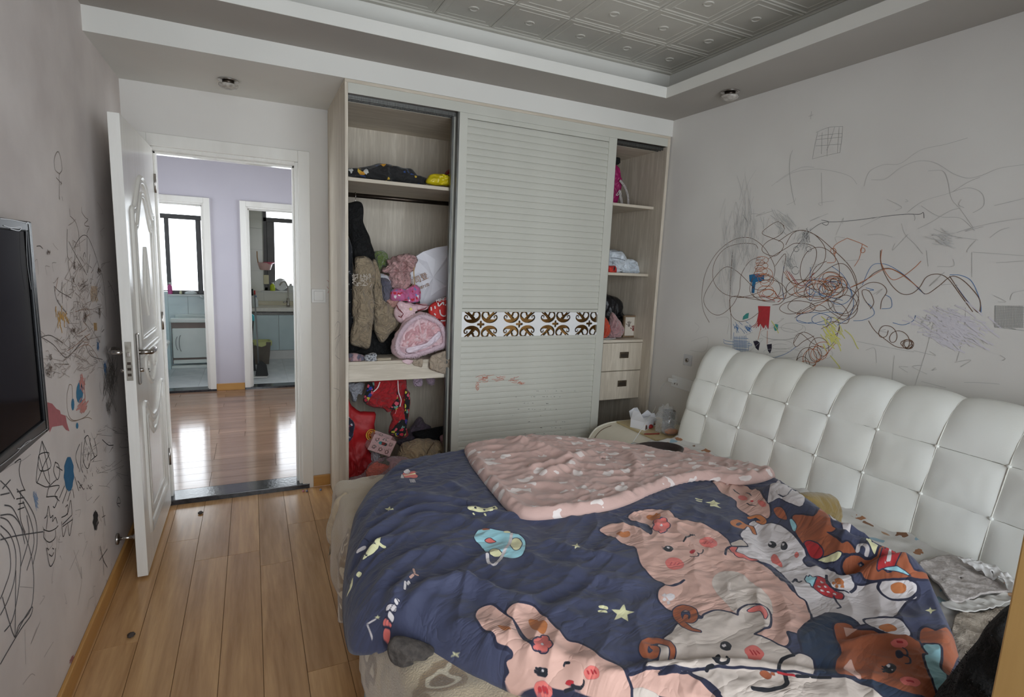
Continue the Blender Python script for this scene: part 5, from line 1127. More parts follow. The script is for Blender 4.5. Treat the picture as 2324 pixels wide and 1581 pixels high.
# ---------------- duvet
def poly_d(P, O):                          # signed distance to a closed polygon, negative inside
    x, y = P[:, 0], P[:, 1]; d = np.full(len(P), 1e9); ins = np.zeros(len(P), bool); n = len(O)
    for i in range(n):
        a, b_ = O[i], O[(i+1) % n]; e = b_-a; L = e@e+1e-14
        t = np.clip(((x-a[0])*e[0]+(y-a[1])*e[1])/L, 0, 1)
        d = np.minimum(d, (x-a[0]-t*e[0])**2+(y-a[1]-t*e[1])**2)
        if (a[1] > b_[1]) != (b_[1] > a[1]) or a[1] != b_[1]:
            c = ((a[1] > y) != (b_[1] > y)) & (x < (b_[0]-a[0])*(y-a[1])/((b_[1]-a[1]) if b_[1] != a[1] else 1e-12)+a[0]); ins ^= c
    d = np.sqrt(d); return np.where(ins, -d, d)
def line_d(P, O, closed=False):
    x, y = P[:, 0], P[:, 1]; d = np.full(len(P), 1e9); tt = np.zeros(len(P)); n = len(O)
    for i in range(n-1):
        a, b_ = O[i], O[i+1]; e = b_-a; L = e@e+1e-14
        t = np.clip(((x-a[0])*e[0]+(y-a[1])*e[1])/L, 0, 1); q = (x-a[0]-t*e[0])**2+(y-a[1]-t*e[1])**2
        m_ = q < d; d = np.where(m_, q, d); tt = np.where(m_, (i+t)/(n-1), tt)
    return np.sqrt(d), tt
left = resample(spline([(1.138,.40),(1.03,.25),(.966,.152),(.90,.02),(.862,-.105),(.825,-.25),(.805,-.37),(.795,-.5),(.805,-.56),(.855,-.615)], 8), 520, False)
near = resample(spline([(.855,-.615),(.90,-.645),(.96,-.69),(1.04,-.815),(1.105,-.90),(1.2,-1.0),(1.4,-1.15),(1.65,-1.29),(1.93,-1.35)], 8), 640, False)
right = resample(spline([(2.64,-.22),(2.62,-.36),(2.585,-.50),(2.52,-.66),(2.46,-.80),(2.43,-.93),(2.34,-1.06),(2.212,-1.185),(2.084,-1.265),(1.93,-1.35)], 8), 520, False)
back = resample(spline([(1.138,.40),(1.45,.44),(1.9,.45),(2.29,.32),(2.5,.08),(2.64,-.22)], 8), 640, False)
nu, nv = 640, 520
u = np.linspace(0, 1, nu)[:, None, None]; v = np.linspace(0, 1, nv)[None, :, None]
# cluster rows towards the rim so the roll of the edge is smooth
G = (1-v)*back[:, None]+v*near[:, None]+(1-u)*left[None]+u*right[None]-((1-u)*(1-v)*back[0]+u*(1-v)*back[-1]+(1-u)*v*near[0]+u*v*near[-1])
XY = G.reshape(-1, 2)
rim = np.vstack([back[::8], right[::8], near[::-8], left[::-8]])
dE = -poly_d(XY, rim); dE = np.maximum(dE, 0)
def big(XY):                               # thickness of the quilt without its rim
    x, y = XY[:, 0], XY[:, 1]
    T = .085-.055*np.clip((x-1.75)/.7, 0, 1)*np.clip((y+.25)/.4, 0, 1)
    g = lambda cx, cy, sx, sy, a: a*np.exp(-((x-cx)/sx)**2-((y-cy)/sy)**2)
    T = T+g(1.1, -.1, .25, .3, .02)+g(1.75, .28, .25, .18, .02)+g(1.6, -.55, .5, .3, .012)
    return T
HUMP = np.array([on(a, b_, 'z', .69)[:2] for a, b_ in ((1770, 1130), (1825, 1175), (1890, 1225), (1960, 1270), (2040, 1298))])
FOLDS = [  # px polyline, height, width
 ([(860,1195),(960,1172),(1100,1176),(1250,1192),(1400,1176)], .010, .020), ([(880,1130),(1000,1150),(1120,1162)], .010, .022), ([(800,1250),(900,1200),(1010,1190),(1130,1215)], .012, .022),
 ([(790,1300),(860,1250),(940,1230)], .012, .02), ([(830,1380),(880,1310),(960,1270),(1060,1262)], .014, .022), ([(900,1410),(960,1350),(1050,1335),(1130,1375),(1180,1410)], .020, .024),
 ([(860,1420),(890,1370),(940,1310)], .014, .018), ([(1050,1335),(1100,1350),(1200,1380),(1330,1420)], .012, .022), ([(950,1440),(1020,1420),(1100,1430)], .012, .02), ([(1080,1480),(1120,1450),(1160,1500)], .014, .018),
 ([(1150,1260),(1260,1300),(1380,1330),(1480,1340)], .008, .026), ([(1230,1240),(1330,1270),(1430,1280)], .008, .022), ([(1250,1390),(1330,1380),(1450,1390)], .008, .024), ([(1000,1100),(1060,1130)], .010, .02),
 ([(1180,1470),(1290,1500),(1400,1540)], .008, .02), ([(1120,1420),(1180,1470),(1230,1540)], .009, .018), ([(1330,1545),(1470,1522),(1650,1516),(1800,1532),(1990,1548)], .011, .022), ([(1330,1530),(1470,1507),(1650,1500),(1800,1514),(1960,1530)], -.008, .016),
 ([(1905,1475),(2000,1462),(2090,1468)], .014, .016), ([(1905,1462),(2000,1450),(2090,1455)], -.010, .012), ([(1700,1180),(1740,1260),(1800,1330)], -.014, .03), ([(1820,1260),(1900,1310),(2010,1318),(2100,1310)], -.022, .02),
 ([(1850,1345),(1980,1325),(2110,1320)], .012, .02), ([(2100,1330),(2130,1400),(2150,1480)], .010, .02), ([(1560,1160),(1650,1200),(1760,1290)], .006, .03), ([(1980,1400),(2050,1420),(2120,1400)], .008, .02),
 ([(1880,1245),(1960,1275),(2040,1290)], .016, .016), ([(1900,1262),(1980,1288)], -.012, .010), ([(1950,1285),(2050,1292),(2110,1300)], .012, .012)]
def wrinkles(XY):
    z = np.zeros(len(XY))
    for pts, h, w_ in FOLDS:
        O = spline(np.array([on(a, b_, 'z', .65)[:2] for a, b_ in pts]), 4); lo, hi = O.min(0)-3*w_, O.max(0)+3*w_
        i = np.where(((XY > lo) & (XY < hi)).all(1))[0]
        if not len(i): continue
        d, t = line_d(XY[i], O); z[i] += 1.25*h*np.exp(-(d/w_)**2)*np.clip(np.sin(np.pi*np.clip(t, .02, .98))**.6, 0, 1)
    P3 = np.c_[XY, np.zeros(len(XY))]
    rot = np.array([[.83, .55, 0], [-.55, .83, 0], [0, 0, 1]]); Q = P3@rot.T
    warp = np.c_[pnoise(P3*3.1, 1), pnoise(P3*3.1+9, 2), np.zeros(len(XY))]*.08
    z += (ridged((Q+warp)*np.array([4.5, 13, 1]), 1)-.4)*.0105*(.6+.7*np.clip(pnoise(P3*2.2, 5)+.3, 0, 1))
    z += (ridged((P3+warp)*np.array([11, 20, 1])+4, 2).clip(0, 1)**2.2-.25)*.005*np.clip(.4+pnoise(P3*3+7, 6), 0, 1.2)
    z += (ridged((P3+warp*.5)*np.array([30, 38, 1])+8, 4)-.4)*.0022*np.clip(.35+pnoise(P3*4+2, 2), 0, 1)+pnoise(P3*34, 3)*.0012
    return z
x, y = XY[:, 0], XY[:, 1]
base = .574-np.clip(.90-x, 0, .2)*.55
hd, _ = line_d(XY, spline(HUMP, 4)); hump = .085*np.exp(-(hd/.085)**2)
T = big(XY)+hump*np.clip(dE/.05, 0, 1)
pr_ = np.sqrt(np.clip(1-(1-np.clip(dE/.075, 0, 1))**2, 0, 1))
WZ = wrinkles(XY)
Zd = base+T*pr_+WZ*np.clip(dE/.03, 0, 1)
Zd -= np.exp(-(np.maximum(dE, 0)/.004))*.01
PD = np.c_[XY, Zd].reshape(nu, nv, 3)
# pull the lower rim inwards so the edge is a roll, and add an underside lip
cen = np.array([1.7, -.4])
lip = []
for k_, (s_, dz) in enumerate(((.995, -.02), (.975, -.03))):
    pass
DUV = grid_mesh('duvet_cover', PD)
duv = thing('duvet', (1.7, -.45, .57), 'navy duvet printed with cartoon animals spread across the bed', 'duvet')
do = link('duvet_cover', DUV, None, duv)
so = do.modifiers.new('thickness', 'SOLIDIFY'); so.thickness = .03; so.offset = 1; so.use_rim = True

# ---- the print: every colour is a region stored as a distance on the cloth
PX = np.c_[XY, Zd]-CAM; zc_ = PX@CF; PXX = FW/2+FPX*(PX@CR)/zc_; PXY = FH/2-FPX*(PX@CU)/zc_
from mathutils import kdtree
step = 3; ii, jj = np.meshgrid(np.arange(0, nu, step), np.arange(0, nv, step), indexing='ij'); sel = (ii*nv+jj).ravel()
gu_, gv_ = np.gradient(PD, axis=0), np.gradient(PD, axis=1); nn_ = np.cross(gv_, gu_).reshape(-1, 3); nn_ /= np.linalg.norm(nn_, axis=1)[:, None]+1e-12
vis = -(nn_*(PX/np.linalg.norm(PX, axis=1)[:, None])).sum(1) > .06
sel = sel[vis[sel]]
kd = kdtree.KDTree(len(sel))
for k_ in sel.tolist(): kd.insert((PXX[k_], PXY[k_], 0), k_)
kd.balance()
def cloth_xy(px, py):
    _, k_, _ = kd.find((px, py, 0)); i, j = divmod(k_, nv); i0, i1 = max(i-4, 0), min(i+5, nu); j0, j1 = max(j-4, 0), min(j+5, nv)
    blk = (np.arange(i0, i1)[:, None]*nv+np.arange(j0, j1)).ravel(); blk = blk[vis[blk]]; dd = (PXX[blk]-px)**2+(PXY[blk]-py)**2; b_ = blk[np.argmin(dd)]
    return XY[b_]
REG = {}
COLS = {'ink': srgb(32,34,58), 'pink': srgb(206,165,151), 'cream': srgb(202,188,178), 'white': srgb(210,202,202), 'brown': srgb(158,86,54), 'coral': srgb(218,112,104), 'yellow': srgb(228,224,178), 'cyan': srgb(156,206,216), 'black': srgb(18,20,30), 'red': srgb(178,40,46), 'dark': srgb(32,48,72), 'tan': srgb(186,112,62)}
for c_ in COLS: REG[c_] = np.full(len(XY), .05, np.float32)
def paint(col, i, s):
    for c_ in REG: REG[c_][i] = np.maximum(REG[c_][i], -s)
    REG[col][i] = np.minimum(REG[col][i], s)
def near_idx(O, m_): lo, hi = O.min(0)-m_, O.max(0)+m_; return np.where(((XY > lo) & (XY < hi)).all(1))[0]
def fill(pts, col, line=0, smooth=True, raw=False, n=4):
    O = np.array(pts if raw else [cloth_xy(a, b_) for a, b_ in pts]); O = spline(O, n, True) if smooth else O
    i = near_idx(O, .03)
    if not len(i): return
    s = poly_d(XY[i], O)
    if line: paint('ink', i, s-line)
    paint(col, i, s)
def stroke(pts, col, w_, n=5, line=0):
    O = np.array([cloth_xy(a, b_) for a, b_ in pts]); O = spline(O, n) if len(O) > 2 else O
    i = near_idx(O, .04)
    if not len(i): return
    d, t = line_d(XY[i], O); ww_ = np.interp(t, np.linspace(0, 1, len(w_)), w_) if hasattr(w_, '__len__') else w_
    if line: paint('ink', i, d-ww_-line)
    paint(col, i, d-ww_)
def ell(cx, cy, rx, ry, rot=0, n=12): return [(cx+rx*math.cos(t)*math.cos(rot)-ry*math.sin(t)*math.sin(rot), cy+rx*math.cos(t)*math.sin(rot)+ry*math.sin(t)*math.cos(rot)) for t in np.linspace(0, 2*math.pi, n+1)[:-1]]
def star(cx, cy, r, k=.42, rot=-1.57, n=5, sy=.8): return [(cx+(r if q % 2 == 0 else r*k)*math.cos(rot+q*math.pi/n), cy+sy*(r if q % 2 == 0 else r*k)*math.sin(rot+q*math.pi/n)) for q in range(2*n)]
c2 = crop(740, 1000, 2.721); c3 = crop(1060, 980, 3.1405); c4 = crop(1340, 1060, 3.034); c5 = crop(1700, 1060, 3.0353)
LW_ = .0056
def flower(cv, cx, cy, r):
    for k_ in range(5): fill(cv(ell(cx+r*.55*math.cos(k_*1.257-1.2), cy+r*.5*math.sin(k_*1.257-1.2), r*.5, r*.42)), 'coral', .003)
    for k_ in range(5): fill(cv(ell(cx+r*.5*math.cos(k_*1.257-1.2), cy+r*.45*math.sin(k_*1.257-1.2), r*.42, r*.36)), 'coral')
    fill(cv(ell(cx, cy, r*.17, r*.14)), 'white')
# rabbit in the background (upper right)
fill(c4([(840,90),(920,95),(1010,110),(1100,150),(1190,210),(1230,260),(1225,345),(1140,350),(1060,312),(1010,272),(1005,232),(950,200),(890,160)]), 'pink', LW_)
fill(c4(ell(1050,210,34,16,.2)), 'coral'); fill(c4(ell(1180,248,34,18,.6)), 'coral'); fill(c4(ell(1112,232,12,7)), 'red')
stroke(c4([(985,152),(1005,172),(1025,185)]), 'black', .003); stroke(c4([(1070,175),(1090,180),(1105,195)]), 'black', .002); stroke(c4([(1075,248),(1105,260),(1135,262)]), 'black', .002)
# big winking rabbit
fill(c4([(62,430),(110,400),(180,385),(300,400),(380,440),(412,466),(430,440),(415,408),(385,388),(330,376),(272,362),(262,335),(300,305),(400,290),(500,293),(560,315),(605,356),(700,372),(800,402),(880,442),(940,492),(965,535),(1000,590),(1150,650),(1200,680),(1290,740),(1340,790),(1390,850),(1450,890),(1500,960),(1525,1030),(1512,1080),(1440,1140),(1352,1125),(1366,1190),(1340,1225),(1250,1212),(1160,1170),(1000,1100),(800,1040),(700,995),(580,990),(500,950),(465,900),(475,840),(515,805),(440,770),(380,700),(345,650),(330,600),(305,545),(240,532),(180,492),(100,462)]), 'pink', LW_)
fill(c4([(840,790),(870,730),(940,714),(1050,740),(1150,820),(1230,890),(1250,960),(1235,1030),(1020,1020),(940,940),(870,870)]), 'cream')
fill(c4([(384,345),(402,325),(430,332),(442,326),(458,312),(482,328),(472,356),(425,364)]), 'tan'); fill(c4([(176,463),(192,446),(225,448),(240,440),(266,440),(273,470),(222,482)]), 'tan')
flower(c4, 487, 398, 58)
fill(c4(ell(538,561,34,20,.1)), 'black'); fill(c4(ell(536,552,11,7)), 'white'); stroke(c4([(506,555),(494,548)]), 'black', .0015); stroke(c4([(508,562),(495,560)]), 'black', .0015)
stroke(c4([(640,510),(658,482),(690,470),(720,472)]), 'black', [.0025,.0035,.002]); stroke(c4([(690,470),(686,462)]), 'black', .0015); stroke(c4([(704,470),(702,461)]), 'black', .0015); stroke(c4([(716,470),(716,460)]), 'black', .0015)
for cx, cy, rx, ry in ((812,518,63,35), (580,662,63,42)):
    fill(c4(ell(cx, cy, rx, ry, .15)), 'coral')
    for k_ in (-24, 0, 24): stroke(c4([(cx+k_-6, cy+8), (cx+k_+8, cy-8)]), 'red', .0014)
fill(c4([(680,582),(690,572),(702,566),(722,572),(712,588),(695,594)]), 'red')
stroke(c4([(735,585),(745,597),(738,612),(710,616),(688,613)]), 'black', .0018); stroke(c4([(738,592),(760,594),(777,582),(777,565)]), 'black', .0018)
stroke(c4([(515,808),(560,812),(610,800),(650,775)]), 'ink', [.002,.004,.003])
for cx, cy, r in ((552,890,29), (507,880,13), (509,910,13), (537,932,13)): fill(c4(ell(cx, cy, r, r*.85)), 'white')
# goat in the upper right
fill(c5([(0,385),(40,368),(100,390),(170,388),(250,420),(330,500),(380,570),(390,610),(365,640),(420,690),(540,700),(690,740),(720,800),(880,792),(1110,775),(1165,830),(1150,900),(1100,912),(1050,960),(995,1030),(900,1050),(720,1085),(560,1005),(450,1050),(440,1020),(400,930),(340,880),(290,800),(240,745),(160,680),(90,650),(0,620),(-60,612),(-98,565),(-85,540),(-40,500),(-55,460),(0,400)]), 'white', LW_)
fill(c4([(970,520),(1005,505),(1040,500),(1082,540),(990,546)]), 'cream', .003); fill(c4([(958,556),(1010,548),(1003,580),(1080,618),(1155,642),(1080,634),(1000,602)]), 'coral', .003)
stroke(c4([(930,600),(940,560),(985,543),(1080,545)]), 'ink', .0035); stroke(c4([(1180,660),(1240,700),(1320,780)]), 'ink', .005)
for P_ in ([(1062,398),(1030,414),(992,402),(983,378),(1020,368),(1062,392),(1105,412),(1132,455)], [(1092,348),(1140,334),(1184,356),(1190,384),(1150,372)]): stroke(c4(P_), 'tan', [.007,.009,.009,.008,.005], line=.0028)
fill(c5(ell(158,532,30,22,.3)), 'black'); fill(c5(ell(146,524,10,9)), 'white'); fill(c5(ell(240,540,24,30)), 'black'); fill(c5(ell(234,530,9,10)), 'white')
fill(c5([(150,625),(165,600),(195,605),(205,630),(232,670),(222,688),(190,668),(160,655)]), 'coral'); fill(c5(ell(328,602,16,20)), 'coral')
fill(c5([(430,775),(460,752),(520,768),(570,828),(642,868),(638,906),(580,902),(500,872),(450,832)]), 'red', .0032); fill(c5([(388,768),(398,748),(412,755),(420,742),(440,756),(462,756),(452,790),(432,826),(420,800),(402,792)]), 'cyan', .003, smooth=False)
for cx, cy in ((500,790),(480,820),(530,825),(545,858),(590,872),(505,850)): fill(c5(ell(cx, cy, 15, 7, .5)), 'white')
stroke(c5([(535,742),(545,800),(590,840),(680,862)]), 'ink', .0035); stroke(c5([(700,860),(730,835),(735,800)]), 'ink', .0035)
fill(c5(ell(622,785,32,22,.3)), 'tan')
for cx, cy in ((582,796),(605,820),(644,820)): fill(c5(ell(cx, cy, 12, 11)), 'tan')
stroke(c5([(900,785),(888,830),(925,882),(1000,912),(1110,907),(1160,862),(1162,805),(1112,775)]), 'ink', .0035); fill(c5(ell(1030,830,56,38)), 'tan')
fill(c5([(812,1048),(1000,1040),(1080,1100),(1108,1142),(1080,1152),(900,1122),(825,1085)]), 'white', LW_); fill(c5(ell(955,1105,62,26,.1)), 'tan')
stroke(c5([(300,790),(320,770),(340,790),(360,785)]), 'ink', .003); stroke(c5([(580,890),(605,925),(630,965),(605,972)]), 'ink', .0025)
# dark cloud and brown bear
fill(c5([(350,1165),(360,1120),(420,1060),(500,1026),(560,1006),(700,1040),(745,1085),(620,1092),(590,1102),(602,1180),(632,1230),(620,1280),(602,1330),(612,1400),(642,1432),(440,1422),(432,1332),(380,1292),(370,1232)]), 'dark', LW_)
fill(c5([(588,1092),(640,1070),(700,1088),(740,1118),(900,1142),(1110,1165),(1140,1190),(1195,1220),(1235,1290),(1212,1312),(1242,1382),(1242,1432),(1282,1512),(1272,1590),(1170,1562),(1060,1542),(960,1502),(870,1472),(730,1440),(612,1412),(602,1332),(642,1272),(602,1182)]), 'brown', LW_)
fill(c5([(1180,1142),(1210,1105),(1260,1112),(1290,1126),(1350,1104),(1412,1150),(1442,1260),(1452,1302),(1365,1442),(1322,1372),(1316,1302),(1302,1222),(1198,1226)]), 'brown', LW_)
fill(c5([(1200,1226),(1302,1220),(1322,1300),(1312,1372),(1362,1432),(1325,1590),(1282,1512),(1242,1392),(1212,1302),(1236,1286)]), 'cyan', LW_)
fill(c5([(648,1100),(752,1114),(665,1168)]), 'pink', smooth=False); fill(c5([(652,1385),(675,1345),(702,1324),(722,1372),(775,1452),(722,1432)]), 'pink')
fill(c5(ell(1038,1210,60,32,.05)), 'coral'); fill(c5(ell(1110,1475,72,30,.2)), 'coral'); stroke(c5([(1020,1205),(1058,1208)]), 'red', .002); stroke(c5([(1090,1472),(1130,1480)]), 'red', .002)
fill(c5(ell(970,1385,42,36)), 'black'); fill(c5(ell(962,1366,14,13)), 'white'); fill(c5(ell(985,1395,6,6)), 'white')
for P_ in ([(932,1375),(920,1372)], [(930,1390),(916,1392)], [(935,1402),(925,1410)]): stroke(c5(P_), 'black', .002)
fill(c5([(1008,1270),(1030,1258),(1062,1280),(1058,1310),(1030,1318),(1012,1298)]), 'ink'); stroke(c5([(1060,1290),(1088,1292),(1085,1265),(1060,1246)]), 'ink', .002); stroke(c5([(1076,1352),(1110,1345),(1106,1312),(1076,1294)]), 'ink', .002)
fill(c5([(880,1472),(980,1512),(1080,1546),(1180,1570),(1280,1600),(900,1620),(760,1500),(560,1448),(700,1445)]), 'dark', 0)
# goat in the middle foreground
fill(c4([(600,1075),(680,1050),(770,1042),(790,1012),(860,990),(920,990),(1010,1020),(1030,990),(1090,950),(1160,945),(1210,970),(1236,1020),(1226,1090),(1182,1110),(1122,1146),(1160,1160),(1240,1190),(1290,1225),(1350,1246),(1400,1292),(1450,1282),(1530,1330),(1530,1425),(1440,1420),(1300,1405),(1150,1390),(900,1372),(620,1368),(380,1388),(470,1330),(465,1230),(500,1180),(560,1140)]), 'cream', LW_)
for P_ in ([(755,1125),(690,1112),(640,1080),(602,1030),(602,985),(650,965),(700,985),(715,1030),(690,1058),(660,1048),(660,1022)], [(550,1320),(562,1262),(522,1202),(440,1190),(376,1212),(362,1262),(392,1300),(440,1288),(452,1250),(424,1240)]):
    stroke(c4(P_), 'brown', [.002,.007,.0095,.0095,.009,.008,.007,.005], line=.003)
fill(c4([(1080,992),(1130,955),(1192,960),(1222,1010),(1206,1042),(1190,1012),(1160,986)]), 'coral', .002)
fill(c4(ell(932,1232,41,32,.3)), 'black'); fill(c4(ell(922,1226,15,10)), 'white'); fill(c4([(838,1308),(862,1296),(892,1296),(892,1322),(866,1334)]), 'black')
stroke(c4([(868,1330),(890,1350),(930,1350),(948,1325),(940,1305)]), 'black', .003); fill(c4(ell(1128,1276,70,46,.3)), 'coral')
for k_ in (-20, 2, 24): stroke(c4([(1128+k_-8, 1262), (1128+k_+8, 1285)]), 'red', .0016)
stroke(c4([(1295,1395),(1308,1340),(1350,1302),(1400,1296)]), 'black', .0035)
# foreground bodies below the fold
fill(c4([(-230,1300),(-100,1270),(0,1268),(100,1330),(170,1370),(240,1385),(260,1440),(370,1400),(520,1385),(690,1420),(780,1480),(870,1545),(900,1640),(-340,1640),(-330,1560),(-250,1480)]), 'pink', LW_)
fill(c4([(200,1560),(280,1530),(370,1525),(450,1560),(470,1640),(190,1640)]), 'cream')
fill(c4([(600,1392),(900,1380),(1170,1396),(1340,1416),(1560,1448),(1800,1460),(1950,1530),(1990,1640),(960,1640),(900,1545),(830,1478),(700,1412)]), 'cream', LW_)
fill(c4([(465,1435),(500,1385),(600,1378),(606,1420),(540,1425)]), 'ink')
stroke(c4([(800,1400),(815,1380),(840,1362)]), 'black', .004); stroke(c4([(1335,1412),(1350,1450),(1350,1495),(1280,1525),(1190,1530),(1120,1518)]), 'black', .0045); stroke(c4([(690,1420),(770,1470),(860,1545),(900,1600)]), 'ink', .005)
fill(c4(ell(1205,1428,46,26,.4)), 'brown'); fill(c4(ell(1256,1422,18,12,.4)), 'brown'); stroke(c4([(1290,1408),(1350,1425),(1420,1442)]), 'red', .0025); stroke(c4([(1420,1442),(1500,1442)]), 'black', .003); stroke(c4([(1520,1442),(1650,1442)]), 'black', .003)
stroke(c4([(160,1490),(180,1460),(215,1445)]), 'black', .004); fill(c4([(205,1490),(225,1465),(262,1470),(240,1500)]), 'coral', .002)
# rabbit at the lower left
fill(c2([(925,1080),(950,1035),(1010,1015),(1060,1040),(1130,1090),(1170,1150),(1200,1210),(1270,1275),(1292,1270),(1250,1222),(1190,1150),(1130,1075),(1120,1050),(1160,1005),(1220,1005),(1290,1025),(1340,1080),(1390,1130),(1440,1170),(1490,1230),(1560,1250),(1640,1290),(1690,1330),(1790,1380),(1850,1450),(1880,1560),(1800,1640),(1160,1640),(1140,1560),(1105,1480),(1130,1430),(1115,1370),(1150,1340),(1150,1290),(1060,1250),(1040,1190),(960,1140)]), 'pink', LW_)
fill(c2([(1252,1120),(1268,1100),(1300,1104),(1312,1114),(1345,1106),(1370,1135),(1342,1190),(1290,1166)]), 'tan'); fill(c2([(1060,1140),(1100,1140),(1142,1166),(1095,1168)]), 'tan')
flower(c2, 1335, 1255, 58)
fill(c2(ell(1337,1428,34,32)), 'black'); fill(c2(ell(1338,1418,11,11)), 'white')
for P_ in ([(1306,1412),(1292,1402)], [(1304,1422),(1290,1418)]): stroke(c2(P_), 'black', .0016)
stroke(c2([(1468,1384),(1478,1368),(1500,1366)]), 'black', .002); fill(c2(ell(1342,1536,64,46,.7)), 'coral'); fill(c2(ell(1642,1430,48,46)), 'coral')
for k_ in (-22, 0, 22): stroke(c2([(1342+k_-6, 1528), (1342+k_+8, 1546)]), 'red', .0014); stroke(c2([(1642+k_-6, 1418), (1642+k_+4, 1432)]), 'red', .0014)
fill(c2([(1476,1500),(1490,1482),(1512,1478),(1534,1488),(1522,1508),(1500,1514)]), 'red'); stroke(c2([(1516,1506),(1534,1524),(1505,1540),(1470,1546)]), 'black', .0018); stroke(c2([(1534,1524),(1566,1526),(1590,1508),(1590,1484)]), 'black', .0018)
# bunched corner by the headboard
fill(c5([(130,200),(170,130),(215,98),(270,138),(340,160),(385,232),(300,250),(205,212),(150,240)]), 'white', .003)
stroke(c5([(200,185),(270,185),(330,190)]), 'ink', .002); stroke(c5([(190,130),(230,150)]), 'ink', .002)
fill(c5([(170,285),(210,275),(245,310),(262,360),(225,355),(185,325)]), 'brown', .003)
fill(c5([(300,340),(360,325),(410,330),(470,315),(520,340),(562,370),(592,420),(572,440),(535,440),(555,465),(600,492),(640,522),(682,510),(732,570),(742,592),(640,592),(560,622),(490,642),(400,562),(340,482),(310,420)]), 'brown', LW_)
fill(c5([(280,365),(300,360),(325,400),(318,440),(300,425)]), 'cyan', .002)
fill(c5([(384,522),(420,505),(482,532),(507,582),(492,622),(440,622),(402,572)]), 'red', .003); fill(c5([(478,642),(560,602),(636,592),(602,642),(522,657)]), 'yellow', .003); fill(c5([(808,492),(850,490),(887,542),(887,612),(842,562)]), 'yellow', .003)
fill(c5([(468,258),(540,265),(620,310),(705,392),(640,362),(560,312)]), 'white', .003); fill(c5(ell(660,378,24,12,.6)), 'tan'); stroke(c5([(745,570),(760,535),(800,532),(815,560),(805,600)]), 'white', .005)
fill(c5([(640,682),(720,602),(882,612),(932,592),(1100,652),(1232,722),(1288,762),(1100,752),(832,776),(760,722)]), 'brown', LW_)
fill(c5([(888,652),(960,622),(1072,632),(1002,682),(922,692)]), 'red', .003); fill(c5(ell(955,640,22,12)), 'white'); fill(c5([(928,702),(1020,682),(1112,742),(1040,722)]), 'cyan', .002); fill(c5(ell(772,668,24,18)), 'ink'); fill(c5(ell(768,672,7,8)), 'white')
# sky motifs
fill(c4(star(220,1005,82,.42,-1.45)), 'yellow', smooth=False); stroke(c4([(70,960),(112,968)]), 'yellow', .0045); stroke(c4([(66,992),(104,994)]), 'yellow', .0045)
fill(c4([(790,238),(830,236),(850,222),(862,238),(895,250),(870,258),(902,282),(850,265),(825,268),(826,248)]), 'yellow', smooth=False); stroke(c4([(728,215),(765,222)]), 'yellow', .004); stroke(c4([(732,230),(765,235)]), 'yellow', .004)
fill(c3(star(778,812,34,.35,-1.3, 4)), 'yellow', smooth=False); fill(c2(star(390,422,26,.3,-1.4, 4)), 'yellow', smooth=False); fill(c2(star(800,1320,36,.25,-.6, 4, .6)), 'yellow', smooth=False); fill(c5(star(1250,985,40,.32,-1.6, 4, .75)), 'yellow', smooth=False)
fill(c3([(54,742),(75,702),(120,692),(200,698),(300,713),(382,735),(412,782),(406,842),(380,882),(300,895),(230,882),(170,852),(100,812),(65,777)]), 'cyan', .0036)
fill(c3(ell(350,797,38,42)), 'yellow', .0028); fill(c3(ell(204,860,42,26,.3)), 'yellow', .0028); fill(c3([(132,772),(160,758),(190,772),(205,780),(160,788)]), 'coral', .0025); fill(c3([(105,690),(150,686),(165,696),(120,698)]), 'brown'); fill(c3([(262,706),(290,706),(308,716),(270,716)]), 'yellow')
stroke(c3([(318,722),(305,790),(265,855),(225,920),(185,942),(155,925),(143,868)]), 'white', .0048)
fill(c2([(872,408),(925,400),(950,412),(1000,412),(1045,400),(1060,418),(1030,432),(960,442),(895,428)]), 'yellow', .0028)
for cx, cy in ((925,415),(978,425),(1038,412)): fill(c2(star(cx, cy, 11, .45, -1.57, 5, .9)), 'ink', smooth=False)
stroke(c2([(908,446),(912,455)]), 'yellow', .003); stroke(c2([(980,450),(984,460)]), 'yellow', .003); stroke(c2([(872,400),(868,370),(900,362)]), 'ink', .002)
fill(c2([(346,598),(300,618),(262,660),(225,735),(285,695),(328,640)]), 'yellow', .0028); fill(c2(star(302,632,15,.45)), 'ink', smooth=False); fill(c2(star(246,706,15,.45)), 'ink', smooth=False)
stroke(c2([(195,680),(238,660)]), 'white', .005); stroke(c2([(335,640),(360,655)]), 'yellow', .004); stroke(c2([(200,820),(212,830)]), 'yellow', .005); stroke(c2([(160,870),(150,905),(138,938)]), 'yellow', .004); stroke(c2([(262,625),(180,660),(140,740),(130,830),(150,880)]), 'ink', .0018)
fill(c2([(470,208),(500,182),(552,190),(560,226),(480,226)]), 'coral', .0028); fill(c2(ell(500,190,20,13)), 'white', .002); stroke(c2([(482,214),(556,200)]), 'yellow', .003); fill(c2([(462,228),(470,205),(482,228)]), 'white', .002); fill(c2([(552,195),(574,218),(560,205)]), 'white', .002)
for dx_ in (0, 9, 18, 26): stroke(c2([(516+dx_, 236), (524+dx_, 256)]), 'white', .0014)
for lt, col in (([[(360,1120),(398,1130)], [(378,1122),(376,1182)], [(360,1190),(392,1204)]], 'coral'), ([[(380,1030),(430,1040)], [(432,1010),(388,1072)], [(388,1072),(412,1100)]], 'white'), ([[(430,980),(445,990)], [(428,985),(440,1000)]], 'white'), ([[(488,870),(520,880)], [(490,872),(485,915)], [(512,868),(505,885)]], 'white'), ([[(520,840),(545,822)], [(545,822),(538,790)], [(545,822),(566,830)]], 'pink')):
    for s_ in lt: stroke(c2(s_), col, .003, line=.002)
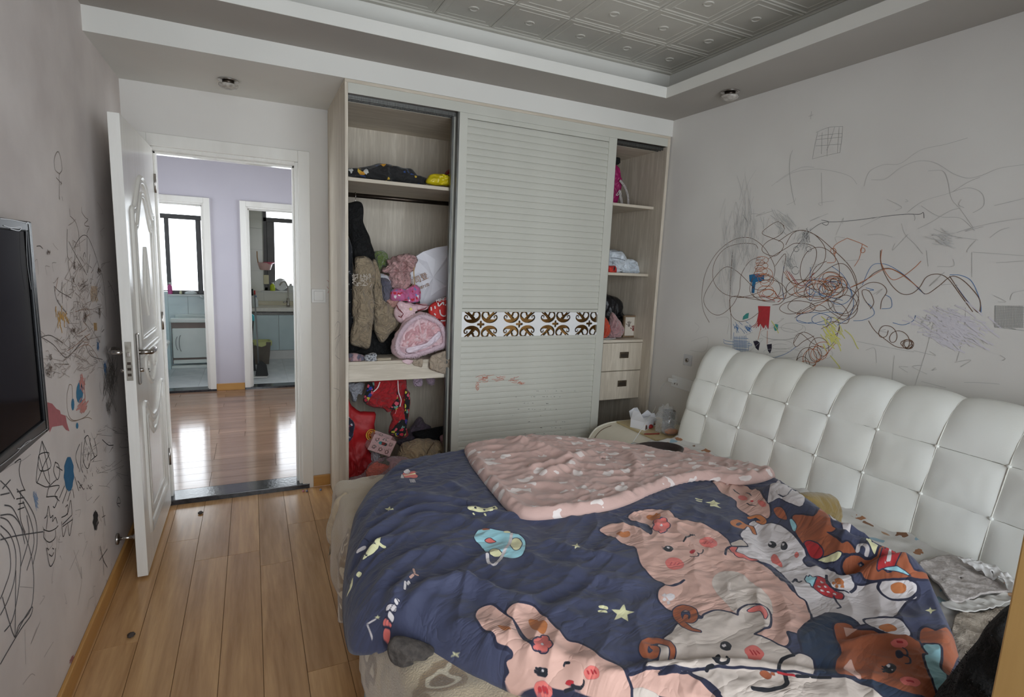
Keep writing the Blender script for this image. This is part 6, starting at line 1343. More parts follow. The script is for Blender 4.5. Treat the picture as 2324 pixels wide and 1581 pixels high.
fill(c2(star(320,1090,18,.45)), 'yellow', smooth=False); stroke(c2([(308,1098),(255,1130)]), 'white', .0012); stroke(c2([(255,1130),(270,1175),(285,1222)]), 'white', .0012); fill(c2(ell(255,1130,7,7)), 'white')
for c_, a_ in REG.items():
    at = DUV.attributes.new('print_'+c_, 'FLOAT', 'POINT'); at.data.foreach_set('value', a_.astype(np.float32))
def duvet_mat():
    m, nt, b = base_mat('printed_navy_cotton', .8); b.inputs['Sheen Weight'].default_value = .15
    tc = N(nt, 'ShaderNodeTexCoord'); nz = N(nt, 'ShaderNodeTexNoise', i_Scale=5, i_Detail=3); nt.links.new(tc.outputs['Object'], nz.inputs['Vector'])
    r = ramp(nt, [(.3, srgb(53,57,82)), (.7, srgb(65,69,95))]); nt.links.new(nz.outputs['Fac'], r.inputs[0]); out = r.outputs[0]
    for c_, rgb in COLS.items():
        at = N(nt, 'ShaderNodeAttribute', attribute_name='print_'+c_); mr = N(nt, 'ShaderNodeMapRange'); mr.inputs['From Min'].default_value = .0005; mr.inputs['From Max'].default_value = -.0005
        nt.links.new(at.outputs['Fac'], mr.inputs[0]); mx = N(nt, 'ShaderNodeMix', data_type='RGBA'); mx.inputs[7].default_value = (*rgb, 1)
        nt.links.new(mr.outputs[0], mx.inputs[0]); nt.links.new(out, mx.inputs[6]); out = mx.outputs[2]
    nt.links.new(out, b.inputs['Base Color'])
    fb = N(nt, 'ShaderNodeTexNoise', i_Scale=45, i_Detail=4); bp = N(nt, 'ShaderNodeBump', i_Strength=.12, i_Distance=.01); nt.links.new(tc.outputs['Object'], fb.inputs['Vector']); nt.links.new(fb.outputs['Fac'], bp.inputs['Height'])
    mp = N(nt, 'ShaderNodeMapping'); mp.inputs['Rotation'].default_value = (0, 0, .55); mp.inputs['Scale'].default_value = (3.2, 8.5, 4); nt.links.new(tc.outputs['Object'], mp.inputs[0])
    cn = N(nt, 'ShaderNodeTexNoise', i_Scale=1.0, i_Detail=3.5, i_Distortion=1.6); nt.links.new(mp.outputs[0], cn.inputs['Vector'])
    s1 = N(nt, 'ShaderNodeMath', operation='SUBTRACT'); s1.inputs[1].default_value = .5; s2 = N(nt, 'ShaderNodeMath', operation='ABSOLUTE'); s3 = N(nt, 'ShaderNodeMath', operation='POWER'); s3.inputs[1].default_value = .55
    nt.links.new(cn.outputs['Fac'], s1.inputs[0]); nt.links.new(s1.outputs[0], s2.inputs[0]); nt.links.new(s2.outputs[0], s3.inputs[0])
    b2 = N(nt, 'ShaderNodeBump', i_Strength=.30, i_Distance=.03); nt.links.new(s3.outputs[0], b2.inputs['Height']); nt.links.new(bp.outputs[0], b2.inputs['Normal']); nt.links.new(b2.outputs[0], b.inputs['Normal'])
    return m
DUV.materials.append(duvet_mat())

# ---- pink lining turned back over the far side
edge = [(1.46,.40),(1.62,.45),(1.85,.475),(2.1,.455),(2.3,.40),(2.48,.34),(2.60,.22),(2.67,.03),(2.70,-.16),(2.69,-.24)]
edge += [tuple(on(a, b_, 'z', .665)[:2]) for a, b_ in ((1757,1083),(1690,1102),(1610,1092),(1545,1100),(1480,1124),(1430,1148),(1380,1165),(1300,1178),(1210,1187),(1160,1172),(1115,1122),(1085,1082),(1064,1050))]
Oe = resample(spline(edge, 8, True), 420); ce_ = np.array([1.98, .06]); K_ = 80
rr = (np.linspace(0, 1, K_+1)[1:])**.8
XYp = (ce_+rr[:, None, None]*(Oe-ce_)).reshape(-1, 2)
dP = np.maximum(-poly_d(XYp, Oe[::3]), 0)
bx, by = XYp[:, 0], XYp[:, 1]
dB = np.maximum(-poly_d(XYp, rim), -1); under = np.where(dB > 0, big(XYp)*np.sqrt(np.clip(1-(1-np.clip(dB/.075, 0, 1))**2, 0, 1)), 0)
hd2, _ = line_d(XYp, spline(HUMP, 4)); under = under+.085*np.exp(-(hd2/.085)**2)*np.clip(dB/.05, 0, 1)
pu = np.sqrt(np.clip(1-(1-np.clip(dP/.035, 0, 1))**2, 0, 1))
P3 = np.c_[XYp, np.zeros(len(XYp))]; warp = np.c_[pnoise(P3*4, 2), pnoise(P3*4+5, 3), np.zeros(len(XYp))]*.06
wv = (ridged((P3+warp)*np.array([9, 13, 1]), 4)-.4)*.009+(ridged((P3+warp)*np.array([22, 26, 1])+3, 2)-.4)*.005+pnoise(P3*45, 1)*.0015
hem = .012*np.exp(-((dP-.028)/.018)**2)*(by < .2)
ang = np.arctan2(by-ce_[1], bx-ce_[0]); hem = hem*(1+.10*np.sin(ang*37+3*np.sin(ang*11)))
for pts, h, w_ in (([(1180,1015),(1260,1040),(1300,1060),(1240,1085)], .02, .025), ([(1340,1030),(1280,1055),(1210,1075)], .02, .02), ([(1440,1030),(1480,1050),(1600,1070),(1700,1085)], .012, .03), ([(1420,1025),(1445,1050),(1440,1080)], .016, .02)):
    d_, t_ = line_d(XYp, spline(np.array([on(a, b_, 'z', .67)[:2] for a, b_ in pts]), 4)); wv = wv+h*np.exp(-(d_/w_)**2)
Zp = .580+under+.020*pu+hem+wv*np.clip(dP/.012, 0, 1)
Pk = np.c_[XYp, Zp].reshape(K_, 420, 3).transpose(1, 0, 2)
pkm = grid_mesh('turned_back_lining', Pk, closed_u=True)
PINKP = spots('pink_petal_print', srgb(196,163,154), [srgb(226,214,209), srgb(218,205,200)], 12, .26, stretch=(1, 1.7, 1), keep=.7, bump=.15)
lo_ = link('turned_back_lining', pkm, PINKP, duv); lo_['label'] = 'pink lining with white petals turned back over the duvet'
so = lo_.modifiers.new('thickness', 'SOLIDIFY'); so.thickness = .02; so.offset = -1

# ---- small things on the bed
lone('blue_sheet_corner', [(829,1549),(836,1552),(842,1568),(844,1592),(829,1592)], .875, .004, cloth('sky_blue_cotton', srgb(140,190,214)), 'tip of a light blue sheet showing under the blanket hem', 'sheet', seed=6, wr=.002, ax='x')
lone('crumpled_sock', [(880,1468),(892,1448),(920,1446),(950,1456),(985,1468),(975,1482),(940,1486),(932,1503),(912,1510),(888,1500)], -.70, .028, mat('charcoal_fleece', srgb(78,71,66), srgb(52,47,44), .95, 60, 3, .3, 160, sheen=0), 'charcoal fleece sock sticking out under the duvet at the foot', 'sock', seed=4, wr=.005, freq=18, zmin=.574)
gc = lone('gold_cushion', [(1815,1124),(1830,1118),(1880,1120),(1888,1128),(1895,1150),(1890,1185),(1835,1175),(1815,1150)], -.60, .06, mat('gold_brown_corduroy', srgb(150,128,78), srgb(128,106,58), .85, 14, 4, .4, 90, sheen=.3), 'gold brown cushion standing against the headboard', 'cushion', seed=5, wr=.004, zmin=.59)
zz_ = .60
def flat_patch(name, pts, z, m, label, cat, amp=.006, fr_=14, th=.006, sub=26):
    O = resample(spline(np.array([on(a, b_, 'z', z)[:2] for a, b_ in pts]), 6, True), 100); c = O.mean(0); r_ = np.linspace(0, 1, sub+1)[1:]
    P = (c+r_[:, None, None]*(O-c)).reshape(-1, 2); q = np.c_[P, np.zeros(len(P))]
    Zq = z+(ridged(q*fr_, 3)-.3)*amp+pnoise(q*fr_*2.5, 2)*amp*.5
    me = grid_mesh(name, np.c_[P, Zq].reshape(sub, 100, 3).transpose(1, 0, 2), closed_u=True); o = link(name, me, m); so = o.modifiers.new('thickness', 'SOLIDIFY'); so.thickness = th; so.offset = -1 if sum(O[i, 0]*O[(i+1) % 100, 1]-O[(i+1) % 100, 0]*O[i, 1] for i in range(100)) < 0 else 1
    return tag(o, label, cat)
meshm = mat('grey_quilted_mesh', srgb(196,188,184), srgb(178,170,166), .8, 90, 2, .5, 90)
flat_patch('mesh_pad', [(2085,1282),(2120,1265),(2165,1262),(2225,1285),(2275,1318),(2296,1340),(2240,1345),(2190,1362),(2155,1360),(2135,1330)], .597, meshm, 'grey quilted mesh pad on the bed below the headboard', 'pad')
flat_patch('crumpled_paper', [(2170,1268),(2200,1272),(2260,1290),(2305,1318),(2318,1335),(2300,1340),(2270,1318),(2215,1290)], .612, mat('white_tissue_paper', srgb(232,230,228), srgb(222,220,218), .6), 'strip of crumpled white paper against the headboard', 'paper', .016, 30, .001)
flat_patch('frilled_sheet_edge', [(2135,1368),(2200,1362),(2260,1348),(2300,1345),(2290,1365),(2230,1385),(2180,1388)], .592, sheet_m, 'frilled patterned cloth edge beside the mesh pad', 'cloth', .006, 20, .003)
flat_patch('grey_towel', [(2170,1395),(2220,1392),(2290,1378),(2310,1420),(2290,1500),(2190,1530),(2160,1470)], .584, mat('taupe_plush', srgb(176,164,150), srgb(150,138,124), .95, 30, 3, .5, 160), 'taupe plush throw under the right edge of the duvet', 'blanket', .008, 14, .01)
_tr = thing('dark_tray', on(1492, 1020, 'z', .63), 'dark brown oval tray lying on the pink lining near the nightstand', 'tray')
_q = on(1492, 1021, 'z', .635)
MB().lathe([(.10, 0), (.125, .012), (.13, .026), (.122, .026), (.098, .006), (0, .004)], (_q[0], _q[1], .618), 36, 1.1, .75).build('tray_body', mat('dark_brown_plastic', srgb(52,38,36), srgb(40,30,28), .25), _tr, True)
# ================================================================== DRAWINGS ON THE WALLS
G = crop(1500, 240, 2.4709); RWP = lambda x, y: on(x, y, 'x', XR); RWN = (-1, 0, 0)
def scr(name, strokes, col, w, par=wr, to3=RWP, nrm=RWN, cv=G, off=.0008):
    return drawing(name, [cv(s) for s in strokes], to3, nrm, mat('crayon_'+name, col, None, .8), par, w, off)
def blot(name, polys, col, par=wr, to3=RWP, cv=G, off=(-.0007, 0, 0)):
    mb = MB()
    for P_ in polys:
        Q = [to3(x, y) for x, y in cv(P_)]; mb.add([q+np.array(off) for q in Q], [tuple(range(len(Q)))])
    return mb.build(name, mat('crayon_'+name, col, None, .85, 60), par)
def loops(cx, cy, dx, dy, n, rx, ry, ph=0, jit=.15, seed=1):
    r = random.Random(seed); out = []
    for k in range(int(n*10)):
        t = k/10; a = 2*math.pi*t+ph; s = 1+jit*math.sin(3.1*t+seed)+jit*.6*r.uniform(-.3, .3)
        out.append((cx+dx*t/n+rx*s*math.cos(a), cy+dy*t/n+ry*s*math.sin(a)))
    return out
def hatch(cx, cy, w, h, n, ang, ln, seed=1, cur=.15):
    r = random.Random(seed); out = []
    for k in range(n):
        x, y = r.gauss(cx, w/2.2), r.gauss(cy, h/2.2); a = ang+r.uniform(-.35, .35); l = ln*r.uniform(.5, 1.2); dx, dy = l*math.cos(a), l*math.sin(a)
        out.append([(x-dx, y-dy), (x+cur*dy*r.uniform(-1, 1), y+cur*dx*r.uniform(-1, 1)), (x+dx, y+dy)])
    return out
brown = [
 [(272,1214),(240,1150),(230,1060),(250,940),(310,830),(400,755),(490,738),(560,775),(610,840),(640,920),(610,1000),(540,1050),(440,1072),(350,1050),(295,980),(300,880),(360,800),(450,772),(525,776),(545,800)],
 [(520,1020),(430,930),(360,905),(290,980),(240,1080),(270,1150),(330,1172),(400,1120),(440,1040),(450,950),(500,870),(560,850)],
 [(700,780),(740,715),(800,698),(870,728),(922,800),(912,880),(850,950),(760,1005),(680,1060),(600,1092),(500,1080),(420,1066),(385,1090),(395,1170),(440,1208),(500,1195),(560,1150)],
 [(692,674),(655,650),(600,680),(568,715),(620,740),(680,765),(684,800),(640,842),(580,825),(568,795),(600,760),(660,730),(692,695),(686,672)],
 [(430,1075),(600,1072),(700,1080),(790,1020),(870,965),(960,900),(1020,885),(1065,925),(1095,1000),(1110,1070),(1080,1140),(1030,1195),(960,1160),(900,1118),(840,1130),(750,1190)],
 [(405,805),(395,900),(390,1000),(388,1100),(395,1210),(394,1310)],
 [(760,1170),(860,1110),(950,1095),(1020,1120),(1055,1180),(1040,1220),(960,1210),(930,1250),(960,1290),(1000,1260),(990,1200),(940,1185),(930,1220)],
 [(745,1330),(790,1270),(850,1290),(880,1340),(930,1360),(980,1310),(1000,1240)], [(860,1290),(800,1320),(760,1350),(745,1320),(780,1275),(850,1330),(900,1350)],
 loops(765,1470,150,-130,4.5,42,55,.5,.2,3), loops(990,1010,-40,30,4,58,48,.2,.25,4), loops(940,960,60,40,3,40,34,1,.3,5), loops(1020,1090,20,40,2.4,75,70,.4,.2,6), loops(880,900,60,80,1.6,95,120,1.5,.15,7),
 [(1060,1020),(1140,985),(1200,935),(1270,910),(1340,935),(1400,980),(1450,1025),(1490,1055),(1560,1010),(1625,958),(1680,968),(1740,1020),(1790,1090),(1785,1158),(1740,1120),(1690,1060),(1620,955)],
 [(1232,810),(1236,890),(1280,985),(1340,1048),(1400,1055),(1450,1020),(1490,960),(1550,943),(1610,968),(1680,1060),(1750,1155)],
 [(1060,1085),(1120,1020),(1180,990),(1240,1000),(1268,1040),(1240,1090),(1232,1140)], [(1180,1135),(1140,1080),(1130,1035),(1170,1040),(1195,1100),(1175,1140)],
 [(1165,1205),(1200,1260),(1260,1310),(1320,1350),(1380,1355),(1410,1325),(1380,1310),(1345,1330),(1370,1360)], loops(1235,1245,130,80,2.2,38,42,.3,.15,8), loops(1385,1335,5,5,2.5,26,24,.1,.2,9),
 [(600,860),(700,800),(760,770),(860,790),(870,860),(820,960),(760,1000),(700,960)], [(640,900),(700,830),(680,980),(690,1070)], [(560,870),(520,950),(500,1040),(560,1090),(640,1100)]]
scr('dark_brown_pen_loops', brown+[loops(760,1010,160,40,3.2,70,50,.8,.2,71), loops(700,1130,220,-20,2.6,90,40,.3,.25,72), loops(560,980,80,90,2.2,80,60,1.1,.2,73), [(900,1250),(990,1200),(1060,1110),(1100,1000),(1060,900),(960,800),(860,720),(760,700),(660,760)]], srgb(112,82,62), .0025)
orange = [loops(565,850,-10,110,7,30,14,.2,.35,11), loops(580,930,10,70,4,36,26,.5,.3,12), [(700,925),(740,1000),(800,1020),(860,960),(850,1020),(720,1060)], [(690,930),(730,985),(770,1000)], loops(590,1035,20,30,3,40,28,.5,.3,13),
 [(1045,742),(970,790),(980,870),(930,880)], [(1045,742),(1120,770),(1160,792)], [(1130,775),(1115,850),(1085,900)], [(1240,805),(1236,880),(1290,970),(1350,960),(1420,910),(1460,870)], loops(1132,808,2,2,1.1,13,14,0,.1,14), loops(965,810,4,8,1.3,16,18,0,.1,15), [(760,1170),(830,1150),(880,1120),(1000,1050)], [(600,1070),(680,1080),(700,1060)], [(560,1250),(545,1310)], [(598,1260),(596,1335)], [(770,1470),(800,1430),(860,1440),(920,1400),(980,1330)]]
scr('orange_crayon_scribble', orange+[loops(800,1040,180,-30,2.8,80,46,.2,.25,74), loops(940,980,40,30,3,50,40,1.5,.3,75), [(1060,1020),(1150,975),(1260,915),(1340,938),(1440,1015)], loops(830,1420,90,-60,3,40,40,.2,.2,76)], srgb(196,116,72), .0024)
scr('red_crayon_scribble', [[(720,930),(790,1010),(860,935)], [(705,920),(760,1000)], [(640,1050),(670,1085),(655,1100)], [(560,1060),(640,1095)]]+[[(545+6*k, 1195), (530+8*k, 1225), (505+14*k, 1245+random.uniform(-8, 12))] for k in range(8)], srgb(176,58,52), .003)
blue = [[(470,1408),(540,1425),(620,1415),(700,1390),(760,1350)], [(410,1270),(405,1330),(412,1390),(460,1416),(490,1370),(495,1320)], [(350,1310),(380,1320),(490,1330),(500,1345),(370,1335),(352,1318)], [(840,905),(835,1090),(870,1040)], [(1130,1005),(1180,900),(1240,885),(1300,905),(1380,960),(1450,1030),(1480,1056)], [(1620,948),(1680,950),(1740,980),(1780,1060),(1796,1130),(1785,1160),(1720,1095),(1650,1000)], [(1150,1020),(1195,1032),(1170,1034)], [(1260,1060),(1290,1080),(1292,1130),(1238,1138)], [(1080,1205),(1140,1200),(1195,1170),(1185,1130),(1150,1100)], [(1300,1215),(1360,1228),(1415,1205),(1428,1175)], [(960,900),(1030,960),(1080,1080),(1060,1180),(990,1230)], [(760,1200),(850,1220),(960,1190)], [(820,1010),(900,1060),(1020,1090)], [(690,900),(680,1000),(690,1090)]]
blue += [loops(860,1000,160,60,2.4,70,50,.6,.2,77), loops(800,1180,180,20,1.8,80,36,.9,.2,78)]
blue += [[(415+9*k, 1290), (413+9*k, 1405)] for k in range(8)]+[[(410, 1300+16*k), (490, 1305+16*k)] for k in range(7)]+hatch(430, 1248, 22, 26, 16, 1.0, 12, 3)+hatch(488, 1248, 26, 30, 20, .9, 13, 4)
scr('blue_crayon_scribble', blue, srgb(72,122,176), .0022)
pd_ = blot('blue_crayon_flag', [[(495,948),(540,940),(580,952),(578,980),(532,988),(524,1050),(508,1048),(512,990),(498,985)]], srgb(38,112,160))
blot('red_crayon_dress', [[(545,1122),(614,1124),(610,1180),(604,1250),(588,1225),(575,1250),(560,1222),(545,1238),(540,1200),(548,1160)]], srgb(186,52,58))
blot('black_crayon_shoes', [[(518,1320),(540,1316),(556,1328),(548,1372),(532,1358)], [(594,1338),(622,1334),(622,1362),(612,1390),(600,1372)]], srgb(40,34,50))
blot('teal_crayon_blot', [[(478,1165),(494,1160),(490,1190),(458,1200),(462,1180)], [(640,1222),(658,1226),(656,1258),(640,1262),(632,1242)]], srgb(66,150,142))
scr('yellow_crayon_scribble', hatch(960, 1290, 60, 80, 40, .9, 26, 6)+[[(1030,1255),(1070,1290),(1100,1350),(1110,1362)], [(950,1400),(985,1440),(1005,1472),(970,1470)], [(620,1205),(650,1250),(660,1275)], [(900,1180),(960,1230),(980,1250)]], srgb(222,218,120), .004)
grid = [[(870,150),(940,122),(1020,115)], [(880,170),(950,160),(1018,155)], [(872,190),(1016,175)], [(868,225),(1012,215)], [(850,298),(930,278),(1005,262)], [(905,150),(900,270)], [(940,122),(932,285)], [(975,118),(950,200),(930,250)], [(1000,120),(990,265)], [(1020,115),(1016,180),(1004,262)], [(880,150),(862,230),(850,298)], [(1875+0, 1120), (2050, 1130)], [(1872,1240),(2050,1262)], [(1875,1120),(1872,1240)]]
grid += [[(1878+9*k, 1120), (1876+9*k, 1245)] for k in range(18)]+[[(1872, 1128+9*k), (2040, 1134+9*k)] for k in range(13)]
grid += [[(740,250),(726,285),(722,350),(728,430),(742,510),(754,556)], [(846,30),(840,75)], [(830,60),(855,50)]]
scr('pencil_grid_drawing', grid, srgb(158,158,155), .0013)
random.seed(21)
faint = [[(620,450),(700,390),(790,345),(860,345)], [(650,430),(740,375),(860,355),(960,365),(1060,395),(1100,440)], [(900,375),(905,560)], [(1140,450),(1170,370),(1250,330),(1340,325),(1420,270),(1480,240),(1600,215),(1720,180)], [(1180,415),(1260,410),(1340,350),(1440,310),(1540,320),(1640,380),(1720,405),(1800,390),(1900,350),(2036,330)], [(1500,365),(1580,365),(1610,420),(1630,520),(1680,580),(1750,680)], [(1380,600),(1470,535),(1600,495),(1720,460),(1800,490),(1810,560),(1750,600)], [(1640,480),(1720,430),(1790,400)], [(1460,560),(1560,620),(1680,630),(1760,700)], [(1440,690),(1520,650),(1620,590),(1680,575)], [(1530,690),(1640,730),(1780,752)], [(1660,710),(1760,680),(1900,650),(2036,630)], [(1845,740),(1900,700),(1955,682)], [(1870,560),(2036,520)], [(1350,660),(1370,720),(1420,770),(1470,830)], [(1160,725),(1230,720),(1300,735)], [(1490,810),(1500,900)], [(1555,1120),(1520,1250),(1480,1400),(1420,1581)], [(1710,1130),(1700,1270),(1660,1430)], [(1100,1320),(1250,1350),(1420,1380)], [(1310,1400),(1300,1500),(1295,1581)], [(1460,1545),(1520,1560),(1600,1581)], [(1700,1550),(1800,1552),(1900,1560)], [(1745,820),(1745,960)], [(1750,820),(2036,840)], [(1880,880),(2036,870)], [(1960,1090),(1975,1050),(2036,1035)], [(170,1320),(260,1295),(258,1360),(230,1380),(165,1370)], [(190,1215),(215,1240),(195,1270)], [(310,1190),(380,1190),(372,1280)], [(1150,1370),(1200,1360),(1210,1440)], [(1550,900),(1640,900),(1640,860)]]
for k in range(46): x, y = random.uniform(420, 1950), random.uniform(520, 1500); faint.append([(x, y), (x+random.uniform(-60, 60), y+random.uniform(-40, 40)), (x+random.uniform(-90, 90), y+random.uniform(-70, 70))])
for k in range(5): faint.append(loops(random.uniform(650, 1000), random.uniform(1200, 1420), random.uniform(-60, 60), 20, 1.4, random.uniform(40, 120), random.uniform(20, 60), random.uniform(0, 6), .2, k+30))
scr('faint_pencil_lines', faint, srgb(190,188,184), .0016)
dkp = [[(720,870),(735,830),(760,790),(810,730),(850,690),(910,655),(1000,650),(1120,638),(1250,620),(1370,608),(1450,608),(1472,598),(1476,630)], [(900,640),(940,650),(930,670),(905,660)]]
scr('dark_pencil_line', dkp, srgb(104,104,104), .0022)
sm = hatch(800, 750, 40, 70, 60, 1.9, 22, 8)+hatch(722, 880, 30, 50, 60, 1.2, 16, 9)+hatch(470, 700, 110, 240, 70, 1.65, 75, 10)+hatch(690, 640, 60, 60, 25, .9, 40, 12)+hatch(1580, 740, 60, 50, 30, .3, 30, 13)+hatch(380, 880, 60, 200, 40, 1.6, 80, 14)
scr('grey_pencil_shading', sm, srgb(200,199,197), .0018)
scr('lilac_smudge', hatch(1640, 1250, 200, 110, 150, .45, 60, 16), srgb(217,212,218), .005, off=.0004)
sm2 = hatch(815, 730, 20, 36, 26, 1.4, 14, 17)+hatch(720, 885, 14, 26, 22, 1.2, 10, 18)+[loops(760,803,0,0,1.05,15,14,0,.05,2), loops(830,803,0,0,1.05,15,14,0,.05,2), loops(755,922,0,0,1.05,20,22,0,.05,2)]
scr('black_pencil_smudge', sm2, srgb(110,112,112), .0018)
# ---- left wall
L1 = crop(0, 300, 2.8222); L2 = crop(0, 850, 2.1619); L3 = crop(0, 480, 2.5485); LWP = lambda x, y: on(x, y, 'x', 0); LWN = (1, 0, 0)
def lscr(name, strokes, col, w, cv, off=.0008): return scr(name, strokes, col, w, wl, LWP, LWN, cv, off)
stick = [[(380,265),(352,240),(346,180),(358,135),(375,128),(390,180),(396,240),(380,268),(375,310)], [(358,290),(372,305),(395,330)], [(380,310),(378,430)], [(395,410),(400,440)], [(378,405),(382,432)], [(392,315),(388,340)], [(444,488),(446,530)], [(446,535),(480,570),(500,630)], [(520,478),(522,510),(545,545),(562,560),(540,585),(548,600),(570,605),(555,645)]]
lscr('thin_pen_figure', stick, srgb(112,98,84), .0022, L1)
mid = [[(470,745),(500,690),(530,660),(560,670),(590,730),(615,800),(632,860)], [(640,870),(660,950),(672,1060),(680,1180)], [(440,700),(470,760),(520,850),(555,915)], [(345,985),(380,1020),(455,1062)], [(395,960),(398,1095)], [(345,990),(365,1080),(430,1165)], [(490,1060),(500,1140),(525,1280)], [(445,1300),(448,1460)], [(255,1315),(320,1300),(400,1350)], [(265,1312),(340,1360),(400,1430),(435,1438),(490,1380),(540,1330)], [(430,620),(428,740),(440,860),(470,1030)], [(500,630),(512,760)], [(555,650),(556,900)], [(575,780),(560,900)], [(232,730),(255,728),(272,745)], [(480,720),(475,850)], [(530,800),(540,770),(548,800)], [(650,1280),(665,1262)], [(690,950),(730,1030),(740,1100)], [(545,1360),(580,1430),(655,1455)]]
lscr('dark_pen_lines', mid, srgb(86,78,72), .0026, L1)
random.seed(31)
r_ = []
for k in range(150):
    x, y = random.gauss(520, 80), random.gauss(1080, 190); r_.append([(x, y), (x+random.uniform(-30, 30), y+random.uniform(-40, 40)), (x+random.uniform(-50, 50), y+random.uniform(-90, 90))])
for k in range(50): x, y = random.uniform(280, 600), random.uniform(1300, 1580); r_.append([(x, y), (x+random.uniform(-40, 40), y+random.uniform(-40, 40)), (x+random.uniform(-60, 60), y+random.uniform(-60, 60))])
lscr('faint_pen_scribble', r_, srgb(168,156,149), .0018, L1)
lscr('ochre_crayon', [[(585+7*k, 985), (582+7*k, 1040), (585+8*k, 1085+random.uniform(-12, 8))] for k in range(6)]+[[(600+4*k, 1220), (603+4*k, 1270)] for k in range(5)]+hatch(390, 1190, 40, 60, 26, 1.4, 26, 22), srgb(204,160,92), .006, L1)
lscr('brown_crayon_marks', hatch(540, 980, 40, 30, 36, 1.9, 9, 23)+hatch(475, 860, 5, 20, 14, 1.6, 14, 24)+hatch(632, 880, 8, 20, 26, 1.2, 12, 25)+hatch(465, 1270, 16, 20, 26, 1.6, 12, 26)+hatch(320, 1440, 10, 20, 16, 1.6, 12, 27)+hatch(310, 1520, 40, 50, 50, 1.9, 8, 28)+hatch(305, 768, 8, 14, 12, 1.4, 10, 29)+hatch(540, 1180, 8, 40, 20, 1.5, 14, 40)+hatch(632, 1150, 5, 30, 16, 1.6, 14, 41)+hatch(463, 950, 4, 18, 10, 1.5, 12, 42), srgb(104,88,78), .0026, L1)
lscr('rust_crayon_scribble', [[(430,1400),(500,1350),(545,1310),(560,1345),(520,1330),(575,1290)], [(440,1430),(500,1380),(560,1360),(600,1400),(640,1470)], [(480,1150),(550,1130),(575,1160),(530,1200),(555,1250),(500,1290)], [(540,1300),(570,1340),(550,1370)], [(370,930),(360,980),(350,1020)]], srgb(164,120,92), .0022, L1)
blot('blue_crayon_ovals', [ell(460,1045,20,62,.05), ell(420,1115,9,35), ell(445,1238,7,18)], srgb(52,120,158), wl, LWP, L3, (.0008, 0, 0))
lscr('pink_crayon_ring', hatch(470, 985, 12, 40, 30, 1.4, 20, 51)+hatch(475, 1130, 24, 30, 26, 2.2, 22, 52)+[[(490,960),(485,1010),(490,1080),(480,1140)]], srgb(206,140,132), .006, L3)
blot('rose_crayon_patch', [[(272,1102),(300,1110),(325,1140),(345,1150),(350,1170),(378,1180),(385,1220),(400,1270),(380,1262),(360,1235),(330,1240),(300,1245),(285,1278)]], srgb(182,108,112), wl, LWP, L3, (.0008, 0, 0))
lscr('brown_crayon_ellipse', [[(400,1000),(385,1070),(390,1150),(410,1200),(450,1205),(500,1180),(520,1150)], [(400,1000),(415,1010),(420,1100)], [(380,1180),(420,1212),(500,1190),(530,1200)]], srgb(134,112,92), .0024, L3)
star_ = [[(205,325),(185,430),(178,530),(215,440),(240,385),(190,395),(195,470),(250,445),(205,325)], [(178,530),(243,538),(205,325)], [(190,400),(220,500),(243,538)], [(340,405),(325,430),(315,500),(330,560),(350,565)], [(70,432),(100,415),(92,470),(105,530),(122,570)], [(82,575),(122,565)], [(78,610),(118,602)], [(88,635),(118,628)], [(86,662),(118,650)], [(100,570),(98,700),(122,775)], [(272,425),(262,470),(280,515),(292,480),(285,440),(268,430)], [(305,470),(275,450)], [(275,515),(240,550),(228,598)], [(240,550),(290,545),(268,590),(290,620)], [(225,600),(280,600),(268,650),(258,645)], [(390,340),(370,400),(385,460)], [(400,330),(395,440),(405,480)], [(420,300),(408,370),(410,430),(430,460),(445,400),(440,330),(430,298),(415,310)], [(440,330),(462,400),(475,380),(460,310)], [(445,420),(475,395)], [(365,500),(385,570)], [(380,520),(410,565)], [(355,560),(362,605)], [(330,560),(305,632)], [(315,545),(290,605)], [(345,570),(330,620)]]
star_ += [[(216,705),(228,690),(236,645),(245,700),(258,690),(256,720),(270,700),(280,730)], [(212,760),(240,768),(270,755),(284,740)], [(212,770),(214,800),(240,822),(268,800),(270,760)], [(225,850),(240,930),(252,936),(268,900),(270,850)], [(228,850),(238,860)], [(255,850),(262,856)], [(238,880),(252,890),(262,872)], [(232,690),(225,760)], [(300,700),(330,680),(345,615),(352,690)], [(305,735),(350,690)], [(305,745),(355,710)], [(300,720),(308,795),(325,740)], [(330,730),(340,790),(355,700)], [(320,650),(330,640),(330,690)], [(486,912),(525,855)], [(490,840),(505,905),(525,945)], [(505,900),(508,985)], [(500,645),(515,740)], [(498,700),(515,690)], [(570,630),(580,600),(590,628),(572,632),(585,650)], [(412,310),(425,345)], [(500,318),(530,345),(555,345)]]
for k in range(26): x, y = random.gauss(420, 18), random.gauss(400, 60); star_.append([(x, y), (x+random.uniform(-4, 4), y+random.uniform(8, 20))])
for k in range(16): x, y = random.uniform(380, 450), random.uniform(535, 560); star_.append([(x, y), (x+random.uniform(1, 4), y+random.uniform(2, 6))])
lscr('black_pen_drawings', star_, srgb(44,40,40), .0032, L2)
blot('blue_crayon_disc', [[(337+24*math.cos(t)*(1+.08*math.sin(9*t)), 487+84*math.sin(t)*(1+.03*math.sin(13*t))) for t in np.linspace(0, 6.28, 48)[:-1]]], srgb(38,104,146), wl, LWP, L2, (.0010, 0, 0))
blot('black_ink_blot', [[(468+13*math.cos(t)*(1+.2*math.sin(7*t)), 715+48*math.sin(t)*(1+.08*math.sin(11*t))) for t in np.linspace(0, 6.28, 40)[:-1]]], srgb(26,24,26), wl, LWP, L2, (.0010, 0, 0))
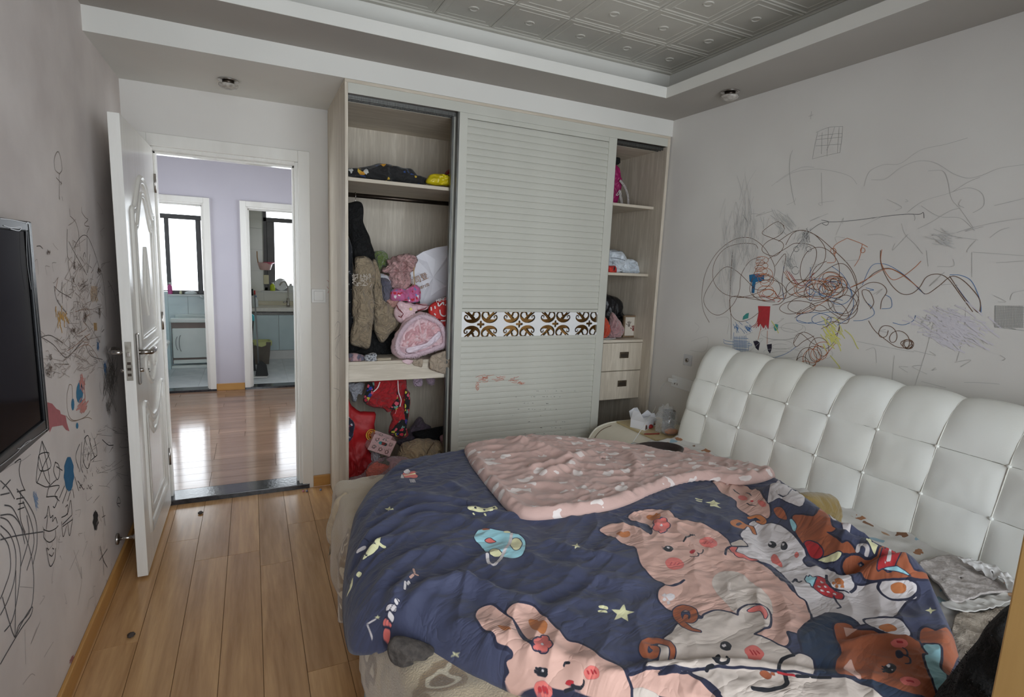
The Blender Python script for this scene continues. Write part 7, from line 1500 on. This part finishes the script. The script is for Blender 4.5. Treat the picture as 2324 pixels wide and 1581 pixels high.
big_ = [[(0,700),(40,720),(80,800),(100,900),(90,1050),(60,1200),(20,1260)], [(0,690),(60,690),(110,760),(150,880),(165,1010),(150,1150),(90,1230),(72,1288),(40,1200),(10,1090)], [(0,740),(50,790),(76,880),(70,1000),(40,1100),(0,1180)], [(0,780),(40,840),(50,950),(20,1050),(0,1100)], [(72,1288),(110,1210),(155,1140),(150,1180),(100,1250),(40,1350),(0,1420)], [(20,640),(60,655),(100,740),(120,830)], [(0,520),(40,560),(70,610)], [(10,560),(50,515)], [(0,590),(45,580)], [(80,560),(140,640),(175,720),(180,830),(160,930)], [(110,620),(150,720),(165,830),(130,960)], [(0,810),(80,790),(210,770)], [(76,960),(72,1288)], [(130,690),(140,800),(100,940)]]
lscr('dark_grey_crayon_arcs', big_, srgb(86,84,86), .0038, L2)
f2 = [[(0,480),(60,440),(110,420),(150,390)], [(90,1040),(160,1045)], [(360,860),(390,960),(400,1010),(380,1130)], [(385,860),(340,960)], [(370,920),(400,1000)], [(215,1385),(260,1310)], [(120,1250),(125,1420)], [(180,1240),(150,1320),(195,1215)], [(430,1150),(435,1105),(460,1085)], [(110,1520),(150,1470),(170,1475)]]
for k in range(40): x, y = random.uniform(420, 640), random.uniform(240, 640); f2.append([(x, y), (x+random.uniform(-25, 25), y+random.uniform(-25, 25)), (x+random.uniform(-60, 60), y+random.uniform(-30, 30))])
for k in range(30): x, y = random.uniform(120, 600), random.uniform(640, 1150); f2.append([(x, y), (x+random.uniform(-12, 12), y+random.uniform(-40, 40)), (x+random.uniform(-20, 20), y+random.uniform(-70, 70))])
lscr('faint_pencil_scratches', f2, srgb(170,162,159), .0018, L2)
lscr('grime_shade_streaks', hatch(640, 960, 40, 130, 130, 1.55, 60, 61)+hatch(625, 1130, 14, 40, 40, 1.5, 26, 62), srgb(128,120,114), .003, L3, .0004)  # grime by the door, with the shade behind the leaf drawn in
lscr('blue_smear', hatch(565, 770, 4, 24, 16, 1.5, 20, 63)+hatch(608, 905, 5, 30, 22, 1.5, 26, 64), srgb(78,116,158), .004, L3)
lscr('pale_blue_tangle', hatch(175, 620, 8, 30, 22, 1.3, 22, 65), srgb(130,154,186), .002, L2)
lscr('red_smear', hatch(355, 1400, 10, 24, 16, 1.9, 16, 66), srgb(176,120,120), .004, L2)
# scrawl on the wall and wardrobe side by the switch
drawing('pink_wall_mark', [(s) for s in ([(745,640),(752,632),(748,655),(742,650)], [(742,636),(756,642)], [(748,655),(744,665)])], lambda x, y: on(x, y, 'y', YD), (0, -1, 0), mat('crayon_pink_mark', srgb(196,140,134), None, .8), wb, .003)
# ================================================================== TELEVISION, NIGHTSTAND, SOCKETS, NEAR THINGS
tv = thing('television', (.03, -.43, .965), 'black flat television hanging on the scribbled wall', 'television')
TY1, TZ0, TZ1 = .118, .965, 1.558; TY0 = TY1-1.06
box('tv_body', (.012, .042, TY0+.03, TY1-.03, TZ0+.03, TZ1-.03), M_BLACK, tv, bevel=.006)
mb = MB(); fb_ = .028
mb.box(.03, .056, TY1-fb_, TY1, TZ0, TZ1).box(.03, .056, TY0, TY0+fb_, TZ0, TZ1).box(.03, .056, TY0+fb_, TY1-fb_, TZ1-fb_, TZ1).box(.03, .056, TY0+fb_, TY1-fb_, TZ0, TZ0+fb_+.012)
mb.build('bezel', mat('glossy_black_bezel', srgb(20,20,22), srgb(14,14,16), .25, spec=.2), tv, bevel=.004)
box('screen', (.042, .050, TY0+fb_, TY1-fb_, TZ0+fb_, TZ1-fb_), mat('dark_glass_screen', srgb(10,10,12), srgb(8,8,10), .08, spec=.04), tv)
box('wall_bracket', (0, .014, -.75, -.1, 1.12, 1.42), M_BLACK, tv)
pf = crop(0, 480, 2.5485)
drawing('scratched_film', [pf(s) for s in ([(150,70),(168,72),(180,200),(192,400),(215,620),(240,900),(275,1250)], [(0,40),(80,50),(168,70)], [(150,100),(158,300),(180,450)], [(20,80),(60,92),(120,90),(110,110),(60,100)], [(275,1255),(200,1310),(130,1360),(90,1400),(0,1470)], [(180,1320),(150,1335),(120,1365),(100,1370)])], lambda x, y: on(x, y, 'x', .0565), (1, 0, 0), mat('silver_scratch', srgb(168,170,172), None, .3), tv, .002, .0004)
# nightstand
ns = thing('nightstand', (2.78, .75, 0), 'cream rounded nightstand between the headboard and the wardrobe', 'nightstand')
NY0, NY1 = .535, .955
pr = [(2.50, .05), (2.50, .36)]+[tuple(p) for p in spline([(2.50, .36), (2.512, .43), (2.56, .488), (2.64, .514), (2.72, .52)], 6)][1:]+[(3.05, .52), (3.05, .05)]
MB().prism([(x, NY0, z) for x, z in pr], (0, NY1-NY0, 0)).build('body', mat('cream_lacquer_leather', srgb(226,218,200), srgb(214,205,186), .4, 4, 4, .05, 80), ns, bevel=.004)
for yy in (NY0+.002, NY1-.002): MB().tube([(x-.002, yy, z+.002) for x, z in pr[1:-1]], .005, 8).build('edge_piping', mat('white_edge_piping', srgb(236,230,216), None, .4), ns, True)
MB().tube([(x-.0015, NY1-.05, z+.0015) for x, z in pr[1:-8]], .002, 6).build('seam', mat('brown_seam', srgb(120,100,80), None, .6), ns, True)
MB().tube([(2.4985, NY0+.02, .30), (2.4985, NY1-.02, .30)], .003, 6).build('drawer_gap', M_DARKST, ns)
box('top_board', (2.70, 3.045, NY0+.01, NY1-.02, .52, .531), wood('stained_pale_board', srgb(206,188,146), srgb(176,156,112), 'y', .35, 1, .05), ns, bevel=.002)
NZ = .5315
def npx(px, py, z=NZ): return on(px, py, 'z', z)
# torn white carton
p = npx(1432, 966); bxw = thing('torn_carton', (p[0], p[1], NZ), 'torn open white carton on the far corner of the nightstand', 'carton')
Ca = np.array([2.80, .885]); a_ = .45; ex, ey = np.array([math.cos(a_), math.sin(a_)]), np.array([-math.sin(a_), math.cos(a_)])
p = npx(1437, 967); Ca = np.array([p[0]+.06, p[1]-.02])
def cp_(u, v, z): q = Ca+ex*u+ey*v; return (q[0], q[1], NZ+z)
M_CART = mat('white_card', srgb(226,226,230), srgb(218,218,223), .55)
hw, hd_, hh_ = .075, .05, .05
mb = MB()
for (u0, v0), (u1, v1) in (((-hw, -hd_), (hw, -hd_)), ((hw, -hd_), (hw, hd_)), ((hw, hd_), (-hw, hd_)), ((-hw, hd_), (-hw, -hd_))):
    mb.add([cp_(u0, v0, 0), cp_(u1, v1, 0), cp_(u1, v1, hh_), cp_(u0, v0, hh_), cp_(u0*.97, v0*.95, 0), cp_(u1*.97, v1*.95, 0), cp_(u1*.97, v1*.95, hh_), cp_(u0*.97, v0*.95, hh_)], [(0,1,2,3),(7,6,5,4),(3,2,6,7)])
mb.add([cp_(-hw, -hd_, .001), cp_(hw, -hd_, .001), cp_(hw, hd_, .001), cp_(-hw, hd_, .001)], [(0,1,2,3)])
mb.build('carton_body', M_CART, bxw)
for P_ in ([(-hw, hd_, hh_), (hw, hd_, hh_), (hw*.8, hd_*1.5, hh_*1.9), (.0, hd_*1.4, hh_*2.1), (-hw*.6, hd_*1.6, hh_*1.8)], [(-hw, -hd_, hh_), (-hw, hd_, hh_), (-hw*1.2, hd_*.6, hh_*2.3), (-hw*1.3, -hd_*.4, hh_*2.2)], [(hw, -hd_, hh_), (hw, hd_, hh_), (hw*1.25, hd_*.4, hh_*1.7), (hw*1.4, -.01, hh_*1.2), (hw*1.2, -hd_*.6, hh_*1.5)], [(-hw, -hd_, hh_), (hw, -hd_, hh_), (hw*.7, -hd_*.3, hh_*1.15), (-hw*.5, -hd_*.2, hh_*1.2)]):
    mb = MB(); Q = [Vector(cp_(*q)) for q in P_]; mb.prism(Q, (0, 0, .0012)); mb.build('flap', M_CART, bxw)
mb = MB(); mb.add([cp_(-hw*.98, -hd_-.0008, .004), cp_(-hw*.55, -hd_-.0008, .004), cp_(-hw*.7, -hd_-.0008, .03), cp_(-hw*.98, -hd_-.0008, .036)], [(0,1,2,3)]); mb.add([cp_(hw*.5, -hd_-.0008, .006), cp_(hw*.98, -hd_-.0008, .006), cp_(hw*.98, -hd_-.0008, .034), cp_(hw*.65, -hd_-.0008, .036)], [(0,1,2,3)])
mb.build('printed_patch', spots('brown_food_print', srgb(92,56,36), [srgb(40,34,34), srgb(170,110,60)], 60, .5), bxw)
# drinking glass
p = npx(1519, 985); Gx, Gy = 2.955, .62
p = on(1519, 938, 'y', .66); Gx = min(p[0], 3.0); Gy = .66
gl = thing('drinking_glass', (Gx, Gy, NZ), 'clear empty drinking glass at the back of the nightstand', 'glass')
MB().lathe([(0, 0), (.034, 0), (.036, .004), (.038, .13), (.0355, .13), (.033, .012), (0, .010)], (Gx, Gy, NZ), 28).build('tumbler', glass('clear_glass', (.93, .95, .95), .03, .22), gl, True)
# crumpled clear bag and its food
def film_mat(name, fac):
    m = bpy.data.materials.new(name); m.use_nodes = True; nt = m.node_tree; MATS[name] = m; b = nt.nodes['Principled BSDF']
    b.inputs['Base Color'].default_value = (.8, .8, .8, 1); b.inputs['Roughness'].default_value = .2
    tr = N(nt, 'ShaderNodeBsdfTransparent'); mx = N(nt, 'ShaderNodeMixShader'); nz = N(nt, 'ShaderNodeTexNoise', i_Scale=40, i_Detail=3); mr = N(nt, 'ShaderNodeMapRange')
    mr.inputs['From Min'].default_value = .4; mr.inputs['From Max'].default_value = .7; mr.inputs['To Min'].default_value = fac*.4; mr.inputs['To Max'].default_value = fac*1.8
    nt.links.new(nz.outputs['Fac'], mr.inputs[0]); nt.links.new(mr.outputs[0], mx.inputs[0]); nt.links.new(tr.outputs[0], mx.inputs[1]); nt.links.new(b.outputs[0], mx.inputs[2])
    nt.links.new(mx.outputs[0], nt.nodes['Material Output'].inputs[0]); return m
def blob(name, c, r, m, parent=None, seed=1, amp=.3, sub=4, fr=3.0, sc=(1, 1, 1)):
    bm = bmesh.new(); bmesh.ops.create_icosphere(bm, subdivisions=sub, radius=1.0); me = bpy.data.meshes.new(name); bm.to_mesh(me); bm.free()
    co = np.zeros(len(me.vertices)*3, np.float32); me.vertices.foreach_get('co', co); co = co.reshape(-1, 3)
    d = 1+amp*(ridged(co*fr*.7+seed, 2)-.4)+amp*.4*pnoise(co*fr*2+seed, 3)
    V = co*d[:, None]*np.array(sc)*r+np.array(c); V[:, 2] = np.maximum(V[:, 2], c[2]-r*sc[2]*.8)
    me.vertices.foreach_set('co', V.astype(np.float32).ravel()); me.polygons.foreach_set('use_smooth', [True]*len(me.polygons)); me.update()
    return link(name, me, m, parent)
p = on(1509, 975, 'y', .64); pbag = thing('clear_plastic_bag', (2.86, .64, NZ), 'crumpled clear plastic food bag on the nightstand', 'plastic bag')
bcx = p[0]
blob('film', (bcx, .64, NZ+.075), .075, film_mat('crumpled_clear_film', .22), pbag, 3, .34, 4, 2.2, (.85, .7, 1.2))
blob('film_fold', (bcx+.01, .60, NZ+.04), .055, MATS['crumpled_clear_film'], pbag, 5, .35, 4, 2.2, (1.1, .8, .8))
tag(blob('orange_snack', (bcx+.015, .60, NZ+.018), .03, mat('orange_food', srgb(206,128,56), srgb(170,90,40), .4, 30, 3), None, 6, .2, 3, 3, (1.6, .9, .55)), 'orange snack inside the clear plastic bag', 'food')
tag(blob('red_band', tuple(np.r_[npx(1473, 971)[:2], NZ+.012]), .02, mat('red_elastic', srgb(176,36,34), srgb(140,24,24), .5, 30, 3), None, 7, .25, 3, 3, (1.3, 1, .6)), 'red elastic band heap on the nightstand', 'elastic band')
p = npx(1481, 957); mbc = MB(); mbc.tube([(p[0]+.018*t/8+.012*math.cos(t*1.6), p[1]+.012*math.sin(t*1.6), NZ+.012+.006*math.sin(t*.8)) for t in np.linspace(0, 14, 60)], .0022, 6)
tag(mbc.build('hair_coil', M_BLACK, None, True), 'black coiled hair tie behind the red elastic bands', 'hair tie')
p0, p1 = npx(1462, 986), npx(1496, 985)
tag(MB().tube([(p0[0], p0[1], NZ+.004), (p1[0], p1[1], NZ+.004)], .004, 6).build('pencil', mat('red_brown_pencil', srgb(132,44,30), None, .4)), 'red pencil lying on the nightstand board', 'pencil')
p0, p1 = on(1437, 1000, 'y', .56), on(1487, 925, 'y', .95)
ck = [on(1437, 1002, 'y', .50), on(1455, 975, 'y', .56), on(1470, 950, 'y', .70), on(1487, 925, 'x', 3.09), on(1500, 880, 'x', 3.095), on(1512, 866, 'x', 3.085)]
tag(MB().tube([tuple(v) for v in spline(ck, 6)], .0022, 6).build('charging_cable', M_WHITEP, None, True), 'thin white charging cable from the socket down to the bed', 'cable')
# sockets on the right wall
sk = thing('wall_socket', (XR, .84, .8), 'double white wall socket with a plugged charger beside the headboard', 'socket')
a_, b_ = on(1527, 850, 'x', XR), on(1560, 882, 'x', XR)
y1_, y0_ = a_[1], b_[1]; zt_, zb_ = on(1527, 850, 'x', XR)[2], on(1527, 876, 'x', XR)[2]
box('socket_plate', (XR-.008, XR, y0_-.06, y1_, zb_, zt_), M_WHITEP, sk, bevel=.002)
yc_ = (y0_+y1_)/2; zc2 = (zt_+zb_)/2
for k in (-1, 1): box('slot', (XR-.0088, XR-.006, y1_-.045+.012*k-.002, y1_-.045+.012*k+.002, zc2-.02, zc2-.008), M_DARKST, sk)
box('charger', (XR-.05, XR-.008, y1_-.055, y1_-.012, zc2-.004, zc2+.022), M_WHITEP, sk, bevel=.004)
rs_ = thing('bell_socket', (XR, .78, .94), 'small white aerial socket just above the left end of the headboard', 'socket')
c_ = on(1562, 817, 'x', XR); box('plate', (XR-.008, XR, c_[1]-.035, c_[1]+.035, c_[2]-.035, c_[2]+.035), mat('grey_white_plastic', srgb(206,206,206), None, .4), rs_, bevel=.004)
MB().tube([(XR-.007, c_[1], c_[2]), (XR-.014, c_[1], c_[2])], .013, 16).build('ring', M_STEEL, rs_, True); MB().tube([(XR-.012, c_[1], c_[2]), (XR-.018, c_[1], c_[2])], .005, 12).build('pin', M_DARKST, rs_, True)
# tall wooden cabinet edge and black fleece at the right edge of the picture
cbn = thing('wooden_stand', (1.77, -1.53, 0), 'honey-coloured upright wooden panel close to the camera at the right edge', 'wooden panel')
CBX = 1.75
WOODN = wood('honey_wood_panel', srgb(206,166,104), srgb(188,146,86), 'z', .5, .7, .04)
box('upright', (CBX, CBX+.03, -1.60, -1.435, .03, 1.22), WOODN, cbn, bevel=.003)
box('top_cap', (CBX-.006, CBX+.036, -1.606, -1.430, 1.22, 1.238), WOODN, cbn, bevel=.003)
box('foot', (CBX-.07, CBX+.10, -1.60, -1.435, 0, .03), WOODN, cbn, bevel=.004)
bj = thing('black_fleece', (1.95, -1.33, .58), 'black fleece jacket heaped on the bed corner beside the wooden panel', 'jacket')
pts = [on(a, b_, 'x', 2.05) for a, b_ in ((2290,1378),(2265,1395),(2235,1430),(2205,1480),(2165,1530),(2130,1590))]
pillow('fleece_body', [(2330,1372),(2290,1380),(2262,1397),(2236,1430),(2206,1482),(2166,1532),(2120,1600),(2100,1680),(2330,1700),(2380,1500)], 1.93, .09, mat('black_fleece', srgb(16,15,16), srgb(9,9,10), .95, 30, 3, .6, 120, sheen=.05), bj, 8, .02, 9, zmin=.585, ax='x')
random.seed(8); fv = []; ff = []
_me = bpy.data.objects['fleece_body'].data
for k in range(2600):
    q = _me.vertices[random.randrange(len(_me.vertices))]; p = np.array(q.co); nn = np.array(q.normal)+np.random.normal(0, .5, 3); nn /= np.linalg.norm(nn); s = np.cross(nn, np.random.normal(size=3)); s *= .0008/np.linalg.norm(s); l = random.uniform(.003, .006); i0 = len(fv)
    if p[2] < .6: continue
    fv += [p-s, p+s, p+nn*l]; ff += [(i0, i0+1, i0+2)]
link('fleece_pile', mesh('fleece_pile', fv, ff), MATS['black_fleece'], bj)['kind'] = 'stuff'
# small litter on the floor
random.seed(3)
for k, (a, b_, lab) in enumerate(((298,1443,'dark crumpled scrap on the floor near the left baseboard'), (455,1165,'tiny black hook on the floor by the threshold'))):
    p = on(a, b_, 'z', 0)
    tag(blob('litter_scrap', (p[0], p[1], .006), .010, mat('grey_litter', srgb(96,86,80), srgb(60,52,48), .7), None, k+2, .4, 3, 3, (1.2, 1.5, .55)), lab, 'litter')
for k, (a, b_, col) in enumerate(((688,1113,srgb(190,120,130)), (696,1113,srgb(120,120,150)), (727,1110,srgb(110,130,170)))):
    p = on(a, b_, 'z', 0); tag(blob('bead', (p[0], p[1]-.02, .006), .007, mat('bead_%d' % k, col, None, .3), None, k, .02, 3), ('pink', 'grey violet', 'pale blue')[k]+' bead on the floor at the wardrobe side of the threshold', 'bead', ) if True else None
